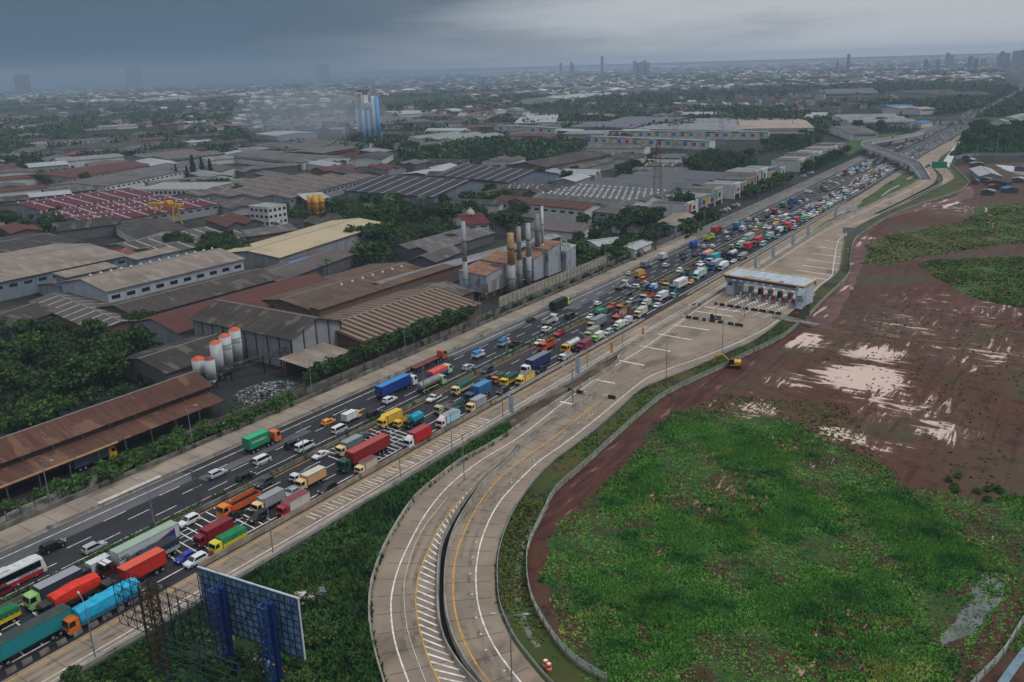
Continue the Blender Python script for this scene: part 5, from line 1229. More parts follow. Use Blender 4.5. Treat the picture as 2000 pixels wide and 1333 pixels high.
for (px, py), h, r, lab, colr, top in CH:
    p = g(px, py); rt = root('chimney', (p.x + (2.2 if 980 < px < 1030 else 0), p.y, 0), 0, lab, 'chimney')
    mb = MB(); mb.cyl(0, 0, 0, r * 1.1, h * .5, 16, r2=r); mb.build('lower_stack', surf('stack_' + colr[1:], lin(colr), tuple(x * .75 for x in lin(colr)), (.5, .5, .25), .5, lin('#6d5a4c'), (.3, .3, .15), (.6, .75), spec=.4), rt, True)
    mb = MB(); mb.cyl(0, 0, h * .5, r * .95, h * .5, 16, r2=r * .88); mb.cyl(0, 0, h - .02, r * .7, .03, 12); mb.build('upper_stack', plain('stack_top_' + (top or colr)[1:], top or colr, .5, .4), rt, True)
    for f in (.25, .5, .75): mb = MB(); mb.cyl(0, 0, h * f, r * 1.18, .25, 16); mb.build('ring', wallm('#6d4f36'), rt)
# white silos with orange caps
for i, (px, py, h, r, lab) in enumerate(((394, 752, 8.0, 1.9, 'short white silo with orange cap, leftmost of five'), (416, 757, 8.6, 1.5, 'white silo with dark red cap, lowest in front of the five'), (430, 742, 11.5, 1.75, 'middle white silo with a plain rim and orange cap'), (448, 731, 12.0, 1.75, 'white silo with black lettering band, second from the right'), (467, 720, 12.4, 1.75, 'white silo with black lettering band, tallest and rightmost'))):
    p = g(px, py); rt = root('silo', (p.x, p.y, 0), 0, lab, 'silo', 'white silos')
    mb = MB(); mb.cyl(0, 0, 2.5, r, h - 2.5, 18); mb.tube((0, 0, 1.0), (0, 0, 2.5), .5, 18, r); mb.build('tank', surf('silo_white', lin('#b9bcbd'), lin('#a4a7a8'), (.4, .4, .15), .5, lin('#8c8378'), (.6, .6, .12), (.58, .75)), rt, True)
    mb = MB(); mb.tube((0, 0, h + .003), (0, 0, h + .7), r * 1.03, 18, r * .35); mb.build('cap', plain('silo_cap_red' if i == 1 else 'silo_cap_orange', '#8a3a2a' if i == 1 else '#c25a2c', .6), rt)
    mb = MB(); [mb.box(math.cos(a) * r * .8, math.sin(a) * r * .8, 0, .25, .25, 3) for a in (.8, 2.4, 3.9, 5.5)]; mb.build('leg', CHASSIS, rt)
    if i > 2:
        mb = MB(); mb.cyl(0, 0, h - 2.6, r * 1.012, .16, 18); mb.cyl(0, 0, h - 3.9, r * 1.012, .12, 18); mb.build('band', CHASSIS, rt)
        lettering('BASIC', rt, (r * .74, -r * .74, h - 3.15), 1.15, CHASSIS, (R_(90), 0, R_(45)))
rt = root('conveyor', (-205, 155, 0), 0, 'long dark inclined conveyor between the silos and the grey warehouse', 'conveyor')
mb = MB(); mb.lattice((-6, -12, 2.5), (7, 18, 6.5), 1.4, 10, .12); mb.build('frame', plain('dark_steel', '#4a4d50', .6), rt)
mb = MB(); [mb.box(-6 + 13 * t, -12 + 30 * t, 0, .3, .3, 2.5 + 4 * t) for t in (.1, .4, .7, .95)]; mb.build('leg', CHASSIS, rt)
# yellow silo battery
p = g(620, 432); rt = root('cement_plant', (p.x, p.y, 0), 0, 'yellow battery of cement silos on a rusty frame in the trees', 'cement plant')
for i, (x, y) in enumerate(((-2.2, -2.2), (2.2, -2.2), (-2.2, 2.2), (2.2, 2.2))):
    mb = MB(); mb.cyl(x, y, 6, 1.9, 9.5, 14); mb.tube((x, y, 4), (x, y, 6), .4, 14, 1.9); s_ = mb.build('silo', plain('silo_ochre', '#c79a3e' if i != 1 else '#c4a86a', .5), rt, True)
    mb = MB(); mb.cyl(x, y, 10.5, 1.93, .9, 14); mb.build('red_band', plain('board_red', '#c2321f', .5), s_)
mb = MB(); mb.lattice((0, 0, 0), (0, 0, 6), 7.5, 2, .22); mb.build('frame', wallm('#7a5a22'), rt)
# blue and white tower
p = g(722, 284); rt = root('process_tower', (p.x, p.y, 0), R_(-12), 'tall blue and white striped silo tower rising above the factories', 'tower'); rt.scale = (1.35, 1.2, 1.03)
TB, TW = plain('tower_blue', '#4f9fe0', .5), plain('tower_white', '#d5d8d8', .6)
for i, (x, w) in enumerate(((-14, 4), (-9.5, 4.6), (-5, 4.2), (-1, 3.6), (3, 3.6), (7, 4.0), (11.2, 4.2), (15, 3.2))):
    mb = MB(); mb.cyl(x, 0, 0, w * .56, 40 if i < 5 else 41 + (14 if i > 5 else 0), 14); mb.build('silo', TB if i in (1, 3, 5, 7) else TW, rt, True)
mb = MB(); mb.box(-8, 3, 38, 13, 7, 3); mb.lattice((-10, 2, 41), (-10, 2, 58), 5, 5, .35); mb.box(-5, 2, 41, 4, 5, 15); mb.build('head_house', TW, rt)
mb = MB(); mb.path([(-12.5, -2, 41), (-12.5, -2, 57), (-4, -2, 58), (-4, -2, 44)], .8, 8); mb.build('duct', TW, rt)
mb = MB(); mb.box(-7, 2, 60, 11, 6, 1.2); mb.lattice((-7, 2, 56), (-7, 2, 60.1), 5, 2, .3); mb.build('top_platform', plain('platform_red', '#6d4044', .6), rt)
mb = MB(); mb.box(2, 2, 41.5, 12, 6, 6); mb.build('penthouse', TW, rt)
mb = MB(); [mb.lattice((-22 + k * 4, -6, 0), (-22 + k * 4, -6, 22 - k * 2), 3.4, 5, .3) for k in range(4)]; mb.build('pipe_frame', wallm('#6b4a42'), rt)
# gantry crane
a = g(303, 440); rt = root('gantry_crane', (a.x, a.y, 0), R_(8), 'yellow gantry crane standing before the maroon factory', 'crane')
mb = MB()
for x in (0, 15):
    for y in (0, 7): mb.tube((x, y, 0), (x + (2 if x else -0) * 0, 3.5 + (y - 3.5) * .4, 12), .55, 6)
mb.build('leg', YEL, rt)
mb = MB(); mb.box(7.5, 2.3, 11.6, 26, 1.0, 1.4); mb.box(7.5, 4.7, 11.6, 26, 1.0, 1.4); mb.build('girder', YEL, rt)
mb = MB(); mb.box(10, 3.5, 13, 3, 4.2, 1.6); mb.build('trolley', YEL, rt)
# shophouse row along the motorway
SH = []
base_y = 478; n = 0
cols = ['#b3392c', '#2f6fb0', '#d0a12e', '#3f8f5a', '#9a9ea2', '#8a4a8a', '#d06a2a']
cn = ['red', 'blue', 'yellow', 'green', 'grey', 'purple', 'orange']
yy = 470.0
while yy < 860 and n < 26:
    ln = rnd.choice((11, 13, 15)); gap = 1.0
    if 520 < yy < 545 or 655 < yy < 690: yy += 18; continue
    h = rnd.choice((7.5, 8.5, 9.5)) + (3 if n in (7, 8) else 0); ci = n % 7
    x = hx(-206, yy) + rnd.uniform(-1, 1)
    lab = f'pale shophouse with a {cn[ci]} facade panel, {ORD[n] if n < 20 else "far"} along the row beside the motorway' if n < 20 else 'small pale shophouse at the far end of the row beside the motorway'
    rt = root('shophouse', (x, yy + ln / 2, 0), 0, lab, 'shophouse', 'shophouses beside the motorway')
    wl_ = (W_WHITE, W_BEIGE, W_BLUEG, wallm('#aca79c'))[n % 4]
    mb = MB(); mb.box(0, 0, 0, 22, ln, h); mb.build('wall', wl_, rt)
    mb = MB(); mb.box(-1, 0, h + .003, 19, ln - .6, .4); mb.build('roof', RF['greyl'] if n % 3 else RF['grey'], rt)
    mb = MB(); mb.box(10.6, 0, h + .004, 1.2, ln, 1.2); mb.build('parapet', wl_, rt)
    mb = MB(); mb.box(11.05, -ln * .28, h * .42, .12, ln * .26, h * .56); mb.build('facade_panel', plain('facade_' + cn[ci], cols[ci], .5), rt)
    mb = MB(); mb.box(11.05, ln * .12, h * .5, .1, ln * .22, h * .3); mb.build('window', WIN, rt); mb = MB(); mb.box(11.05, 0, .1, .1, ln * .7, 2.8); mb.build('shop_front', WIN, rt)
    yy += ln + gap; n += 1
# two far rows of coloured units
for r_i, (a, b, m, z) in enumerate((((1140, 270), (1500, 274), 22, 7), ((1146, 283), (1385, 294), 15, 7.5), ((960, 257), (1085, 264), 8, 7))):
    A, B = g(*a, 0), g(*b, 0); d = (B - A); rot = math.atan2(d.y, d.x); w = d.length / m
    for k in range(m):
        p = A.lerp(B, (k + .5) / m); ci = (k * 3 + r_i) % 4
        rt = root('terrace_unit', (p.x, p.y, 0), rot, f'pale terrace unit with a {["red", "blue", "yellow", "green"][ci]} panel in the {["back", "front", "far left yellow"][r_i]} coloured row', 'terrace unit', f'{["red", "blue", "yellow", "green"][ci]} panel units in the {["back", "front", "far left"][r_i]} row')
        mb = MB(); mb.box(0, 6, 0, w - .4, 12, z + (k % 3) * .6); mb.build('wall', W_WHITE, rt)
        mb = MB(); mb.box(0, 6, z + 1.25, w, 12.6, .3); mb.build('roof', RF['greyl'], rt)
        mb = MB(); mb.box(-w * .2, -.06, z * .45, w * .42, .12, z * .5); mb.build('facade_panel', plain('facade_' + ['red', 'blue', 'yellow', 'green'][ci], [cols[0], cols[1], cols[2], cols[3]][ci], .5), rt)
# market shacks on the right
shed('market_hall', 'white roofed market shed on the muddy ground at the right', *px_rect((1957, 345), (1935, 330), (1920, 349), 4), 4, 2, 'white', W_GREY)
for i, (x, y, w, l, rf, lab) in enumerate(((1908, 322, 9, 7, 'greyl', 'grey tin shack nearest the mud road bend'), (1895, 314, 6, 6, 'white', 'pale tin shack by the long wall'), (1888, 308, 5, 5, 'grey', 'small grey hut at the end of the long wall'), (1905, 356, 4, 4, 'teal', 'teal roofed hut left of the market shed'), (1972, 371, 8, 6, 'blue', 'shack under a bright blue tarpaulin'), (1941, 366, 6, 5, 'terra', 'shack with a faded red awning'), (1950, 358, 14, 8, 'dark', 'dark roofed shack in the middle of the market'), (1925, 352, 8, 6, 'greyl', 'grey roofed stall in front of the white market shed'), (1990, 352, 7, 6, 'white', 'white roofed stall at the right edge'), (1930, 376, 7, 5, 'greyl', 'low grey stall by the mud road'), (1993, 330, 7, 5, 'grey', 'grey shack by the pale pond'))):
    p = g(x, y, 1.5); shed('shack', lab, p.x, p.y, rnd.uniform(-.6, .6), l, w, 2.6, .9, rf, wallm('#5a5048'), windows=False, ridge=False, over=.5)
panel_wall(-97, 808, 812, .5, 'short white block by the long wall', W_WHITE)
P = smooth_line(px_poly((1866, 312), (1900, 306), (1960, 306), (2010, 306)), 5); wall_thing('perimeter_wall', P, vwall(.3, 3.0), W_GREY, 'long grey wall in front of the green woodland at the right', 'wall')

# ------------------------------------------------------------------ masts, pylons, far towers
def mast(name, p, h, w, mat, label, taper=.25, arms=0):
    rt = root(name, (p.x, p.y, 0), rnd.uniform(0, .6), label, 'mast'); mb = MB(); n = 9; r = max(.07, w * .022)
    rg = [[(s * w / 2 * (1 - (1 - taper) * k / n), t * w / 2 * (1 - (1 - taper) * k / n), h * k / n) for s, t in ((-1, -1), (1, -1), (1, 1), (-1, 1))] for k in range(n + 1)]
    for k in range(n):
        for i in range(4):
            j = (i + 1) % 4
            mb.tube(rg[k][i], rg[k + 1][i], r, 4, caps=False); mb.tube(rg[k][i], rg[k + 1][j], r * .7, 3, caps=False); mb.tube(rg[k + 1][i], rg[k + 1][j], r * .7, 3, caps=False)
    mb.build('lattice', mat, rt)
    for k in range(arms):
        m2 = MB(); z = h * (.72 + .1 * k); m2.tube((-w * 1.3, 0, z), (w * 1.3, 0, z), r, 4); m2.tube((-w * 1.3, 0, z), (0, 0, z + h * .06), r * .7, 3); m2.tube((w * 1.3, 0, z), (0, 0, z + h * .06), r * .7, 3); m2.build('crossarm', mat, rt)
MR_ = plain('mast_red', '#6d4846', .6); MW = plain('mast_grey', '#8d939a', .5, .4, .2); MT = plain('mast_teal', '#6f8f95', .6)
mast('radio_mast', g(1283, 402), 40, 6, MR_, 'red lattice mast in front of the parallel grey roofs')
mast('power_pylon', g(1318, 292), 38, 7, MW, 'grey power pylon among the coloured terraces', .2, 3)
mast('power_pylon', g(1407, 285), 34, 7, MW, 'grey power pylon by the pale factory roofs', .2, 3)
mast('power_pylon', g(1838, 207), 55, 10, MR_, 'red and grey pylon far up beside the motorway', .2, 3)
mast('radio_mast', g(733, 200), 60, 8, MW, 'pale mast in the haze right of the blue tower')
mast('radio_mast', g(663, 205), 55, 8, MT, 'teal mast in the haze left of the blue tower')
mast('radio_mast', g(322, 178), 70, 8, MW, 'thin dark mast in the rain at the left')
for i, (x, y, h) in enumerate(((1586, 300, 26), (1547, 262, 28), (1272, 470, 16), (1945, 310, 20), (1437, 197, 40))):
    p = g(x, y); rt = root('light_mast', (p.x, p.y, 0), 0, ('tall pale mast by the shophouse row', 'tall pale mast by the dark trees', 'rusty mast beside the motorway trees', 'thin lamp mast by the long wall on the right', 'white minaret like mast in the far suburb')[i], 'mast')
    mb = MB(); mb.tube((0, 0, 0), (0, 0, h), .35 if i != 4 else 1.6, 8, .18); mb.build('pole', MW if i != 2 else RUST, rt)
    mb = MB(); mb.cyl(0, 0, h, .8 if i != 4 else 1.2, .5, 8); mb.build('lamp_ring', MW if i != 2 else RUST, rt)
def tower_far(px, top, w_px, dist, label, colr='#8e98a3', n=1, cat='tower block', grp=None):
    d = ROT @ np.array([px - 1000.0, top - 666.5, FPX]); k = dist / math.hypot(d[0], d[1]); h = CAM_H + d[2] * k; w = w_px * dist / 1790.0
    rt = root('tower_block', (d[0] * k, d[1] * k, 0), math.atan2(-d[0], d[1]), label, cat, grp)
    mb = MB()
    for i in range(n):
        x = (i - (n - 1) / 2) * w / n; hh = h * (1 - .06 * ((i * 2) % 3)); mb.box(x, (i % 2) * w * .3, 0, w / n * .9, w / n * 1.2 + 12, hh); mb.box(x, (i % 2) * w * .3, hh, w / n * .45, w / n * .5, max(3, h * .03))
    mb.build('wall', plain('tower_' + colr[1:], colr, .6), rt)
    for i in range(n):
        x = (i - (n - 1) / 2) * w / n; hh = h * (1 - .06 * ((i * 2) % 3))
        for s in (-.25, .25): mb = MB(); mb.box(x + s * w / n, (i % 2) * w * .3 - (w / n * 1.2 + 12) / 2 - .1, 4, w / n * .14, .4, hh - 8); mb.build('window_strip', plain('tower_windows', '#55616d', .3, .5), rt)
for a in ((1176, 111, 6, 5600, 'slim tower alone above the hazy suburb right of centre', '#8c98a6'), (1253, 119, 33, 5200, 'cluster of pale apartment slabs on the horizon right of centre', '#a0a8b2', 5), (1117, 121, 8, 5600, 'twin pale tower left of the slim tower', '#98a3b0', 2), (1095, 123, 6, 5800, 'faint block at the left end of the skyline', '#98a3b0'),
          (1658, 107, 6, 5000, 'dark pointed tower on the horizon before the right cluster', '#66717d'), (1636, 119, 4, 4800, 'short dark tower beside the pointed one', '#66717d'), (1684, 131, 5, 4200, 'low block with an orange face on the horizon', '#c0a98e'), (1809, 117, 8, 4800, 'stubby dark block on the right horizon', '#66717d'), (1833, 117, 7, 5000, 'second stubby dark block on the right horizon', '#6b7682'),
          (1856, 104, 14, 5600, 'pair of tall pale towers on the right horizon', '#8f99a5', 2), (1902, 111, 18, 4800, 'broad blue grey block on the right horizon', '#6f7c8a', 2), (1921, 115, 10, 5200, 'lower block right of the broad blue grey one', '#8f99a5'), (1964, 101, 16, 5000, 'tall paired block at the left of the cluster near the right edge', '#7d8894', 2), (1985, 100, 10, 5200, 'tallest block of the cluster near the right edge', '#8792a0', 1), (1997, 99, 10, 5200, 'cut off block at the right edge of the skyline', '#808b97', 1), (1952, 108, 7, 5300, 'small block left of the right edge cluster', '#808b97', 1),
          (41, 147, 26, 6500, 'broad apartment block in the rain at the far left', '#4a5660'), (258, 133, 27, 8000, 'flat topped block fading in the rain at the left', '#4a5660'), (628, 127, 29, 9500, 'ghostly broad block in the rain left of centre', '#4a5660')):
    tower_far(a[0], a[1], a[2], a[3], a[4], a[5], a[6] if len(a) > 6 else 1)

# ------------------------------------------------------------------ suburbs: single houses, then the mass beyond
def house_mesh(i):
    r = random.Random(i); w, l, h, rs = r.uniform(7, 11), r.uniform(9, 16), r.uniform(3.2, 6.5), r.uniform(1.2, 2.6)
    mb = MB(); mb.box(0, 0, 0, w, l, h)
    mb.loft([[(-w / 2 - .5, -l / 2 - .5, h), (w / 2 + .5, -l / 2 - .5, h), (0, -l / 2 - .5, h + rs)], [(-w / 2 - .5, l / 2 + .5, h), (w / 2 + .5, l / 2 + .5, h), (0, l / 2 + .5, h + rs)]], 1)
    n = max(2, int(l / 3))
    for k in range(n): mb.box(w / 2 + .02, -l / 2 + l * (k + .5) / n, h * .45, .08, 1.2, 1.2, 2)
    mb.box(0, -l / 2 - .02, 0, 1.2, .08, 2.1, 2)
    return mb.mesh('house', [(W_WHITE, W_BEIGE, W_GREY, wallm('#b2aca2'))[i % 4], (RF['grey'], RF['terra'], RF['greyl'], RF['white'], RF['redbrown'], RF['dark'])[i % 6], WIN])
HM = [house_mesh(i) for i in range(12)]
built = [(o.location.x, o.location.y) for o in COL.objects if o.parent is None and o.get('category') in ('building',)]
ZONES = [('crowded house roofs of the left suburb below the rain', [(180, 215), (470, 205), (700, 225), (690, 262), (430, 262), (200, 248)], 110), ('small house among factories right of the blue tower', [(790, 215), (1000, 205), (1000, 240), (860, 250)], 36),
         ('small pale house in the right hand suburb beyond the peach hall', [(1250, 200), (1700, 175), (1760, 200), (1640, 222), (1300, 232)], 80), ('small house in the hazy centre suburb', [(870, 180), (1240, 165), (1240, 205), (900, 212)], 40), ('small house at the left edge of the factories', [(-20, 215), (150, 215), (160, 245), (-20, 262)], 26)]
for lab, poly, cnt in ZONES:
    k = 0
    while k < cnt:
        x, y = rnd.uniform(min(p[0] for p in poly), max(p[0] for p in poly)), rnd.uniform(min(p[1] for p in poly), max(p[1] for p in poly))
        if not inside(x, y, poly): continue
        p = g(x, y); i = rnd.randrange(12)
        o = put(HM[i], 'house', None, (p.x, p.y, 0), rnd.choice((0, 1.57)) + rnd.uniform(-.2, .2), (1, 1, 1)); s = rnd.uniform(.9, 1.5); o.scale = (s, s, s * rnd.uniform(.9, 1.4))
        tag(o, lab, 'house', lab); k += 1
def far_city():
    r = np.random.default_rng(5); V, F, Cc = [], [], []
    pal = [lin(h) for h in ('#9a9d9d', '#6d6e6e', '#5d564f', '#54443e', '#46474a', '#b5b7b5', '#5f5146', '#4f5356', '#3f4245')]
    def blk(x, y, w, l, h, ro, col):
        b = len(V); co, si = math.cos(ro), math.sin(ro)
        for z in (0, h):
            for a, d in ((-w, -l), (w, -l), (w, l), (-w, l)): V.append((x + (a * co - d * si) / 2, y + (a * si + d * co) / 2, z))
        V.append((x - l * .5 * -si * 0, y, h + w * .16))
        for f in ((0, 1, 5, 4), (1, 2, 6, 5), (2, 3, 7, 6), (3, 0, 4, 7)): F.append(tuple(b + i for i in f)); Cc.append(tuple(min(1, q * 1.15) for q in col))
        for f in ((4, 5, 8), (5, 6, 8), (6, 7, 8), (7, 4, 8)): F.append(tuple(b + i for i in f)); Cc.append(col)
    n = 0
    while n < 13000:
        px, t = r.uniform(-60, 2060), r.random()
        hor = 128 - .03 * (px - 1000); lo = 205 if px < 700 else (190 if px < 1250 else 178 - (px - 1250) * .02)
        py = hor + 10 + (lo - hor - 10) * t ** 1.5
        p = g(px, py)
        if abs(p.x + 150 - drift(p.y)) < 60 and p.y < 6000: continue
        den = math.sin(p.x * .004) * math.sin(p.y * .0031 + 1) + .5 * math.sin(p.x * .011 + 2) * math.sin(p.y * .013)
        if r.random() > .62 + .5 * den: continue
        dd = p.length; s = 1 + dd / 5000
        big = r.random() < .025
        w, l = (r.uniform(25, 60), r.uniform(40, 110)) if big else (r.uniform(7, 15) * s, r.uniform(9, 22) * s)
        blk(p.x, p.y, w, l, (r.uniform(6, 10) if big else r.uniform(4, 10)), r.uniform(0, 3.1), pal[r.integers(len(pal))]); n += 1
    me = bpy.data.meshes.new('far_city'); me.from_pydata(V, [], F)
    at = me.color_attributes.new('tint', 'BYTE_COLOR', 'CORNER'); cols = []
    for f, q in zip(F, Cc): cols += list(q + (1.0,)) * len(f)
    at.data.foreach_set('color', cols)
    t = NT('far_roofs'); a = t.node('ShaderNodeVertexColor'); a.layer_name = 'tint'
    me.materials.append(t.done(a.outputs[0], .85, .2)); me.update()
    o = put(me, 'far_city'); o['kind'] = 'stuff'; o['label'] = 'far low city of tiny roofs reaching to the hazy horizon'; o['category'] = 'city'
far_city()
# infill: the many lower halls between the big ones
def infill():
    occ = []
    for o in COL.objects:
        if o.parent is None and o.get('category') and o.type == 'EMPTY':
            r_ = 30
            for ch in o.children:
                if ch.name.startswith('wall'): r_ = max(abs(v[0]) for v in ch.bound_box) + max(abs(v[1]) for v in ch.bound_box); r_ *= .62
            occ.append((o.location.x, o.location.y, r_))
    woods = [px_poly((770, 325), (1030, 322), (1140, 290), (1025, 278), (790, 294)), px_poly((690, 520), (690, 440), (560, 425), (740, 410), (905, 400), (905, 470), (740, 525)), px_poly((-40, 690), (-40, 870), (380, 735), (290, 670), (60, 640)), px_poly((1330, 342), (1370, 305), (1480, 305), (1485, 345))]
    n = t = 0; kinds = ['grey', 'dark', 'greyl', 'gstripe', 'mottle', 'grey', 'patchg', 'white', 'redbrown', 'grey']
    WORD = {'grey': 'grey', 'dark': 'charcoal', 'greyl': 'pale grey', 'gstripe': 'light striped', 'mottle': 'blotchy dark', 'patchg': 'patched grey', 'white': 'white', 'redbrown': 'red brown'}
    while n < 170 and t < 9000:
        t += 1; px, py = rnd.uniform(-40, 1400), rnd.uniform(205, 470)
        p = g(px, py)
        if p.x > hx(-230, p.y) or p.y > 2300: continue
        if any(inside(p.x, p.y, w) for w in woods): continue
        far = p.length; W, L = rnd.uniform(14, 30) * (1 if far < 900 else 1.3), rnd.uniform(24, 60) * (1 if far < 900 else 1.3); r_ = (W + L) * .27
        if any((p.x - a) ** 2 + (p.y - b) ** 2 < (r_ + c_ * .8) ** 2 for a, b, c_ in occ): continue
        k = rnd.choice(kinds); zone = 'left of the blue tower' if px < 690 else ('right of the blue tower' if px < 1000 else 'right of centre'); dz = 'in the near factory quarter' if far < 620 else ('in the middle distance' if far < 1050 else 'far off')
        lab = f'{WORD[k]} roofed low hall {dz}, {zone}'
        shed('low_hall', lab, p.x, p.y, rnd.choice((0, R_(90))) + (R_(-20) if px < 760 and far > 450 else R_(8)) + rnd.uniform(-.06, .06), L, W, rnd.uniform(4.5, 7), rnd.uniform(1.4, 2.6), k, rnd.choice((W_GREY, W_WHITE, W_DGREY, W_BROWN)), bays=rnd.choice((1, 1, 2)), windows=False, ridge=False, group=lab)
        occ.append((p.x, p.y, r_)); n += 1
infill()

# ------------------------------------------------------------------ trees, bushes, grass
def leaf_mat(name, a, b, d):
    t = NT(name); geo = t.node('ShaderNodeNewGeometry'); oi = t.node('ShaderNodeObjectInfo')
    col = t.mix(geo.outputs['Random Per Island'], lin(a), lin(b))
    v = t.coord('world')
    col = t.mix(t.math('MULTIPLY', t.ramp(t.noise(v, (.35, .35, .35), 3), .40, .70), .7), col, lin(d))
    col = t.mix(t.math('MULTIPLY', oi.outputs['Random'], .35), col, lin('#3d4a20'))
    t.done(col, .75, .2)
    return t.m
LEAF = leaf_mat('leaves_dark', '#264022', '#46642e', '#182a1a'); LEAF2 = leaf_mat('leaves_mid', '#335226', '#587a36', '#22391e'); LEAF3 = leaf_mat('needles_dark', '#26402c', '#365438', '#1a2e22'); PALM = leaf_mat('palm_fronds', '#3d5c30', '#5a7540', '#2a4428')
BARK = surf('bark', lin('#4d4033'), lin('#3a2f26'), (2, 2, .6), .9)
def leaf_quads(V, F, c0, rad, n, size, r, squash=.75):
    for _ in range(n):
        d = r.normal(size=3); d /= np.linalg.norm(d); q = c0 + d * rad * (r.random() ** .45) * np.array([1, 1, squash])
        a = r.normal(size=3); a /= np.linalg.norm(a); a = a * .6 + d * .2; bb = np.cross(a, r.normal(size=3)); bb /= max(1e-6, np.linalg.norm(bb)); a /= np.linalg.norm(a)
        s = size * r.uniform(.6, 1.3); b = len(V)
        V += [q - a * s - bb * s * .5, q + a * s * .2 - bb * s * .7, q + a * s + bb * s * .1, q + bb * s * .7]
        F.append((b, b + 1, b + 2, b + 3))
def crown(seed, kind):
    r = np.random.default_rng(seed); V, F = [], []
    if kind == 'palm':
        for k in range(13):
            a = 2 * math.pi * k / 13 + r.uniform(-.2, .2); el = r.uniform(-.1, .9); p = np.array([0, 0, .92]); d = np.array([math.cos(a) * math.cos(el), math.sin(a) * math.cos(el), math.sin(el)])
            side = np.array([-math.sin(a), math.cos(a), 0]); prev = p
            for j in range(5):
                q = prev + d * .08; d = d + np.array([0, 0, -.22]); w = .05 * (1 - j / 6); b = len(V)
                V += [prev - side * w + [0, 0, -.02], prev, q, q - side * w + [0, 0, -.03]]; F.append((b, b + 1, b + 2, b + 3))
                V += [prev + side * w + [0, 0, -.02], prev, q, q + side * w + [0, 0, -.03]]; F.append((b + 4, b + 5, b + 6, b + 7)); prev = q
        return V, F
    if kind == 'conifer':
        for k in range(22):
            z = .14 + .84 * k / 22; rad = .16 * (1 - z) + .02
            for j in range(8):
                a = 2 * math.pi * j / 8 + k * .7; leaf_quads(V, F, np.array([math.cos(a) * rad * .7, math.sin(a) * rad * .7, z]), rad * .5, 8, .03, r, .5)
        return V, F
    if kind == 'round': n, zc, R, sq = 17, .64, .40, .78
    elif kind == 'wide': n, zc, R, sq = 20, .66, .52, .55
    elif kind == 'tall': n, zc, R, sq = 18, .58, .27, 1.4
    elif kind == 'bush': n, zc, R, sq = 13, .42, .62, .7
    for k in range(n):
        d = r.normal(size=3); d /= np.linalg.norm(d)
        c0 = np.array([0, 0, zc]) + d * np.array([R, R, R * sq * .8]) * r.uniform(.45, .95)
        leaf_quads(V, F, c0, R * r.uniform(.30, .50), 64, .05 if kind != 'bush' else .075, r)
    return V, F
def trunk(seed, kind):
    r = random.Random(seed); mb = MB()
    if kind == 'palm':
        mb.path([(0, 0, 0), (.02, .01, .4), (0, .03, .93)], .018, 6); return mb
    if kind == 'conifer':
        mb.tube((0, 0, 0), (0, 0, .95), .02, 6, .004); return mb
    top = .5 if kind != 'bush' else .3
    mb.tube((0, 0, 0), (0, 0, top), .028, 7, .018)
    for k in range(5):
        a = k * 1.26 + r.uniform(-.3, .3); e = (math.cos(a) * .26, math.sin(a) * .26, top + r.uniform(.12, .3)); mb.tube((0, 0, top * r.uniform(.7, 1)), e, .014, 5, .005)
    return mb
TV = {}
for kind, nv, lm in (('round', 4, LEAF), ('wide', 3, LEAF), ('tall', 2, LEAF2), ('bush', 4, LEAF2), ('palm', 2, PALM), ('conifer', 2, LEAF3)):
    TV[kind] = []
    for i in range(nv):
        V, F = crown(i * 17 + len(kind) * 101, kind)
        me = bpy.data.meshes.new('crown'); me.from_pydata([tuple(v) for v in V], [], F); me.materials.append(LEAF2 if kind == 'round' and i == 3 else lm); me.update()
        tm = trunk(i, kind); tme = tm.mesh('trunk', [BARK])
        whole = MB(); whole.v = [tuple(v) for v in V] + tm.v; b = len(V); whole.f = F + [tuple(i_ + b for i_ in f) for f in tm.f]; whole.m = [0] * len(F) + [1] * len(tm.f)
        TV[kind].append((me, tme, whole.mesh('tree', [me.materials[0], BARK])))
NAME = {'round': 'broadleaf_tree', 'wide': 'rain_tree', 'tall': 'tall_tree', 'bush': 'bush', 'palm': 'palm_tree', 'conifer': 'conifer_tree'}
NT_ = [0]
def tree(kind, p, h, label, group=None, spread=1.0, detail=None):
    me, tme, wm = rnd.choice(TV[kind]); far = p.length > 420 if detail is None else not detail
    s = (h * spread * rnd.uniform(.9, 1.15), h * spread * rnd.uniform(.9, 1.15), h); rot = rnd.uniform(0, 6.28); NT_[0] += 1
    cat = 'bush' if kind == 'bush' else 'tree'
    if far:
        o = put(wm, NAME[kind], None, (p.x, p.y, -.1), rot, s); return tag(o, label, cat, group)
    o = root(NAME[kind], (p.x, p.y, -.1), rot, label, cat, group); o.scale = s
    put(me, 'crown', o); put(tme, 'trunk', o)
    return o
def row(kind, a, b, n, h0, h1, label, jit=1.5, spread=1.0):
    A, B = g(*a), g(*b)
    for i in range(n):
        p = A.lerp(B, (i + .5) / n) + Vector((rnd.uniform(-jit, jit), rnd.uniform(-jit, jit), 0)); tree(kind, p, rnd.uniform(h0, h1), label, label, spread)
def clump(kinds, poly, n, h0, h1, label, spread=1.0):
    P = [g(*q) for q in poly]; k = 0; t = 0
    while k < n and t < n * 60:
        t += 1
        x, y = rnd.uniform(min(p.x for p in P), max(p.x for p in P)), rnd.uniform(min(p.y for p in P), max(p.y for p in P))
        if inside(x, y, P): tree(rnd.choice(kinds), Vector((x, y, 0)), rnd.uniform(h0, h1), label, label, spread); k += 1
def xrow(kind, x, y0, y1, n, h0, h1, label, jit=.8, spread=1.0):
    for i in range(n):
        y = y0 + (y1 - y0) * (i + .5) / n + rnd.uniform(-jit, jit); tree(kind, Vector((hx(x, y) + rnd.uniform(-jit, jit), y, 0)), rnd.uniform(h0, h1), label, label, spread)
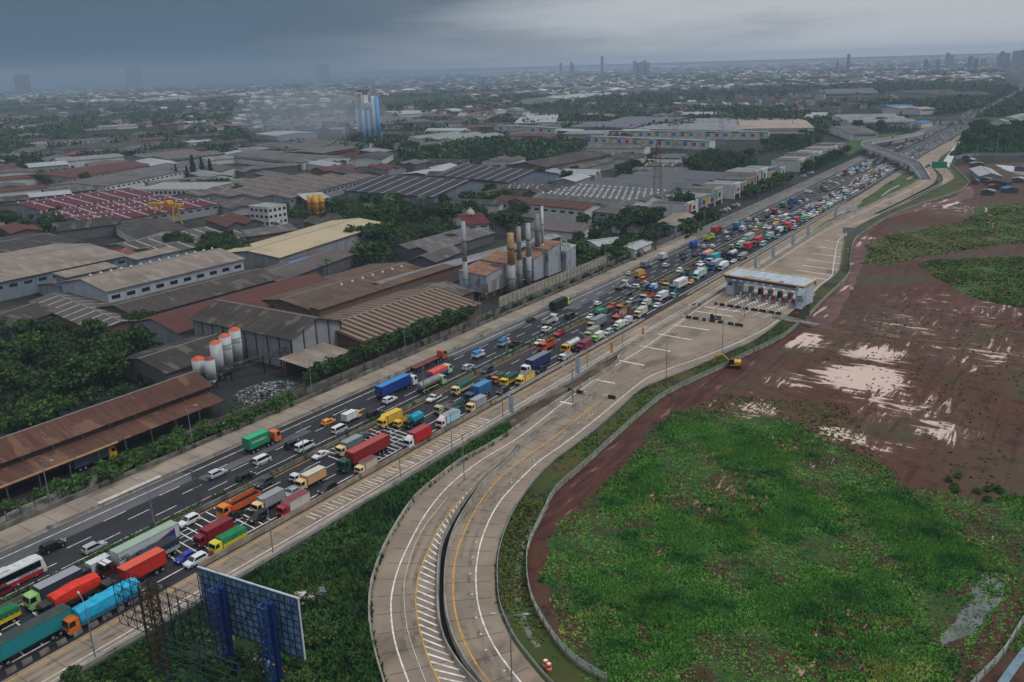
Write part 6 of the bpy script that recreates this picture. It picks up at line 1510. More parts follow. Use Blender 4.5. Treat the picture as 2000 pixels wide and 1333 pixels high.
xrow('round', -180.3, 160, 240, 19, 6.0, 8.5, 'bushy green tree in the row along the grey panel wall', 1.0, 1.05)
xrow('bush', -177.0, 96, 150, 16, 3.0, 4.6, 'leafy bush along the outer parapet below the rusty shed')
xrow('bush', -179.5, 78, 140, 18, 3.4, 5.2, 'tall bush in the dark strip between the rusty shed and the service road', 1.4)
xrow('bush', -176.6, 240, 330, 9, 2, 3.2, 'small bush at the foot of the pale screen wall')
xrow('round', -184, 345, 420, 15, 6, 9, 'green tree crowding behind the motorway wall past the screen', 3.0)
clump(['round', 'wide'], [(-40, 700), (-40, 800), (130, 790), (290, 740), (300, 690), (150, 660), (20, 660)], 26, 8, 12, 'big dark tree in the clump above the rusty shed at the left')
clump(['round', 'bush'], [(0, 860), (150, 800), (280, 765), (230, 760), (60, 790), (-30, 810)], 14, 3.5, 6, 'dark shrub behind the rusty shed roof')
clump(['round', 'wide'], [(200, 665), (320, 650), (310, 625), (210, 630)], 8, 7, 9, 'rounded tree in the clump left of the grey panelled warehouse')
clump(['round'], [(370, 640), (398, 632), (395, 660), (372, 668)], 2, 5, 6, 'small tree at the left corner of the grey panelled warehouse')
clump(['round', 'wide'], [(325, 490), (420, 480), (545, 505), (550, 560), (500, 530), (360, 495)], 20, 8, 11, 'dense tree in the belt behind the beige vented hall')
clump(['wide', 'round'], [(690, 520), (690, 440), (740, 425), (880, 420), (905, 470), (800, 505), (740, 525)], 34, 9, 13, 'tall dark tree in the wood left of the chimney plant')
clump(['round', 'tall', 'palm'], [(555, 420), (690, 405), (860, 400), (880, 425), (700, 440), (610, 430)], 26, 8, 12, 'tree in the belt below the huge charcoal roof')
clump(['round', 'wide'], [(900, 400), (960, 385), (1015, 420), (1010, 450), (930, 450)], 12, 9, 13, 'dark tree around the red roofed prayer hall')
tree('wide', g(992, 462), 15, 'largest dark round tree, between the prayer hall and the chimneys')
tree('palm', g(640, 545), 9, 'single palm standing by the white wall below the cream hall')
clump(['round', 'bush'], [(1110, 520), (1120, 480), (1260, 478), (1250, 500), (1170, 520)], 16, 6, 9, 'tree in the thick hedge behind the pale screen, right of the plant')
tree('wide', g(1335, 418), 14, 'large round dark tree at the end of the shophouse row'); tree('wide', g(1260, 455), 14, 'large dark tree by the red lattice mast foot'); tree('round', g(1165, 480), 11, 'dark tree behind the white barn roofs, nearest the plant')
clump(['wide', 'round'], [(1130, 470), (1140, 440), (1270, 435), (1300, 450), (1210, 470)], 12, 8, 12, 'dark tree between the vented plant and the motorway')
clump(['round', 'bush'], [(1330, 450), (1400, 415), (1400, 428), (1340, 462)], 10, 6, 8, 'tree in the hedge beside the brown flat roofed house')
xrow('tall', -186, 545, 640, 14, 8, 11, 'slim green tree in the row along the grey service road', 1.5, 1.2)
xrow('round', -190, 690, 830, 20, 7, 11, 'tree along the parapet before the flyover', 4)
clump(['round', 'wide'], [(770, 322), (1030, 318), (1025, 288), (900, 282), (790, 296)], 44, 9, 13, 'tree in the square wood in the middle distance')
clump(['round'], [(1020, 290), (1140, 288), (1135, 276), (1025, 278)], 12, 8, 11, 'tree in the patch behind the coloured terraces')
clump(['round', 'wide'], [(1330, 340), (1370, 310), (1470, 312), (1480, 345), (1400, 350)], 24, 9, 13, 'tree in the hazy clump between the terraces and the shophouses')
clump(['round'], [(1200, 345), (1290, 335), (1300, 310), (1230, 315)], 12, 8, 11, 'tree right of the brick gabled shed')
clump(['round', 'palm'], [(985, 375), (1060, 362), (1130, 355), (1120, 340), (1020, 350)], 14, 8, 11, 'tree in the strip before the parallel grey roofs')
for i, (x, y, h) in enumerate(((346, 352, 14), (380, 352, 22), (367, 350, 12), (397, 347, 19), (413, 350, 18), (338, 350, 10))):
    tree('conifer', g(x, y), h, f'dark spire shaped conifer beside the white office, {ORD[i + 1] if i else "first"} of the group', 'conifers by the white office', 1.0, True)
clump(['round', 'wide'], [(0, 345), (55, 350), (60, 330), (0, 320)], 6, 9, 13, 'tree mass at the left edge above the maroon factory')
clump(['round'], [(70, 365), (165, 370), (175, 345), (100, 350)], 8, 8, 12, 'round tree between the brown hall and the maroon factory')
clump(['round', 'wide'], [(10, 470), (140, 460), (130, 432), (20, 435)], 10, 8, 11, 'tree at the near corner of the maroon factory')
clump(['round'], [(300, 385), (420, 378), (440, 400), (510, 390), (510, 370), (400, 360)], 14, 8, 11, 'tree between the maroon factory and the white office')
clump(['wide', 'round'], [(1650, 252), (1700, 262), (1780, 255), (1790, 240), (1690, 245)], 12, 9, 13, 'dark round tree by the louvred roofs near the motorway bend')
clump(['wide', 'round'], [(1870, 285), (2020, 305), (2020, 245), (1950, 225), (1915, 235)], 46, 7, 12, 'tree in the rough woodland right of the jammed motorway')
clump(['round'], [(1480, 300), (1600, 285), (1600, 268), (1500, 275)], 14, 8, 12, 'tree by the tall pale masts')
xrow('bush', -126, 1240, 1330, 6, 7, 10, 'big dark tree at the right end of the far bridge', 4)
# bottom left jungle
clump(['bush', 'round'], [(330, 1333), (480, 1400), (720, 1400), (700, 1250), (640, 1200), (560, 1260)], 26, 2.2, 4.2, 'weedy shrub in the hollow beneath the blue billboard')
clump(['bush'], [(500, 1150), (560, 1120), (680, 1060), (760, 1000), (780, 1010), (700, 1130), (640, 1180), (560, 1180)], 22, 1.2, 2.6, 'low shrub on the weedy strip between ramp and bend')
clump(['bush', 'round'], [(90, 1360), (250, 1300), (330, 1290), (330, 1400), (120, 1430)], 14, 2.5, 4.5, 'dark shrub below the ramp at the bottom left corner')
# median hedge: leafy runs
def leafy(name, pts, width, h, label, cat, dens, mat, size=.22, group=None):
    r = np.random.default_rng(len(pts) * 7 + int(dens * 10)); V, F = [], []
    for a, b in zip(pts, pts[1:]):
        n = max(1, int((b - a).length * dens))
        for _ in range(n):
            p = a.lerp(b, r.random()); leaf_quads(V, F, np.array([p.x + r.uniform(-width, width), p.y, h * r.uniform(.25, .75)]), h * .45, 7, size, r, .8)
    me = bpy.data.meshes.new(name); me.from_pydata([tuple(v) for v in V], [], F); me.materials.append(mat); me.update()
    return tag(put(me, name), label, cat, group)
for i, (y0, y1, d) in enumerate(((40, 100, 5), (103, 106, 6), (108.5, 113, 2.5), (116, 150, 1.6), (150, 158, 5), (160, 200, 1.4), (205, 262, 3.0), (266, 345, 3.4), (350, 480, 1.6), (480, 700, .8))):
    leafy('median_hedge', hline(-148.1, y0, y1, 6), .55, 1.1 if d > 2 else .7, f'{ORD[i]} run of low green hedge in the motorway median, counted from the lower left', 'hedge', d, LEAF2, .24, 'median hedge runs')
# grasses
def sheet_grass(name, poly, n, size, hgt, seed, mat, z, dens=None, holes=(), fade=None):
    r = np.random.default_rng(seed); P = np.array([(p[0], p[1]) for p in poly]); lo, hi = P.min(0), P.max(0); pts = []
    m = n * 3
    xy = r.uniform(lo, hi, (m, 2))
    ins = np.zeros(m, bool); j = len(P) - 1
    for i in range(len(P)):
        xi, yi, xj, yj = *P[i], *P[j]
        if yi != yj:
            cnd = ((yi > xy[:, 1]) != (yj > xy[:, 1])) & (xy[:, 0] < (xj - xi) * (xy[:, 1] - yi) / (yj - yi) + xi); ins ^= cnd
        j = i
    xy = xy[ins]
    x, y = xy[:, 0], xy[:, 1]
    f = np.sin(x * .21 + 1.3 * np.sin(y * .11)) + np.sin(y * .17 + 1.7 * np.sin(x * .09 + 1)) + .6 * np.sin(x * .5 + y * .4) + .4 * np.sin(x * .9 - y * .8)
    keep = r.random(len(x)) < np.clip((f + (dens if dens is not None else 1.6)) * .8, .02, 1)
    if fade:
        ed = np.full(len(x), 1e9); Q = np.array([(p.x, p.y) for p in fade])
        for a, b in zip(Q, np.roll(Q, -1, 0)):
            d = b - a; tt = np.clip(((x - a[0]) * d[0] + (y - a[1]) * d[1]) / (d @ d), 0, 1); ed = np.minimum(ed, np.hypot(x - a[0] - tt * d[0], y - a[1] - tt * d[1]))
        keep &= r.random(len(x)) < np.clip((ed - 1.5 + 2.5 * np.sin(x * .7) * np.sin(y * .6)) / 6, .04, 1)
    for px_, py_, rx, ry in holes:
        p = g(px_, py_); dd = np.sqrt(((x - p.x) / rx) ** 2 + ((y - p.y) / ry) ** 2) + .25 * np.sin(x * 1.3 + y) + .25 * np.sin(y * 1.7 - x * .6); keep &= r.random(len(x)) < np.clip((dd - .45) * 1.1, 0, 1)
    x, y, f = x[keep][:n], y[keep][:n], f[keep][:n]; k = len(x)
    V = np.zeros((k * 9, 3)); 
    for b in range(3):
        a = r.uniform(0, 6.28, k); s = size * r.uniform(.55, 1.35, k); h = hgt * r.uniform(.4, 1.3, k) * (1 + .25 * f); lean = s * r.uniform(-.5, .9, k)
        ca, sa = np.cos(a), np.sin(a)
        V[b * 3::9, 0] = x - ca * s * .5; V[b * 3::9, 1] = y - sa * s * .5
        V[b * 3 + 1::9, 0] = x + ca * s * .5; V[b * 3 + 1::9, 1] = y + sa * s * .5
        V[b * 3 + 2::9, 0] = x - sa * lean; V[b * 3 + 2::9, 1] = y + ca * lean; V[b * 3 + 2::9, 2] = h
    V[:, 2] += z
    nf = k * 3; me = bpy.data.meshes.new(name); me.vertices.add(k * 9); me.vertices.foreach_set('co', V.ravel()); me.loops.add(nf * 3); me.loops.foreach_set('vertex_index', np.arange(nf * 3, dtype=np.int32))
    me.polygons.add(nf); me.polygons.foreach_set('loop_start', np.arange(0, nf * 3, 3, dtype=np.int32)); me.polygons.foreach_set('loop_total', np.full(nf, 3, np.int32))
    me.materials.append(mat); me.update(calc_edges=True); me.validate()
    o = put(me, name); o['kind'] = 'stuff'; return o
def grass_mat(name, a, b, d, e):
    t = NT(name); geo = t.node('ShaderNodeNewGeometry'); v = t.coord('world')
    col = t.mix(geo.outputs['Random Per Island'], lin(a), lin(b))
    col = t.mix(t.ramp(t.noise(v, (.10, .13, .1), 5, .65), .44, .66), col, lin(d))
    col = t.mix(t.math('MULTIPLY', t.ramp(t.noise(v, (.09, .07, .05), 4, .6, loc=(4, 9, 2)), .55, .72), .8), col, lin(e))
    return t.done(col, .8, .2)
GR = grass_mat('field_grass', '#3f702a', '#64983a', '#2c5f28', '#8c9a44'); GV = grass_mat('verge_grass', '#3f5a24', '#56702e', '#4c4f26', '#63602f'); GW = grass_mat('weeds', '#2a4d20', '#40662a', '#1f3d1f', '#5a6a30'); GD = grass_mat('dry_grass', '#4f5c2a', '#66703a', '#3f5226', '#6d6038')
o = sheet_grass('field_grass', G1, 170000, .5, .4, 3, GR, -.06, .75, BARE + [(1905, 1185, 7, 6), (1862, 1240, 6, 4), (1945, 1140, 5, 5)], FADE)
PV = [(p.x, p.y) for p in LTR[6:]] + [(p.x, p.y) for p in reversed(LFA)]
o = sheet_grass('verge_grass', PV, 15000, .6, .3, 4, GV, -.04, 1.2); o['label'] = 'short mown grass on the verge between the bend and the concrete post fence'
PW = [(p.x, p.y) for p in hline(-117.6, 40, 170)] + [(p.x, p.y) for p in reversed(LTL) if p.y < 168]
o = sheet_grass('rank_weeds', PW, 17000, 1.0, .8, 5, GW, -.05, 1.7); o['label'] = 'rank weeds filling the wedge between ramp and bend'
o = sheet_grass('thin_grass', rough_poly([(p[0], p[1]) for p in px_poly((1062, 1120), (1098, 1030), (1195, 930), (1268, 845), (1300, 803), (1420, 808), (1550, 818), (1660, 885), (1765, 945), (1900, 975), (2050, 960), (2080, 1210), (1940, 1285), (1850, 1390), (1170, 1390), (1100, 1250))], 2, 5, 3), 30000, .5, .3, 13, GR, -.09, 3); o['label'] = 'thin ragged grass fringing the round green field'
o = sheet_grass('field_grass', G2, 7000, 1.1, .4, 6, GV, -.06, 2.0); o['label'] = 'green grass patch at the right edge above the puddles'
o = sheet_grass('field_grass', rough_poly(px_poly((1700, 470), (1760, 455), (1850, 440), (1890, 425), (1960, 400), (2060, 395), (2080, 470), (1960, 478), (1860, 495), (1800, 500), (1740, 520), (1690, 515)), 2, 8, 4), 9000, 1.2, .35, 7, GD, -.06, 2.2); o['label'] = 'thin dull grass on the far part of the muddy ground'
o = sheet_grass('field_weeds', px_poly((1690, 640), (1790, 590), (2050, 640), (2080, 990), (1930, 980), (1830, 900), (1780, 800), (1700, 760), (1560, 700)), 500, .7, .35, 8, GV, -.09, 9); o['label'] = 'sparse tufts over the churned mud'
o = sheet_grass('field_weeds', px_poly((1270, 830), (1420, 770), (1650, 790), (1750, 940), (1600, 850), (1420, 815)), 1200, .6, .3, 9, GV, -.09, 9); o['label'] = 'sparse tufts at the upper edge of the green field'
o = sheet_grass('woodland_scrub', px_poly((1855, 305), (1880, 270), (1912, 240), (2100, 200), (2100, 312), (1960, 304)), 9000, 3.2, 2.2, 10, GW, -.2, 1.6); o['label'] = 'scrub covering the rough land right of the motorway'
clump(['bush'], [(1820, 935), (1900, 920), (1960, 960), (1920, 990), (1840, 975)], 9, 1.0, 1.8, 'small bright bush on the dark mud above the pond')
# far woodland mass
def far_woods():
    r = np.random.default_rng(9); V, F = [], []; n = 0
    while n < 5200:
        px = r.uniform(-60, 2080); hor = 128 - .03 * (px - 1000); lo = 320 if px < 1300 else (270 if px < 1620 else 214)
        py = hor + 16 + (lo - hor - 16) * r.random() ** 1.25
        p = g(px, py)
        if abs(p.x + 150 - drift(p.y)) < 55 and p.y < 5000: continue
        den = math.sin(p.x * .0052 + 1) * math.sin(p.y * .0043) + .6 * math.sin(p.x * .013) * math.sin(p.y * .011 + 2)
        if r.random() > .30 + .6 * den: continue
        if any(abs(p.x - bx) < 38 and abs(p.y - by) < 38 for bx, by in built): continue
        s = r.uniform(5, 9) * (1 + p.length / 6000)
        for k in range(r.integers(2, 5)):
            c0 = np.array([p.x + r.uniform(-s, s), p.y + r.uniform(-s, s), s * r.uniform(.5, .85)]); leaf_quads(V, F, c0, s * .75, 16, s * .22, r, .7)
        n += 1
    me = bpy.data.meshes.new('far_woods'); me.from_pydata([tuple(v) for v in V], [], F); me.materials.append(LEAF); me.update()
    o = put(me, 'far_woods'); o['kind'] = 'stuff'; o['label'] = 'dark belts of far trees between the factories and suburbs'
built = [(o.location.x, o.location.y) for o in COL.objects if o.parent is None and o.get('category') in ('building', 'terrace unit')]
far_woods()
# rubbish heaps
def heap(p, rx, ry, n, label, pal):
    r = random.Random(n); mb = MB()
    for _ in range(n):
        a, t = r.uniform(0, 6.28), r.random() ** .6; x, y = math.cos(a) * rx * t, math.sin(a) * ry * t; z = (1 - t) * 1.0 + r.uniform(0, .15); s = r.uniform(.2, .6)
        mb.loft([[(x + r.uniform(-s, s), y + r.uniform(-s, s), z + dz + r.uniform(-.1, .1)) for _ in range(4)] for dz in (0, s * .7)], r.randrange(len(pal)))
    o = mb.build('rubbish', [plain('rubbish_' + h[1:], h, .7) for h in pal], None, loc=(p.x, p.y, 0)); o['kind'] = 'stuff'; o['label'] = label
PALR = ['#a5a6a4', '#7d878c', '#656f76', '#857468', '#456a80', '#938c82', '#4a4a48']
heap(g(515, 768), 7, 10, 420, 'heap of white and blue rubbish bags behind the stained block wall', PALR)
heap(g(592, 1172), 2.2, 2.6, 120, 'tan and white rubbish heap beside the billboard', ['#b59a80', '#c0b8ac', '#a08a74', '#cfcac2'])
heap(g(630, 1163), 1.8, 1.8, 90, 'grey and white rubbish heap in the weeds', PALR)
heap(g(500, 1300), 3.5, 2.5, 60, 'scattered litter under the billboard', PALR)
for i, (x, y, r_) in enumerate(((552, 1313, 1.3), (577, 1302, .9), (540, 1302, .8))):
    p = g(x, y); rr = random.Random(i); mb = MB(); ring = [(math.cos(a) * r_ * rr.uniform(.8, 1.1), math.sin(a) * r_ * rr.uniform(.8, 1.1)) for a in np.linspace(0, 6.28, 14)[:-1]]
    mb.loft([[(x_, y_, 0) for x_, y_ in ring], [(x_ * .9, y_ * .9, .35) for x_, y_ in ring], [(x_ * .35, y_ * .35, .42) for x_, y_ in ring]])
    tag(mb.build('straw_mound', surf('straw', lin('#a8843f'), lin('#8a6a34'), (2, 2, 2), .9), None, loc=(p.x, p.y, 0)), ('round ring of yellow straw under the billboard, the largest', 'yellow straw patch at the right below the billboard', 'small yellow straw patch left of the ring')[i], 'straw mound')
# undergrowth: leafy cover between the trees
def undergrowth(polys, seed=21):
    r = np.random.default_rng(seed); V, F = [], []
    for poly, n, h, s in polys:
        P = [g(*q) for q in poly]; lo = (min(p.x for p in P), min(p.y for p in P)); hi = (max(p.x for p in P), max(p.y for p in P)); k = 0; t = 0
        while k < n and t < n * 40:
            t += 1; x, y = r.uniform(lo[0], hi[0]), r.uniform(lo[1], hi[1])
            if not inside(x, y, P): continue
            hh = h * (.55 + .45 * math.sin(x * .35) * math.sin(y * .31 + 1)) * r.uniform(.6, 1.1)
            leaf_quads(V, F, np.array([x, y, hh * .5]), max(.8, hh * .55), 22, s, r, .9); k += 1
    me = bpy.data.meshes.new('undergrowth'); me.from_pydata([tuple(v) for v in V], [], F); me.materials.append(LEAF); me.update()
    o = put(me, 'undergrowth'); o['kind'] = 'stuff'; o['label'] = 'dense dark undergrowth and creepers between the factories'
undergrowth([([(1825, 226), (1860, 222), (1912, 214), (1990, 176), (1960, 172), (1880, 184), (1835, 205)], 900, 15, 2.2), ([(1922, 226), (1960, 205), (2020, 172), (2040, 235), (1960, 240)], 700, 13, 2.0), ([(-40, 690), (-40, 870), (60, 830), (250, 770), (380, 735), (385, 715), (290, 670), (200, 650), (60, 640)], 900, 4.5, .5),
             ([(690, 520), (690, 440), (560, 425), (600, 405), (740, 415), (880, 400), (905, 470), (800, 505), (740, 525)], 900, 7, .6),
             ([(325, 490), (420, 480), (545, 500), (550, 560), (490, 530), (340, 498)], 380, 5, .5),
             ([(900, 400), (960, 385), (1015, 420), (1010, 450), (930, 450)], 260, 6, .6),
             ([(1110, 525), (1120, 470), (1260, 470), (1250, 505), (1170, 530)], 420, 5, .5), ([(1330, 455), (1400, 415), (1402, 430), (1340, 468)], 160, 5, .5),
             ([(770, 325), (1030, 322), (1130, 290), (1140, 276), (1025, 280), (900, 284), (790, 296)], 1100, 9, .9),
             ([(1330, 342), (1370, 305), (1470, 308), (1485, 345), (1400, 352)], 500, 8, .8), ([(1200, 350), (1300, 338), (1310, 300), (1230, 312)], 350, 7, .8), ([(985, 380), (1130, 358), (1125, 338), (1010, 350)], 350, 6, .7),
             ([(200, 665), (320, 652), (312, 622), (205, 630)], 160, 4.5, .5), ([(0, 350), (60, 352), (175, 372), (180, 345), (60, 325), (0, 318)], 400, 7, .8), ([(0, 475), (145, 462), (130, 430), (10, 432)], 300, 6, .7),
             ([(300, 388), (420, 380), (440, 402), (520, 392), (515, 368), (400, 356)], 400, 6, .7), ([(1480, 303), (1605, 288), (1602, 266), (1500, 272)], 350, 7, .8), ([(1645, 256), (1700, 264), (1785, 258), (1795, 238), (1690, 242)], 350, 9, 1.0),
             ([(0, 335), (0, 310), (120, 318), (230, 300), (235, 310), (120, 335)], 350, 7, .9), ([(540, 420), (600, 405), (690, 395), (860, 395), (850, 405), (700, 410), (560, 428)], 400, 6, .6)])

# ------------------------------------------------------------------ vehicles (front towards local +Y)
MC = {}
def cached(key, fn):
    if key not in MC: MC[key] = fn()
    return MC[key]
def wheel_mesh(r, w):
    def f():
        mb = MB(); mb.tube((-w / 2, 0, 0), (w / 2, 0, 0), r, 12); mb.tube((-w / 2 - .012, 0, 0), (-w / 2 + .01, 0, 0), r * .58, 10, m=1); mb.tube((w / 2 - .01, 0, 0), (w / 2 + .012, 0, 0), r * .58, 10, m=1)
        return mb.mesh('wheel', [TYRE, RIM])
    return cached(('wheel', r, w), f)
#         length  halfw  roof  profile of (y fraction, belt, top) with top==belt+ for bonnet
CARS = {
 'hatch':   (4.0, .84, 1.50, .30, [(-.5, .86, .90), (-.47, .95, 1.02), (-.36, .98, 1.44), (-.20, .98, 1.50), (.08, .96, 1.47), (.27, .94, .98), (.43, .84, .86), (.5, .60, .64)]),
 'sedan':   (4.5, .86, 1.46, .30, [(-.5, .80, .84), (-.46, .95, .97), (-.32, .97, .99), (-.19, .97, 1.41), (-.06, .96, 1.46), (.07, .95, 1.42), (.23, .93, .96), (.43, .82, .84), (.5, .60, .64)]),
 'mpv':     (4.5, .86, 1.68, .32, [(-.5, .95, 1.0), (-.485, 1.02, 1.20), (-.43, 1.05, 1.60), (-.30, 1.05, 1.68), (.08, 1.02, 1.64), (.26, 1.0, 1.04), (.43, .90, .92), (.5, .66, .70)]),
 'suv':     (4.6, .90, 1.78, .36, [(-.5, 1.0, 1.05), (-.48, 1.08, 1.22), (-.42, 1.10, 1.70), (-.28, 1.10, 1.78), (.05, 1.08, 1.74), (.21, 1.06, 1.10), (.43, 1.0, 1.02), (.5, .74, .80)]),
 'van':     (4.3, .84, 1.92, .30, [(-.5, 1.0, 1.1), (-.49, 1.06, 1.80), (-.42, 1.08, 1.92), (.20, 1.06, 1.90), (.32, 1.04, 1.76), (.45, 1.0, 1.04), (.5, .7, .76)]),
 'minibus': (5.0, .93, 2.15, .32, [(-.5, 1.1, 1.2), (-.49, 1.18, 2.0), (-.43, 1.2, 2.15), (.18, 1.18, 2.12), (.28, 1.16, 1.95), (.41, 1.1, 1.16), (.48, .96, 1.0), (.5, .72, .78)]),
 'pickup':  (5.2, .91, 1.76, .42, [(-.5, .98, 1.0), (-.47, 1.04, 1.05), (-.10, 1.05, 1.06), (-.085, 1.05, 1.60), (.0, 1.05, 1.76), (.10, 1.04, 1.72), (.24, 1.03, 1.07), (.43, .98, 1.0), (.5, .74, .80)]),
}
def car_meshes(kind, simple=False):
    L, w, H, zb, st = CARS[kind]; mb = MB(); rings = []
    for i, (f, be, tp) in enumerate(st):
        y = f * L; k = .90 if i in (0, len(st) - 1) else (.97 if i in (1, len(st) - 2) else 1.0); ww = w * k
        cab = tp > be + .15; wt = ww * (.80 if cab else .93)
        rings.append([(-ww * .93, y, zb), (-ww, y, zb + .18), (-ww, y, be), (-wt, y, tp), (wt, y, tp), (ww, y, be), (ww, y, zb + .18), (ww * .93, y, zb)])
    mb.loft(rings); wn_ = MB(); e = .014
    cabs = [s for s in st if s[2] > s[1] + .25]; y0, y1 = cabs[0][0] * L, cabs[-1][0] * L; idx = st.index(cabs[-1]); nose = st[idx + 1]; tail = st[st.index(cabs[0]) - 1]
    be = cabs[1][1]; tp = H
    yb0, yb1 = y0 - .02 * L, y1 + (nose[0] * L - y1) * .72
    for s in (-1, 1):
        a, b = be + .06, tp - .13; fb, ft = .06 / (tp - be), 1 - .13 / (tp - be)
        xb, xt = w * (1 - .2 * fb) + e, w * (1 - .2 * ft) + e
        q = [(s * xb, yb0 + .12, a), (s * xb, yb1, a), (s * xt, y1 - .05, b), (s * xt, y0 + .22, b)]
        wn_.poly(q if s > 0 else q[::-1])
    def glass(p, q, lo, hi, out):
        (ya, za), (yb, zb_) = p, q
        d = Vector((0, yb - ya, zb_ - za)).normalized(); n = Vector((0, -d.z, d.y)) * out
        r = [(t * sgn, ya + (yb - ya) * f + n.y * e, za + (zb_ - za) * f + n.z * e) for f, t in ((lo, w * .86), (hi, w * .74)) for sgn in (-1, 1)]
        wn_.poly([r[0], r[1], r[3], r[2]] if out > 0 else [r[1], r[0], r[2], r[3]])
    glass((nose[0] * L, nose[2]), (y1, cabs[-1][2]), .10, .90, -1)
    glass((tail[0] * L, tail[2]), (y0, cabs[0][2]), .15, .88, 1)
    hl, tl = MB(), MB(); f1 = st[-2]; zf = (st[-1][2] + f1[2]) / 2
    hl.box(0, 0, -.09, .36, .16, .17); tl.box(0, 0, -.12, .2, .1, .3)
    bp = MB(); bp.box(0, L / 2 - .08, zb, w * 1.72, .2, .22); bp.box(0, -L / 2 + .08, zb, w * 1.72, .2, .24)
    bed = None
    if kind == 'pickup': bed = MB(); bed.box(0, -.285 * L, 1.055, w * 1.7, .34 * L, .02)
    return dict(body=mb, win=wn_, hl=hl, tl=tl, bp=bp, L=L, w=w, zf=zf, zt=tail[1] - .02, H=H, bed=bed)
def car(kind, hx_, p, rot, label, group=None, lower=None, stripe=None):
    m = cached(('car', kind), lambda: car_meshes(kind)); pt = paint(hx_); names = {'pickup': 'pickup_truck', 'van': 'van', 'minibus': 'minibus'}
    rt = root(names.get(kind, 'car'), p, rot, label, {'pickup': 'pickup', 'van': 'van', 'minibus': 'minibus'}.get(kind, 'car'), group)
    put(cached(('cb', kind, hx_), lambda: m['body'].mesh('body', [pt])), 'body', rt)
    put(cached(('cw', kind), lambda: m['win'].mesh('window', [GLASS])), 'window', rt)
    put(cached(('cbp', kind, lower), lambda: m['bp'].mesh('bumper', [paint(lower) if lower else CHASSIS])), 'bumper', rt)
    if m['bed']: put(cached('bedm', lambda: m['bed'].mesh('load_bed', [CHASSIS])), 'load_bed', rt)
    for s in (-1, 1):
        put(cached('hl', lambda: m['hl'].mesh('headlight', [LAMP])), 'headlight', rt, (s * m['w'] * .70, m['L'] / 2 - .12, m['zf']))
        put(cached('tl', lambda: m['tl'].mesh('tail_light', [TAIL])), 'tail_light', rt, (s * m['w'] * .82, -m['L'] / 2 + .04, m['zt']))
        for y in (-.31, .31): put(wheel_mesh(.33 if kind not in ('suv', 'pickup') else .38, .22), 'wheel', rt, (s * (m['w'] - .10), y * m['L'], .33 if kind not in ('suv', 'pickup') else .38))
    if stripe:
        for s in (-1, 1):
            mb = MB(); mb.box(s * (m['w'] + .006), -.2, .75, .012, m['L'] * .55, .22); mb.build('stripe', paint(stripe), rt)
    return rt
def car_far(kind, hx_, p, rot, label, group=None):
    def f():
        m = cached(('car', kind), lambda: car_meshes(kind)); q = MB()
        for k, i in (('body', 0), ('win', 1)):
            b = len(q.v); q.v += m[k].v; q.f += [tuple(a + b for a in t) for t in m[k].f]; q.m += [i] * len(m[k].f)
        for s in (-1, 1):
            for y in (-.31, .31): q.tube((s * m['w'] - .1, y * m['L'], .33), (s * m['w'] + .02, y * m['L'], .33), .33, 8, m=1)
        q.box(0, 0, .2, m['w'] * 1.7, m['L'] * .8, .15, 1)
        return q.mesh('car', [paint(hx_), GLASS])
    o = put(cached(('cf', kind, hx_), f), 'car', None, p, rot); return tag(o, label, 'car', group)
# lorries
SZ = {'s': dict(cl=1.65, cw=1.85, ch=2.05, bl=4.0, bw=1.95, z=.85, wr=.38, bh=1.75), 'm': dict(cl=1.75, cw=2.1, ch=2.45, bl=5.6, bw=2.25, z=1.0, wr=.44, bh=2.05), 'l': dict(cl=2.0, cw=2.4, ch=2.85, bl=7.6, bw=2.45, z=1.15, wr=.5, bh=2.3),
      'x': dict(cl=2.1, cw=2.45, ch=2.95, bl=12.2, bw=2.45, z=1.35, wr=.52, bh=2.65), 'c20': dict(cl=2.1, cw=2.45, ch=2.95, bl=6.1, bw=2.44, z=1.35, wr=.52, bh=2.6)}
def cab_parts(z):
    cl, cw, ch = z['cl'], z['cw'] / 2, z['ch']; zb = .5
    mb = MB(); R = []
    for y, f, top in ((0, 1.0, ch), (cl * .55, 1.0, ch + .03), (cl * .86, .98, ch - .08), (cl * .965, .97, zb + (ch - zb) * .52), (cl, .95, zb + .25)):
        be = min(top, zb + (ch - zb) * .5); R.append([(-cw * f, y, zb), (-cw * f, y, be), (-cw * f * .93 if top > be else -cw * f, y, top), (cw * f * .93 if top > be else cw * f, y, top), (cw * f, y, be), (cw * f, y, zb)])
    mb.loft(R)
    w_ = MB(); e = .015; za, zz = zb + (ch - zb) * .54, ch - .2
    def yf(z_): t = (z_ - (zb + (ch - zb) * .52)) / (ch - .08 - (zb + (ch - zb) * .52)); return cl * (.965 - .105 * t) + e * 1.6
    w_.poly([(cw * .88, yf(za), za), (-cw * .88, yf(za), za), (-cw * .82, yf(zz), zz), (cw * .82, yf(zz), zz)])
    for s in (-1, 1):
        xa, xz = cw * (1 - .07 * .1) + e, cw * (1 - .07 * .85) + e
        q = [(s * xa, cl * .35, za), (s * xa, cl * .88, za), (s * xz, cl * .80, zz), (s * xz, cl * .35, zz)]; w_.poly(q if s > 0 else q[::-1])
    b = MB(); b.box(0, cl - .02, .38, cw * 2.02, .22, .36); b.box(0, cl + .01, .82, cw * 1.2, .06, .22)
    return mb, w_, b
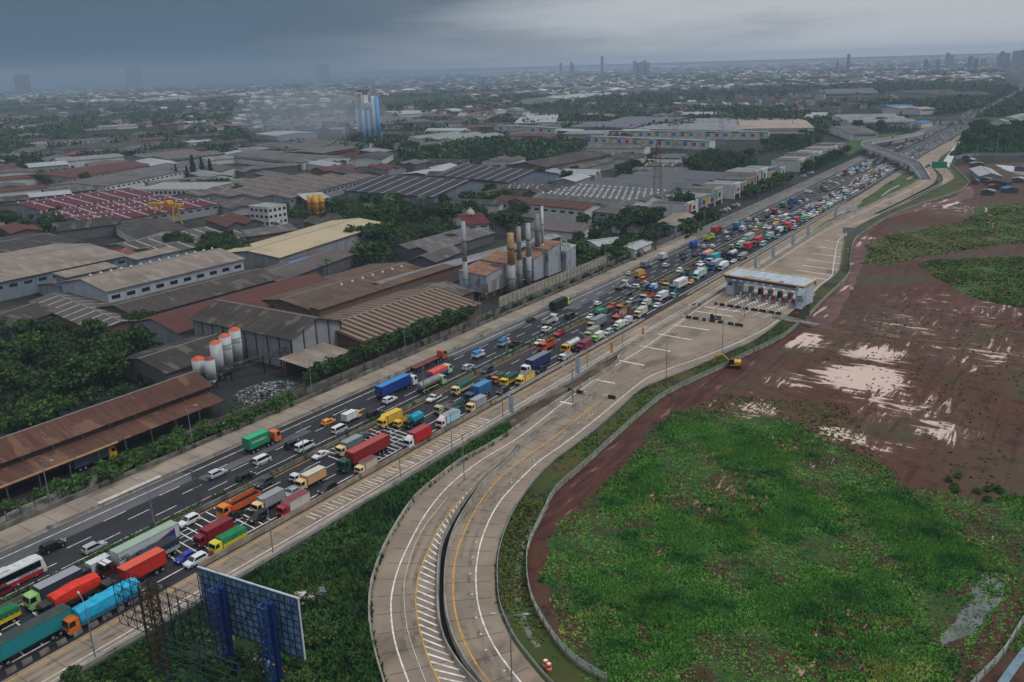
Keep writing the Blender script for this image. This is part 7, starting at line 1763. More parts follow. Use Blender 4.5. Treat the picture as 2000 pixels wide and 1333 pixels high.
def tarp_mesh(bw, bl, bh, seed):
    r = random.Random(seed); mb = MB(); R = []; n = 9
    for k in range(n):
        y = bl * k / (n - 1); s = r.uniform(.93, 1.06) if 0 < k < n - 1 else .88; t = bh * r.uniform(.92, 1.05) * (1 if 0 < k < n - 1 else .9)
        R.append([(x * bw / 2 * q, y, z_) for x, q, z_ in ((-1.02, 1, 0), (-1.03, 1, t * .45 * s), (-.97, 1, t * .82), (-.55, 1, t * .97 * s), (0, 1, t), (.55, 1, t * .97 * s), (.97, 1, t * .82), (1.03, 1, t * .45 * s), (1.02, 1, 0))])
    mb.loft(R); return mb
def truck(p, rot, label, size='m', cab='#d8c88a', load='box', lc='#b0b4b6', top=None, bed=None, group=None, extra=None, bh=None, bl=None, text=None, tcol='#e8e8e8', accent=None, name=None):
    z = dict(SZ[size]);
    if bh: z['bh'] = bh
    if bl: z['bl'] = bl
    semi = size in ('x', 'c20') or load in ('container', 'lowbed')
    cat = {'tank': 'tanker', 'dump': 'dump truck', 'container': 'container truck', 'lowbed': 'flatbed truck'}.get(load, 'truck')
    nm = name or {'tank': 'tanker_truck', 'dump': 'dump_truck', 'container': 'container_truck', 'lowbed': 'flatbed_truck', 'box': 'box_truck', 'tarp': 'tarpaulin_truck', 'flat': 'flatbed_truck', 'open': 'open_truck', 'stakes': 'stake_truck'}[load]
    gap = .12 if not semi else (.9 if size == 'x' else 1.6); tot = z['cl'] + gap + z['bl']; y_c = tot / 2 - z['cl']; y_b = y_c - gap - z['bl']     # cab rear, body rear
    rt = root(nm, p, rot, label, cat, group); key = size
    cm = cached(('cab', size), lambda: cab_parts(z))
    cb = put(cached(('cabm', size, cab), lambda: cm[0].mesh('cab', [paint(cab)])), 'cab', rt, (0, y_c, 0))
    put(cached(('cabw', size), lambda: cm[1].mesh('window', [GLASS])), 'window', cb)
    put(cached(('cabb', size, accent), lambda: cm[2].mesh('bumper', [paint(accent) if accent else CHASSIS])), 'bumper', cb)
    for s in (-1, 1):
        put(cached('thl', lambda: (lambda m: (m.box(0, 0, -.1, .34, .08, .2), m)[1])(MB()).mesh('headlight', [LAMP])), 'headlight', cb, (s * z['cw'] * .36, z['cl'] + .01, .92))
        put(cached('mir', lambda: (lambda m: (m.box(0, 0, 0, .12, .1, .38), m)[1])(MB()).mesh('mirror', [CHASSIS])), 'mirror', cb, (s * (z['cw'] / 2 + .14), z['cl'] * .9, z['ch'] * .66))
    mb = MB(); mb.box(0, (y_c + y_b) / 2, z['z'] - .42, z['bw'] * .42, tot - z['cl'] - .1 + .0, .36)
    mb.box(0, y_b + .12, z['z'] - .5, z['bw'] * .9, .14, .25)
    for s in (-1, 1): mb.box(s * z['bw'] * .36, (y_c + y_b) / 2 + .2, z['z'] - .62, .35, z['bl'] * .22, .5)
    put(cached(('ch', size, bl, load == 'flat'), lambda: mb.mesh('chassis', [CHASSIS])), 'chassis', rt)
    ax = [y_c + z['cl'] * .42]
    if size == 's': ax += [y_b + 1.0]
    elif size == 'm': ax += [y_b + 1.3]
    elif size == 'l': ax += [y_b + 1.2, y_b + 2.5]
    else: ax += [y_c - .9 - (.2 if size == 'x' else 0), y_c - 2.1 - (.2 if size == 'x' else 0), y_b + 1.0, y_b + 2.3] + ([y_b + 3.6] if size == 'x' else [])
    for i, y in enumerate(ax):
        for s in (-1, 1): put(wheel_mesh(z['wr'], .26 if i == 0 else .46), 'wheel', rt, (s * (z['bw'] / 2 - (.16 if i == 0 else .24)), y, z['wr']))
    bw, L, bh_, z0 = z['bw'], z['bl'], z['bh'], z['z']
    if load in ('box', 'container'):
        mb = MB(); mb.box(0, y_b + L / 2, z0, bw, L, bh_)
        k = 'container' if load == 'container' else 'cargo_box'
        bx = put(cached((k, size, bh, bl, lc), lambda: mb.mesh(k, [corr(lc) if load == 'container' else boxm(lc)])), k, rt)
        mb = MB(); mb.box(0, y_b + L / 2, z0 + bh_ + .004, bw - .08, L - .08, .04)
        put(cached((k + 'top', size, bh, bl, top or lc), lambda: mb.mesh('roof_panel', [paint(top or lc, .5)])), 'roof_panel', bx)
        mb = MB()
        for x in (-bw / 2, bw / 2):
            for y in (y_b, y_b + L): mb.box(x * .985, y * 1 + (.05 if y == y_b else -.05), z0 - .02, .12, .12, bh_ + .05)
            mb.box(x * .995, y_b + L / 2, z0 + bh_ - .08, .08, L + .03, .14); mb.box(x * .995, y_b + L / 2, z0 - .03, .08, L + .03, .14)
        for y in (y_b, y_b + L): mb.box(0, y + (.02 if y == y_b else -.02), z0 + bh_ - .08, bw - .06, .1, .13)
        put(cached((k + 'rail', size, bh, bl, lc), lambda: mb.mesh('corner_frame', [paint(shade(lc), .5)])), 'corner_frame', bx)
        mb = MB(); mb.box(0, y_b - .02, z0 + .1, .05, .04, bh_ - .2); mb.box(-.35, y_b - .03, z0 + .1, .05, .05, bh_ - .2); mb.box(.35, y_b - .03, z0 + .1, .05, .05, bh_ - .2)
        put(cached((k + 'door', size, bh, bl), lambda: mb.mesh('door_bar', [STEEL])), 'door_bar', bx)
        if text:
            for s in (-1, 1): lettering(text, bx, (s * (bw / 2 + .03), y_b + L / 2, z0 + bh_ * .55), min(1.0, L * .13), plain('sign_letter_' + tcol[1:], tcol, .5), (R_(90), 0, R_(90 * s)))
        if size in ('m', 'l', 'x') and load == 'box' and extra == 'deflector':
            mb = MB(); mb.hexa([(-z['cw'] * .4, 0, z['ch']), (z['cw'] * .4, 0, z['ch']), (z['cw'] * .36, z['cl'] * .8, z['ch']), (-z['cw'] * .36, z['cl'] * .8, z['ch']), (-z['cw'] * .4, 0, z['ch'] + .75), (z['cw'] * .4, 0, z['ch'] + .75), (z['cw'] * .3, z['cl'] * .4, z['ch'] + .45), (-z['cw'] * .3, z['cl'] * .4, z['ch'] + .45)]); mb.build('deflector', paint(cab), cb)
    elif load in ('tarp', 'open', 'dump', 'stakes', 'flat', 'lowbed'):
        bc = bed or lc; sh = {'tarp': .9, 'open': .9, 'dump': 1.15, 'stakes': 1.0, 'flat': .45, 'lowbed': .12}[load]
        mb = MB(); mb.box(0, y_b + L / 2, z0 - .06, bw, L, .12)
        for x in (-bw / 2 + .04, bw / 2 - .04): mb.box(x, y_b + L / 2, z0 + .06, .08, L, sh)
        for y in (y_b + .04, y_b + L - .04): mb.box(0, y, z0 + .06, bw - .17, .08, sh * (1.0 if y == y_b + .04 else 1.15))
        n = max(3, int(L / .8))
        for k in range(n + 1):
            for x in (-1, 1): mb.box(x * (bw / 2 + .03), y_b + L * k / n * .98 + .05, z0, .06, .1, sh + .04)
        o = mb.build('load_bed', paint(bc, .5), rt)
        if load == 'tarp':
            tm = tarp_mesh(bw, L, bh_ * .62, int(abs(p[0] * 7 + p[1]))); tm.build('tarpaulin', cloth(lc), rt, loc=(0, y_b, z0 + sh * .75))
        if load == 'dump':
            mb = MB(); mb.box(0, y_b + L - .1, z0 + sh + .06, bw, .5, .1); mb.build('headboard', paint(bc, .5), o)
            mb = MB(); r = random.Random(int(p[1])); R = [[(x * bw * .46, y_b + .15 + (L - .4) * t, z0 + .35 + zz * r.uniform(.8, 1.1)) for x, zz in ((-1, 0), (-1, .25), (-.4, .55), (.4, .55), (1, .25), (1, 0))] for t in (0, .25, .5, .75, 1)]; mb.loft(R); mb.build('soil_load', plain('load_' + (top or '#26221f')[1:], top or '#26221f', .95, .1), rt)
        if load == 'stakes':
            mb = MB(); m2 = MB(); r = random.Random(3)
            for k in range(60):
                x, y = r.uniform(-bw * .45, bw * .45), y_b + r.uniform(.2, L - .2); (mb if k % 2 else m2).tube((x, y, z0 + .4), (x + r.uniform(-.2, .2), y + r.uniform(-.2, .2), z0 + r.uniform(1.6, 2.4)), .1, 5)
            mb.build('red_post', paint('#b23a22'), rt); m2.build('white_post', paint('#d8d4cc'), rt)
    elif load == 'tank':
        rr = bw * .46; mb = MB()
        mb.loft([[(math.cos(t) * rr * q, y_b + L * f, z0 + rr + .12 + math.sin(t) * rr * q) for t in np.linspace(0, 2 * math.pi, 19)[:-1]] for f, q in ((0, .75), (.03, .97), (.06, 1), (.94, 1), (.97, .97), (1, .75))])
        tk = mb.build('tank', plain('tank_' + lc[1:], lc, .3, .5, .35), rt, True)
        mb = MB()
        for f in (.2, .5, .8): mb.cyl(0, y_b + L * f, z0 + 2 * rr + .1, .3, .18, 10)
        mb.box(0, y_b + L / 2, z0 + 2 * rr + .08, .5, L * .7, .06); mb.build('hatch', STEEL, tk)
        mb = MB()
        for s in (-1, 1): mb.box(s * bw * .47, y_b + L * .42, z0 - .1, .1, L * .8, .18)
        mb.build('side_rail', paint(accent or cab), rt)
    return rt
def shade(h): return '#' + ''.join('%02x' % max(0, int(int(h[i:i + 2], 16) * .72)) for i in (1, 3, 5))
def corr(h):
    k = 'corr_' + h
    if k in MATS: return MATS[k]
    t = NT('container_' + h[1:]); v = t.coord(); sx = t.node('ShaderNodeSeparateXYZ'); t.l.new(v, sx.inputs[0]); cc = lin(h)
    w = t.math('SINE', t.math('MULTIPLY', sx.outputs[1], 22.0)); bmp = t.node('ShaderNodeBump'); bmp.inputs['Strength'].default_value = .5; bmp.inputs['Distance'].default_value = .05
    t.l.new(w, bmp.inputs['Height']); t.l.new(bmp.outputs[0], t.b.inputs['Normal'])
    col = t.mix(t.math('MULTIPLY', t.ramp(t.noise(v, (1.2, .8, .5), 5), .5, .75), .5), cc, tuple(x * .6 + .03 for x in cc))
    MATS[k] = t.done(col, .5, .35); return MATS[k]
def boxm(h):
    k = 'boxm_' + h
    if k in MATS: return MATS[k]
    t = NT('box_panel_' + h[1:]); v = t.coord(); cc = lin(h)
    col = t.mix(t.math('MULTIPLY', t.ramp(t.noise(v, (1.4, 1.4, .35), 5), .48, .75), .5), cc, tuple(x * .62 for x in cc))
    MATS[k] = t.done(col, .5, .35); return MATS[k]
def cloth(h):
    k = 'cloth_' + h
    if k in MATS: return MATS[k]
    t = NT('tarpaulin_' + h[1:]); v = t.coord(); cc = lin(h)
    bmp = t.node('ShaderNodeBump'); bmp.inputs['Strength'].default_value = .6; bmp.inputs['Distance'].default_value = .12
    t.l.new(t.noise(v, (1.3, .7, 1.3), 4), bmp.inputs['Height']); t.l.new(bmp.outputs[0], t.b.inputs['Normal'])
    col = t.mix(t.ramp(t.noise(v, (.9, .9, .9), 4), .35, .7), cc, tuple(x * .72 for x in cc))
    MATS[k] = t.done(col, .6, .3); return MATS[k]
OUT, INB = 0.0, math.pi
Wt, Sv, Bk, Gy, Bl, Rd = '#d3d6d8', '#a4a9ad', '#17191c', '#50565c', '#1d3f9a', '#b01e22'
CRM = '#dcc48c'
TK = []
def at(k, x, y, z): return c(k, x, y, z)
def V(k, x, y, kind, label, col=None, out=False, **kw):
    if kind in CARS:
        p = at(k, x, y, CARS[kind][2] * .5); return car(kind, col, (p.x, p.y, .02), (OUT if out else INB) + rnd.uniform(-.02, .02), label, **kw)
    p = at(k, x, y, kw.pop('zc', 1.9)); return truck((p.x, p.y, .02), (OUT if out else INB) + rnd.uniform(-.015, .015), label, **kw)
# outbound carriageway (driving away)
p = g(40, 1108, 1.7)
bus = root('coach', (hx(-152.3, 62.6), 62.6, .02), OUT, 'red and white coach with roof pods entering at the lower left', 'bus')
mb = MB(); Lb = 12.0
mb.loft([[(-1.2 * k, y, .35), (-1.25 * k, y, 1.5), (-1.2 * k, y, zt - .35), (-1.0 * k, y, zt), (1.0 * k, y, zt), (1.2 * k, y, zt - .35), (1.25 * k, y, 1.5), (1.2 * k, y, .35)] for y, zt, k in ((-6, 3.3, .96), (-5.8, 3.5, 1), (4.6, 3.5, 1), (5.6, 3.3, 1), (5.95, 2.0, .98), (6.0, .9, .95))]); mb.build('body', paint('#c9cdcc'), bus)
mb = MB(); [mb.box(s * 1.262, -.3, .4, .02, 11.2, .85) for s in (-1, 1)]; mb.build('red_skirt', paint('#a01f1c'), bus)
mb = MB(); [mb.box(s * 1.258, -.2, 1.75, .03, 10.6, 1.25) for s in (-1, 1)]; mb.poly([(1.1, 6.02, 1.35), (-1.1, 6.02, 1.35), (-1.0, 5.68, 3.1), (1.0, 5.68, 3.1)]); mb.build('window', GLASS, bus)
mb = MB(); [mb.box(s * 1.262, -3.4, 1.25, .02, 4.2, .5) for s in (-1, 1)]; mb.build('picture_band', surf('coach_picture', lin('#c9862f'), lin('#9a2b4a'), (1.2, 1.2, 2), .5, lin('#3a6a7a'), (.9, .9, 2), (.5, .6)), bus)
for s in (-1, 1): lettering('HARAPAN JAYA', bus, (s * 1.275, 2.6, 1.5), .5, CHASSIS, (R_(90), 0, R_(90 * s)))
mb = MB(); mb.box(0, -2.2, 3.5, 1.7, 4.2, .28); mb.box(0, 1.6, 3.5, 1.3, .8, .12); mb.box(0, 3.4, 3.5, 1.2, 1.0, .1); mb.build('roof_pod', paint('#c2c6c4'), bus)
for y in (-3.6, -2.3, 4.0):
    for s in (-1, 1): put(wheel_mesh(.5, .35), 'wheel', bus, (s * 1.08, y, .5))
V('c1', 358, 402, 'suv', 'black car right in front of the red and white coach', '#0f1113', True)
V('c1', 30, 700, 'mpv', 'dark crimson car cut by the left edge beside the median hedge', '#6a1128', True)
V('c1', 640, 410, 'mpv', 'silver people carrier on the far carriageway just past the coach', Sv, True)
V('c3', 270, 632, 'mpv', 'silver people carrier beside the start of the dashed lane, left of a black one', '#b4b9bd', True)
V('c3', 470, 655, 'mpv', 'black people carrier next to the silver one, near the median', '#141619', True)
V('c3', 588, 535, 'van', 'plain white panel van on the outbound carriageway', Wt, True)
V('c3', 890, 440, 'minibus', 'white minibus beside a black car on the outbound lanes', Wt, True)
V('c3', 810, 425, 'suv', 'black car half hidden by the white minibus', '#15171b', True)
V('c3', 590, 390, 'truck', 'orange tractor pulling a green container, white lettering on its side', out=True, size='c20', cab='#d0643a', load='container', lc='#138a5c', text='EVERGREEN', zc=2.2, top='#1aa377')
V('c3', 1058, 268, 'hatch', 'orange yellow hatchback taxi', '#e0971c', True)
V('c3', 1137, 318, 'van', 'white van with red side stripes', Wt, True, stripe='#b04a4a')
V('c3', 1225, 220, 'truck', 'white box truck with a cream yellow cab heading away', out=True, size='s', cab='#d8b860', load='box', lc='#d0d4d6', zc=1.6)
V('c3', 1385, 207, 'suv', 'black car ahead of the white box truck, by the hedge', '#131518', True)
V('c3', 1495, 110, 'suv', 'white car behind the long blue trailer', Wt, True)
V('c5', 455, 470, 'truck', 'white tractor with a long deep blue trailer', out=True, size='x', cab='#cfd3d6', load='container', lc='#143a86', top='#1f7fbe', zc=2.6)
V('c5', 700, 465, 'truck', 'grey steel tanker with a light green cab', out=True, size='l', cab='#9ac08a', load='tank', lc='#8e8b88', bl=8.6, accent='#b6bf5a', zc=1.9)
V('c5', 760, 378, 'truck', 'truck with a red and blue tarpaulin load and pale green cab', out=True, size='l', cab='#a9c8a4', load='tarp', lc='#d2554c', bed='#1f4fb0', zc=2.0, bl=7)
V('c5', 680, 315, 'truck', 'orange tractor with a long empty rusty low trailer by the kerb', out=True, size='x', cab='#b5562e', load='lowbed', lc='#6a2c26', zc=1.2)
V('c5', 962, 352, 'suv', 'silver car alone between two trucks on the outbound side', '#aab0b5', True)
V('c5', 1035, 258, 'truck', 'small white truck under a bright blue tarpaulin', out=True, size='s', cab='#cfd4d6', load='tarp', lc='#2a86c4', bed='#cfd4d6', zc=1.3, bl=3.0)
V('c5', 1215, 172, 'truck', 'small truck with a slate blue tarpaulin box', out=True, size='s', cab='#c4c8ca', load='tarp', lc='#2f6f9e', bed='#b5b9bb', zc=1.4, bl=3.6)
V('c5', 1295, 187, 'pickup', 'black pickup beside the slate blue truck', '#1a1c1f', True)
V('c6', 468, 650, 'suv', 'white car just behind the dusty tipper truck', Wt, True)
V('c6', 575, 445, 'truck', 'long black covered truck with a lime green cab', out=True, size='l', cab='#a6d23c', load='tarp', lc='#1c2226', bed='#202428', bl=9.5, zc=2.1, bh=3.2)
V('c6', 348, 575, 'sedan', 'black saloon alone by the pale asphalt patch', '#15171a', True)
V('c6', 497, 575, 'truck', 'dusty white tipper truck with dark load', out=True, size='l', cab='#cfd2d2', load='dump', lc='#b9b4aa', zc=1.7, bl=5.6)
V('c6', 655, 548, 'minibus', 'black van by the hedge behind the tipper', '#26292d', True)
V('c6', 868, 450, 'hatch', 'white hatchback on the outbound lanes near the double hedge', Wt, True)
V('c6', 1057, 303, 'truck', 'grey tipper truck with a dark covered load', out=True, size='l', cab='#cdd0d0', load='dump', lc='#9a9c9c', zc=1.7, bl=5.6)
V('c6', 1118, 217, 'sedan', 'silver saloon beside the mustard box truck', Sv, True)
V('c6', 1198, 212, 'truck', 'mustard yellow box truck', out=True, size='m', cab='#cfa548', load='box', lc='#c99c3f', top='#9c7a3a', zc=1.8)
V('c6', 1230, 260, 'minibus', 'bright orange minibus in front of the mustard truck', '#e2602a', True)
V('c6', 1250, 140, 'truck', 'grey covered truck near the kerb above the orange minibus', out=True, size='m', cab='#c2c5c6', load='box', lc='#77797c', zc=1.8)
V('c6', 1383, 80, 'truck', 'white covered truck near the kerb', out=True, size='m', cab='#c8ccce', load='box', lc='#bfc3c5', zc=1.8, bl=4.2)
V('c6', 1402, 152, 'suv', 'white pickup like car mid carriageway, level with the blue peach truck', '#c2c6c8', True)
V('c6', 1532, 66, 'sedan', 'black saloon, upper of a pair on the outbound lanes', '#16181b', True)
V('c6', 1546, 93, 'sedan', 'black saloon, lower of a pair on the outbound lanes', '#1c1f23', True)
V('c6', 1636, 71, 'sedan', 'dark grey saloon ahead of the black pair', '#30353a', True)
V('c8', 622, 305, 'truck', 'blue covered truck with a white cab', out=True, size='m', cab='#cfd3d6', load='tarp', lc='#2048a0', bed='#2048a0', zc=1.9, bh=3.2)
V('c8', 704, 325, 'suv', 'silver car right behind the blue covered truck', '#b0b5b9', True)
V('c8', 772, 323, 'mpv', 'white car right of the silver one on the outbound lanes', Wt, True)
V('c8', 742, 252, 'truck', 'lime and pink open truck near the kerb', out=True, size='l', cab='#9fb93c', load='dump', lc='#9fc23a', top='#7a3a44', zc=1.6, bl=7.5)
V('c8', 798, 193, 'truck', 'dull red container truck close to the kerb', out=True, size='c20', cab='#50555a', load='container', lc='#a3363a', zc=2.2)
V('c8', 873, 217, 'hatch', 'white hatchback ahead of the lime truck', Wt, True)
V('c8', 908, 222, 'sedan', 'dark saloon beside the white hatchback on the outbound lanes', '#2a2d31', True)
V('c8', 886, 262, 'van', 'pale grey van near the hedge on the outbound lanes', '#a9adb0', True)
V('c8', 968, 160, 'truck', 'teal blue container truck beside a white one', out=True, size='c20', cab='#cfd3d6', load='container', lc='#2f7199', zc=2.2)
V('c8', 1003, 182, 'truck', 'white box truck beside the teal blue container', out=True, size='s', cab='#c8cccf', load='box', lc='#c6cacc', zc=1.6)
V('c8', 1065, 175, 'mpv', 'silver car by the hedge past the white box truck', '#a9aeb2', True)
V('c8', 1113, 122, 'mpv', 'white car, upper of a white pair by the hedge', Wt, True)
V('c8', 1128, 150, 'suv', 'white car, lower of a white pair by the hedge', '#c8cbcd', True)
V('c9', 495, 352, 'suv', 'black car near the hedge on the far outbound lanes', '#16181a', True)
V('c9', 565, 292, 'mpv', 'white car ahead of the black one by the hedge', '#c5c9cb', True)
V('c9', 690, 297, 'mpv', 'silvery car close to the hedge, far outbound lanes', '#b9bdc0', True)
V('c9', 918, 98, 'truck', 'dark blue container truck far along the outbound lanes', out=True, size='c20', cab='#2a4a8a', load='container', lc='#21509a', zc=2.2)
V('c9', 805, 132, 'hatch', 'dark car next to the far dark blue container', '#2a2c30', True)
V('c9', 1030, 125, 'van', 'white van ahead of the far dark blue container', '#c6cacc', True)
# inbound carriageway (facing the camera)
V('c1', -40, 905, 'truck', 'yellow truck with a green sheet cut by the left edge', size='m', cab='#d9b020', load='tarp', lc='#1d6e44', bed='#d9b81f', zc=1.8)
V('c1', 150, 1030, 'truck', 'long teal trailer with a dark sheeted top, bottom left corner', size='x', cab='#1d6a70', load='box', lc='#1b7f86', top='#2a3532', zc=2.6)
V('c1', 690, 805, 'truck', 'long truck under a bright cyan sheet with an orange cab', size='l', cab='#c2641f', load='tarp', lc='#1fa6cf', bed='#1a5f80', zc=2.2, bl=11, bh=3.6)
V('c1', 470, 745, 'truck', 'truck with a vivid red tarpaulin and black cab', size='l', cab='#22211f', load='tarp', lc='#d8361f', bed='#2a2a2c', zc=2.0, bl=8.2, bh=3.4)
V('c1', 360, 690, 'truck', 'dark slate box truck with white roof lettering and a green cab', size='l', cab='#8ab86a', load='box', lc='#2f3c48', top='#8d9196', zc=2.0)
V('c1', 640, 545, 'truck', 'white box van with a dark cab near the median', size='s', cab='#1d2c33', load='box', lc='#c2c6c9', zc=1.6)
q = V('c1', 945, 415, 'truck', 'long pale green roofed trailer with a star striped tractor', size='x', cab='#4a1a20', load='box', lc='#b6bcc0', top='#93a894', zc=2.5, bl=13.0)
mb = MB(); y0_ = q.children[0].location.y
mb.poly([(-1.0, y0_ + .2, 3.02), (1.0, y0_ + .2, 3.02), (1.0, y0_ + 1.7, 2.94), (-1.0, y0_ + 1.7, 2.94)][::1]); mb.build('roof_stripes', (lambda t: t.done(t.mix(t.math('GREATER_THAN', t.math('FRACT', t.math('MULTIPLY', t.node('ShaderNodeSeparateXYZ').outputs[0], 2.4)), .5), lin('#cfd0d4'), lin('#4a6fb8')), .5))(NT('cab_stripes')), q)
for s in (-1, 1):
    mb = MB(); yb_ = -7.4; mb.poly([(s * 1.24, yb_ + .4, 1.5), (s * 1.24, yb_ + 7.5, 1.5), (s * 1.24, yb_ + .4, 3.3)]); mb.build('blue_flash', paint('#1c2f86'), q)
    mb = MB(); mb.poly([(s * 1.245, yb_ + .4, 3.3), (s * 1.245, yb_ + 7.5, 1.5), (s * 1.245, yb_ + 8.3, 1.5), (s * 1.245, yb_ + .4, 3.6)]); mb.build('red_flash', paint('#a3242c'), q)
    mb = MB()
    for k in range(4):
        a0 = [(s * 1.25, 3.2 + k * .42 + math.cos(t) * .3, 2.7 + math.sin(t) * .3) for t in np.linspace(0, 6.283, 13)]; mb.path(a0, .045, 4)
    mb.build('ring_emblem', CHASSIS, q)
V('c1', 1040, 455, 'truck', 'dark sheeted lorry with a pale slatted side, between the long trailer and red container', size='l', cab='#20262c', load='tarp', lc='#242c36', bed='#9aa1a6', zc=1.9)
V('c1', 905, 575, 'truck', 'bright red container trailer half behind the cyan sheeted truck', size='c20', cab='#2a2422', load='container', lc='#b8271d', top='#d2523a', zc=2.5, bl=8.2, text=None)
V('c1', 1258, 480, 'hatch', 'royal blue car beside a white one near the billboard', '#1a34a0')
V('c1', 1328, 500, 'mpv', 'white people carrier nearest the billboard corner', Wt)
V('c1', 1280, 232, 'suv', 'white car on the painted rumble bars beside the median', Wt)
V('c1', 1450, 305, 'truck', 'maroon box truck on the painted rumble bars', size='m', cab='#7a1526', load='box', lc='#7c1a26', zc=1.9, bl=6.2)
V('c1', 1545, 355, 'truck', 'yellow cabbed truck with a green sheet and yellow slatted bed', size='m', cab='#cfc22f', load='tarp', lc='#0f7a4a', bed='#c9b02c', zc=1.8, accent='#c2466a')
V('c3', 425, 838, 'truck', 'long orange tipper truck on the rumble bars by the median', size='l', cab='#d9791f', load='dump', lc='#d4581f', zc=1.9, bl=7.8, accent='#c9a53a')
V('c3', 630, 825, 'truck', 'silver box truck with a cream cab right of the orange tipper', size='m', cab=CRM, load='box', lc='#8d9194', zc=1.9)
V('c3', 562, 940, 'suv', 'black car parked under the silver box truck on the rumble bars', '#15191f')
V('c3', 380, 935, 'sedan', 'dark saloon hidden between the orange tipper and maroon box truck', '#15181d')
V('c3', 808, 850, 'truck', 'white box truck with crimson cab and red roof bars', size='m', cab='#a3182c', load='box', lc='#b9b3ac', top='#7c2e36', zc=1.8)
V('c3', 800, 768, 'hatch', 'grey hatchback in front of the crimson cabbed truck', '#9aa0a4')
V('c3', 1052, 740, 'mpv', 'black people carrier hugging the barrier', '#14181f')
V('c3', 605, 697, 'suv', 'dark slate car behind the orange tipper, by the median', '#343d46')
V('c3', 868, 640, 'truck', 'white cabbed small truck with a folded arm on its bed', size='s', cab='#ccd3d3', load='flat', lc='#7a7f80', zc=1.3)
V('c3', 932, 668, 'truck', 'cream box truck painted with an orange picture', size='m', cab='#d0bb8a', load='box', lc='#c79a6a', top='#c2bdb0', zc=1.8)
V('c3', 1005, 502, 'sedan', 'white saloon by the median yellow line', '#cfd2d4')
V('c3', 1208, 432, 'truck', 'slate box truck with a cream cab by the median', size='m', cab=CRM, load='box', lc='#6b7579', top='#868b8f', zc=1.9)
V('c3', 1300, 370, 'sedan', 'blue grey saloon ahead of the slate box truck', '#44525e')
V('c3', 1310, 480, 'truck', 'dark green tractor hauling a long brick red container', size='x', cab='#17463c', load='container', lc='#8a2226', top='#a8403a', zc=2.5, text=None)
V('c3', 1325, 578, 'truck', 'small cream cabbed truck with a plum red roof, against the barrier', size='s', cab=CRM, load='box', lc='#b5ad9d', top='#7a3034', zc=1.5)
V('c3', 1690, 372, 'truck', 'white cabbed truck with a scarlet box body', size='m', cab='#cfd3d5', load='box', lc='#b0141e', top='#9a3440', zc=2.0, bl=6.4, extra='deflector', bh=2.6)
V('c3', 1495, 240, 'truck', 'lemon yellow box truck on the farther rumble bars', size='m', cab='#dcb640', load='box', lc='#d3ab3c', zc=1.9, extra='deflector')
V('c3', 1590, 262, 'truck', 'yellow cabbed flat truck between the lemon and turquoise trucks', size='s', cab='#dab440', load='open', lc='#b8943a', zc=1.3)
V('c3', 1665, 258, 'truck', 'small truck heaped with a turquoise sheet', size='s', cab='#20262a', load='tarp', lc='#159bb5', bed='#26323a', zc=1.5, bh=2.6)
V('c3', 1908, 245, 'truck', 'pale truck with pink cab roof and a sky blue pictured box', size='m', cab='#dcc8c8', load='box', lc='#9fc4d6', top='#8d9194', zc=1.8, extra='deflector')
V('c3', 1885, 158, 'truck', 'khaki cabbed open truck with a taupe load', size='m', cab='#b9a982', load='open', lc='#77706a', zc=1.6, bl=5)
V('c3', 1808, 97, 'pickup', 'white pickup with a red bumper by the median', '#d4d6d8', lower='#b0242a')
V('c5', 915, 490, 'truck', 'dark green tarpaulin truck with a cream cab by the median', size='m', cab=CRM, load='tarp', lc='#12574a', bed='#c9b98a', zc=1.8)
V('c5', 1030, 525, 'truck', 'steel blue container truck between two cream cabbed trucks', size='c20', cab='#274a66', load='container', lc='#2c6496', top='#3f7fae', zc=2.3)
V('c5', 1018, 610, 'truck', 'light grey box truck with a cream cab against the barrier', size='m', cab=CRM, load='box', lc='#90959a', zc=1.8, bl=4.8)
V('c5', 862, 648, 'truck', 'small flat truck with a dark green sheet behind the pictured truck', size='s', cab='#3a4a48', load='flat', lc='#1f5a4c', zc=1.1)
V('c5', 1095, 372, 'mpv', 'dark teal grey car by the median, ahead of the dark green truck', '#2c3a3e')
V('c5', 1090, 430, 'sedan', 'charcoal saloon beside the dark teal grey car', '#2c333a')
V('c5', 1208, 518, 'mpv', 'charcoal people carrier behind the mustard topped truck, by the barrier', '#2a3036')
V('c5', 1172, 428, 'truck', 'small truck with a tricolour cab of orange, green and cream', size='s', cab='#c9683a', load='tarp', lc='#3c5a48', bed='#3c7a58', zc=1.4, bl=3)
V('c5', 1255, 432, 'truck', 'yellow cabbed truck under a deep green sheet', size='m', cab='#e0b51f', load='tarp', lc='#144a40', bed='#c9a52a', zc=1.8)
V('c5', 1365, 425, 'truck', 'cream yellow box truck with a brown roof against the barrier', size='m', cab='#dcc070', load='box', lc='#d2b25c', top='#6f675c', zc=2.0, bl=5, extra='deflector')
V('c5', 1440, 322, 'truck', 'navy trailer with a white cab and grey roof', size='x', cab='#d3d6d8', load='box', lc='#1c2c5c', top='#6d7278', zc=2.3, bl=10)
V('c5', 1475, 372, 'suv', 'charcoal car squeezed against the barrier by the navy trailer', '#2b3036')
V('c5', 1520, 190, 'truck', 'orange tipper truck in mid carriageway before the white tanker', size='l', cab='#cf4f2a', load='dump', lc='#c8542c', zc=1.8, bl=5.6)
V('c5', 1468, 175, 'sedan', 'white saloon half hidden by the orange tipper', '#d0d3d6')
V('c5', 1690, 195, 'truck', 'white tank container on a yellow cabbed truck', size='l', cab='#d2a238', load='tank', lc='#cfd2d4', zc=2.0, bl=6.4)
V('c5', 1785, 198, 'truck', 'plum red covered truck beside the white tank', size='m', cab='#6d2434', load='box', lc='#7a2a3c', zc=1.7)
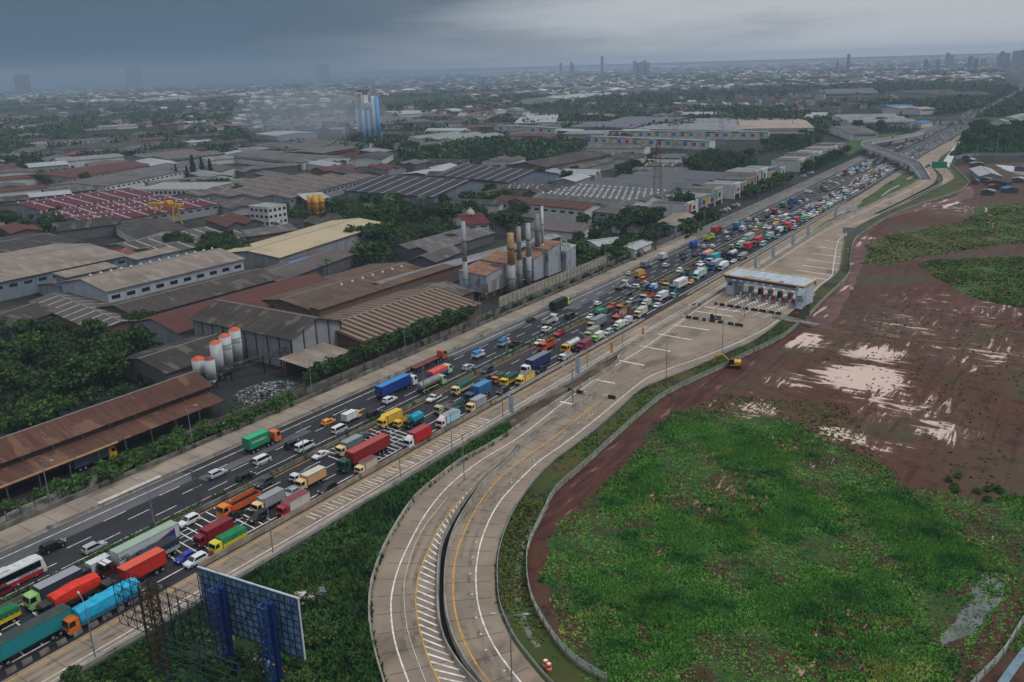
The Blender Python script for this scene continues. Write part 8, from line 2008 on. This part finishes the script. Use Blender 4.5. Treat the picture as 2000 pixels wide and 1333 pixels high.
V('c5', 1650, 272, 'truck', 'small white truck in front of the white tank', size='s', cab='#d2d5d7', load='open', lc='#b4b7b8', zc=1.3, bl=3.2)
V('c5', 1612, 108, 'pickup', 'scarlet pickup by the median', '#c01f2c')
V('c5', 1840, 105, 'truck', 'dull olive box truck left of the lime fronted one', size='m', cab='#b8b48c', load='box', lc='#8a8c7c', zc=1.8)
V('c5', 1882, 135, 'truck', 'small white box truck with a lime green cab', size='s', cab='#8fd06a', load='box', lc='#c9cdc8', zc=1.5)
V('c6', 950, 672, 'mpv', 'silver estate car by the barrier behind the lime cabbed truck', '#b2b8bc')
V('c6', 1035, 620, 'truck', 'white and mint box truck by the barrier', size='s', cab='#9fd0b4', load='box', lc='#cfd4cf', zc=1.5)
V('c6', 1100, 585, 'truck', 'little white box van ahead of the mint one', size='s', cab='#cfd3d5', load='box', lc='#b9bec2', zc=1.5, bl=3)
V('c6', 1052, 550, 'truck', 'orange truck stacked with red and white posts', size='l', cab='#d0481f', load='stakes', lc='#5a3a2c', zc=1.9, bl=8)
V('c6', 862, 597, 'truck', 'long pewter grey covered truck with an olive cab', size='l', cab='#a8a070', load='box', lc='#7c8288', zc=2.0, bl=8.4)
V('c6', 812, 553, 'sedan', 'white saloon beside the long pewter truck by the median', '#d0d4d6')
V('c6', 878, 528, 'truck', 'small truck under an emerald green sheet', size='s', cab='#2a3a36', load='tarp', lc='#1f9a6a', bed='#2c5a4a', zc=1.2, bl=3.4)
V('c6', 938, 510, 'mpv', 'dark car in front of the emerald sheeted truck', '#33403f')
V('c6', 985, 470, 'suv', 'tomato red car by the median', '#b83428')
V('c6', 1068, 480, 'truck', 'tipper with a dark brown load behind the post truck', size='l', cab='#b0653a', load='dump', lc='#8a7a5c', top='#2a211c', zc=1.6, bl=5.4)
V('c6', 1102, 392, 'minibus', 'charcoal minibus by the median', '#373d42')
V('c6', 1125, 433, 'mpv', 'silver blue car below the charcoal minibus', '#9aa6ae')
V('c6', 1252, 393, 'truck', 'rust orange tipper beside a white box truck', size='l', cab='#9fb0b4', load='dump', lc='#cf5a32', zc=1.8, bl=6)
V('c6', 1370, 388, 'truck', 'white box truck beside the rust orange tipper', size='m', cab='#d4d7d9', load='box', lc='#c2c6c9', zc=1.9)
V('c6', 1248, 448, 'truck', 'pale grey box truck behind the cream one, in mid lanes', size='s', cab='#c8ccce', load='box', lc='#a8adb0', zc=1.6)
V('c6', 1205, 515, 'truck', 'ivory box truck at the head of the lane by the barrier gap', size='m', cab='#d8d0b0', load='box', lc='#b9b5a6', zc=1.8, bl=5)
V('c6', 1335, 466, 'hatch', 'white hatchback by the barrier gap', '#d2d5d7')
V('c6', 1467, 378, 'truck', 'small truck with a slate teal load by the red drum', size='s', cab='#9fb4b8', load='open', lc='#4a6a70', zc=1.4, bl=3)
V('c6', 1500, 300, 'truck', 'white container with red letters on a teal tractor', size='c20', cab='#2a7a80', load='container', lc='#d6d6d2', zc=2.4, bl=9, text='YANG MING', tcol='#b8262c')
V('c6', 1425, 305, 'truck', 'moss green tipper behind the white container', size='l', cab='#9ab06a', load='dump', lc='#6d7a4a', top='#332a26', zc=1.7, bl=5.4)
V('c6', 1378, 282, 'hatch', 'maroon hatchback left of the moss green tipper', '#8a2630')
V('c6', 1240, 328, 'minibus', 'dark slate van by the median, ahead of the rust tipper', '#2c353c')
V('c6', 1300, 325, 'truck', 'small blue and white box truck by the dark slate van', size='s', cab='#2f6fb8', load='box', lc='#b4c4d0', zc=1.5, bl=3)
V('c6', 1598, 284, 'hatch', 'mustard taxi behind the white container', '#d2a52c')
V('c6', 1665, 218, 'truck', 'pale mint long box truck above the mustard taxi', size='l', cab='#b9dcd4', load='box', lc='#a9bab2', zc=2.0, extra='deflector')
V('c6', 1508, 192, 'mpv', 'white car by the median near the mint truck', '#d3d6d8')
V('c6', 1548, 212, 'truck', 'dark green low truck next to the white car', size='s', cab='#5a7a6a', load='open', lc='#3c4a48', zc=1.3)
V('c6', 1680, 165, 'minibus', 'white minibus left of the blue cabbed container', '#d2d5d7')
V('c6', 1790, 140, 'truck', 'grey trailer with a blue cab between turquoise and white boxes', size='l', cab='#2f62a8', load='box', lc='#8f979d', zc=2.2, bl=9)
V('c6', 1775, 100, 'truck', 'turquoise container truck left of the grey trailer', size='c20', cab='#c8ccd0', load='container', lc='#2a9a9a', zc=2.2, bl=7)
V('c6', 1850, 152, 'truck', 'tall white box truck by the barrier', size='m', cab='#cfd6d8', load='box', lc='#d0d4d6', zc=1.9, extra='deflector')
V('c6', 1602, 150, 'sedan', 'black saloon by the median before the blue cabbed truck', '#202428')
V('c6', 1668, 140, 'mpv', 'white car above the white minibus', '#cfd2d4')
V('c8', 915, 385, 'truck', 'white tanker ahead of the black truck', size='l', cab='#2c2f33', load='tank', lc='#cdd1d3', zc=1.9, bl=6.4)
V('c8', 1000, 398, 'truck', 'grey covered truck by the barrier next to the white tanker', size='m', cab='#9a9ea0', load='tarp', lc='#8f9496', bed='#7a7e80', zc=1.7)
V('c8', 860, 378, 'truck', 'black covered truck by the median', size='s', cab='#33373b', load='tarp', lc='#24282c', bed='#2a2e32', zc=1.5)
V('c8', 722, 388, 'truck', 'blue cabbed truck with a peach sheet', size='l', cab='#1f5fae', load='tarp', lc='#d99a72', bed='#2a6ab5', zc=2.0, bh=3.0)
V('c8', 932, 440, 'sedan', 'white saloon by the barrier behind the tall white box truck', '#d3d6d8')
V('c8', 716, 438, 'hatch', 'teal hatchback below the blue cabbed truck', '#3a6a70')
V('c8', 1045, 260, 'truck', 'silver long trailer with a green and white tractor', size='x', cab='#8fc0a0', load='box', lc='#9aa09f', zc=2.3, bl=10)
V('c8', 1032, 330, 'truck', 'brick red container, lower of the red pair by the barrier', size='c20', cab='#5a2a2c', load='container', lc='#b02a30', zc=2.3)
V('c8', 1113, 283, 'truck', 'brick red container, upper of the red pair by the barrier', size='c20', cab='#50585c', load='container', lc='#ae2c2c', zc=2.4, bl=8)
V('c8', 985, 305, 'truck', 'pale green fronted truck left of the red container pair', size='m', cab='#a4cdb0', load='box', lc='#b4bab6', zc=2.0)
V('c8', 930, 318, 'truck', 'small khaki truck by the median, left of the pale green one', size='s', cab='#c9b98a', load='open', lc='#4a4a48', zc=1.4)
V('c8', 1160, 305, 'minibus', 'aqua roofed minibus against the barrier', '#8fc8d0')
V('c8', 1212, 240, 'truck', 'mint and silver box truck ahead of the aqua minibus', size='m', cab='#a8d4b4', load='box', lc='#9ca6a2', zc=1.9)
V('c8', 1278, 250, 'van', 'pale blue van by the barrier ahead of the mint truck', '#7a93a5')
V('c8', 1285, 198, 'truck', 'white box truck with a teal cab', size='m', cab='#1f5f70', load='box', lc='#d0d2d0', zc=1.9)
V('c8', 1347, 170, 'truck', 'scarlet container with a green cab', size='c20', cab='#2f8a6a', load='container', lc='#c0323c', zc=2.3)
V('c8', 1412, 125, 'truck', 'brick red box with a white cab', size='c20', cab='#d3d6d8', load='container', lc='#a83a38', zc=2.3)
V('c8', 1470, 108, 'truck', 'bright green box truck beyond the red boxes', size='m', cab='#5ad08a', load='box', lc='#1f9a5a', zc=2.0)
V('c8', 1412, 180, 'van', 'silver van against the barrier below the brick red box', '#a5abb0')
V('c8', 1180, 175, 'suv', 'white car mid lanes behind the yellow topped bus', '#d3d6d8')
V('c8', 1105, 188, 'minibus', 'minibus with an amber roof by the median', '#d0a860')
V('c8', 1257, 152, 'truck', 'tan yellow box truck with a white front', size='s', cab='#d8d4c8', load='box', lc='#c9a24a', zc=1.6)
V('c8', 1330, 100, 'truck', 'white topped coach like truck with a dark red nose', size='l', cab='#6a1f2c', load='box', lc='#c9cdd0', zc=2.0)
# the rest of the jam, further up the road
far_cols = [Wt] * 7 + ['#c4c8cb'] * 4 + [Sv] * 3 + [Bk] * 3 + [Gy] * 3 + ['#8a2026', '#2a4a8a', '#7a6a4a', '#3a6a5a', '#b0a890']
CNM = {Wt: 'white', '#c4c8cb': 'off white', Sv: 'silver', Bk: 'black', Gy: 'dark grey', '#8a2026': 'dark red', '#2a4a8a': 'blue', '#7a6a4a': 'brown', '#3a6a5a': 'green', '#b0a890': 'beige'}
TCOL = [('#8a3034', 'red'), ('#2f7a52', 'green'), ('#3f6a92', 'blue'), ('#c9cdd0', 'white'), ('#b9bdc0', 'off white'), ('#8f979d', 'grey'), ('#a9946a', 'tan'), ('#a0603f', 'orange'), ('#3f8fa0', 'turquoise'), ('#77797c', 'slate')]
nfar = 0
for xl in (-143.4, -139.8, -136.0, -132.3):
    y = 452 + rnd.uniform(0, 6)
    while y < 850:
        sec = 'below the flyover' if y < 700 else ('between the flyover and the far bridge' if y < 960 else 'close to the far bridge')
        x = hx(xl, y) + rnd.uniform(-.35, .35)
        if rnd.random() < (.20 if y < 720 else .06):
            cc, cn_ = rnd.choice(TCOL); big = rnd.random() < .45; ld = rnd.choice(('box', 'tarp', 'box', 'container' if big else 'box')); sz = 'c20' if ld == 'container' else ('m' if big else 's')
            lb = f'{cn_} bodied lorry deep in the inbound jam {sec}'; tt = SZ[sz]['bl'] + SZ[sz]['cl'] + 1
            if y < 760: truck((x, y + tt / 2, .02), INB, lb, size=sz, cab=rnd.choice((Wt, CRM, '#8fb89a', '#7a9ab0')), load=ld, lc=cc, group=lb)
            else:
                def f(cc=cc):
                    m = MB(); m.box(0, -1.2, .9, 2.3, 5.8, 2.2); m.box(0, 2.7, .5, 2.1, 1.7, 2.1, 1); m.box(0, -.5, .3, 1.4, 7, .5, 2); m.box(0, 3.57, 1.5, 1.8, .05, .8, 2)
                    for s in (-1, 1):
                        for yy in (-2.6, 2.6): m.tube((s * .8, yy, .45), (s * 1.1, yy, .45), .45, 8, m=2)
                    return m.mesh('box_truck', [boxm(cc), paint(Wt), CHASSIS])
                tag(put(cached(('tf', cc), f), 'box_truck', None, (x, y + tt / 2, .02), INB), lb, 'truck', lb)
            y += tt + rnd.uniform(1.2, 3.5)
        else:
            kd = rnd.choice(('mpv', 'hatch', 'suv', 'mpv', 'van', 'sedan')); co = rnd.choice(far_cols); lb = f'small {CNM[co]} car in the inbound jam {sec}'
            car_far(kd, co, (x, y + 2.2, .02), INB + rnd.uniform(-.04, .04), lb, lb); y += 4.6 + rnd.uniform(1.4, 4.2 if y < 900 else 8); nfar += 1
for xl in (-160.8, -157.8, -154.4, -150.9):
    y = 470 + rnd.uniform(0, 30)
    while y < 840:
        sec = 'before the flyover' if y < 720 else 'beyond the flyover'
        co = rnd.choice(far_cols); x = hx(xl, y) + rnd.uniform(-.4, .4)
        if rnd.random() < .12:
            cc, cn_ = rnd.choice(TCOL); lb = f'{cn_} bodied lorry on the outbound lanes {sec}'; truck((x, y + 4, .02), OUT, lb, size='m', cab=Wt, load=rnd.choice(('box', 'tarp')), lc=cc, group=lb) if y < 720 else car_far('van', cc, (x, y, .02), OUT, f'small {cn_} van on the outbound lanes {sec}', f'small {cn_} van on the outbound lanes {sec}')
            y += rnd.uniform(14, 40) if y < 700 else rnd.uniform(10, 16)
        else:
            lb = f'small {CNM[co]} car on the outbound lanes {sec}'; car_far(rnd.choice(('mpv', 'hatch', 'suv', 'sedan')), co, (x, y, .02), OUT, lb, lb); y += rnd.uniform(14, 60) if y < 680 else rnd.uniform(7, 13)
# traffic beyond the bridge: one mass
q = MB(); pal = [paint(h) for h in (Wt, Sv, Bk, Gy, '#8a2026', '#2a4a8a')]
for k in range(900):
    y = 1250 + 1500 * rnd.random() ** 1.4 if k > 480 else 850 + 380 * (k + rnd.random()) / 480; x = hx(rnd.choice((-157, -154, -151, -146, -143, -140)), y) - (0 if y < 1400 else 0); i = rnd.choice((0, 0, 0, 1, 1, 2, 3, 4, 5))
    
    if k < 480: x = hx((-143.4, -139.8, -136.0, -132.3, -143.4, -139.8, -136.0, -132.3, -160, -156)[k * 7 % 10], y)
    q.box(x, y, .3, 1.8, 4.4, .75, i); q.hexa([(x - .8, y - 1.5, 1.05), (x + .8, y - 1.5, 1.05), (x + .8, y + 1.2, 1.05), (x - .8, y + 1.2, 1.05), (x - .65, y - 1.1, 1.65), (x + .65, y - 1.1, 1.65), (x + .65, y + .6, 1.65), (x - .65, y + .6, 1.65)], 3 if i != 3 else 2)
o = q.build('distant_traffic', pal); o['kind'] = 'stuff'; o['label'] = 'tiny packed cars far up the motorway, beyond the flyover and the far bridge'
# other vehicles off the motorway
p = g(182, 893, 1.8); truck((p.x, p.y, 0), OUT, 'blue grey roofed box lorry with a yellow cab parked beside the rusty shed', size='l', cab='#d0921f', load='box', lc='#3a4450', top='#7f97ad', bl=8.5)
p = g(540, 437, 1.5); truck((p.x, p.y, 0), R_(80), 'white cement mixer like tank truck parked in the yard below the yellow silos', size='l', cab='#cfd2d2', load='tank', lc='#c9cccc', bl=5)
p = g(549, 446, 1.5); truck((p.x, p.y, 0), R_(80), 'second white tank truck parked nearer in the cement yard', size='l', cab='#cfd2d2', load='tank', lc='#c2c5c5', bl=5)
p = g(1745, 268, 8.2); truck((p.x, p.y, 7.0), R_(-160), 'white headed truck alone on the flyover', size='m', cab='#d8d4cc', load='open', lc='#5a4a42')
p = g(1740, 356, .8); car('pickup', '#3f4a44', (p.x, p.y, .03), INB, 'dark green pickup alone on the pale ramp before the flyover')
for i, (x, y) in enumerate(((1238, 560), (1258, 553), (1452, 402), (1440, 405), (1428, 409), (1418, 412), (1541, 343), (1549, 340), (1560, 337))):
    p = g(x, y, .7); car_far(('mpv', 'hatch', 'suv')[i % 3], (Wt, Sv, '#c4c8cb', Gy)[i % 4], (hx(-184, p.y) if i > 1 else p.x, p.y, 0), rnd.uniform(1.3, 1.8), 'small car parked nose in before the shophouses' if i > 1 else f'small {"white" if i == 0 else "silver"} car standing at the kerb beyond the screen wall', 'cars parked before the shophouses' if i > 1 else None)

# ------------------------------------------------------------------ smoke and haze
def vol(name, mb, density, colr, aniso=0.0):
    m = bpy.data.materials.new(name); m.use_nodes = True; n = m.node_tree.nodes; n.clear()
    o = n.new('ShaderNodeOutputMaterial'); v = n.new('ShaderNodeVolumePrincipled'); v.inputs['Density'].default_value = density; v.inputs['Color'].default_value = colr + (1,); v.inputs['Anisotropy'].default_value = aniso
    m.node_tree.links.new(v.outputs[0], o.inputs['Volume'])
    ob = mb.build(name, m); ob['kind'] = 'stuff'; return ob
mb = MB(); mb.box(-3500, 5200, -1.5, 17000, 11000, 141)
hz = vol('haze', mb, HAZE_D, HAZE_C); hz['label'] = 'blue grey rainy haze over the whole plain'
mb = MB(); P = [(-1500, 2900), (-9400, 7400), (-9400, 1500)]
b = len(mb.v); mb.v += [(x, y, z) for z in (2.0, 620.0) for x, y in P]; mb.f += [(2, 1, 0), (3, 4, 5), (0, 1, 4, 3), (1, 2, 5, 4), (2, 0, 3, 5)]; mb.m += [0] * 5
sm = MB(); p = g(612, 292); sm.loft([[(p.x + math.cos(t) * a, p.y + math.sin(t) * a, z) for t in np.linspace(0, 6.283, 13)[:-1]] for a, z in ((30, 8), (75, 22), (95, 38), (80, 56), (30, 68))])
so = vol('smoke', sm, .0035, (.62, .70, .80)); so['label'] = 'thin blue smoke drifting over the ribbed roofs left of the tower'
rn = vol('rain_curtain', mb, .00034, (0.27, 0.42, 0.58)); rn['label'] = 'dark rain curtain over the far suburbs at the left'
# same label on different things is only kept where a shared group says so
for lab, obs in LABELS.items():
    if len(obs) > 1 and any('group' not in o for o in obs): print('LABEL REPEATED', len(obs), lab)
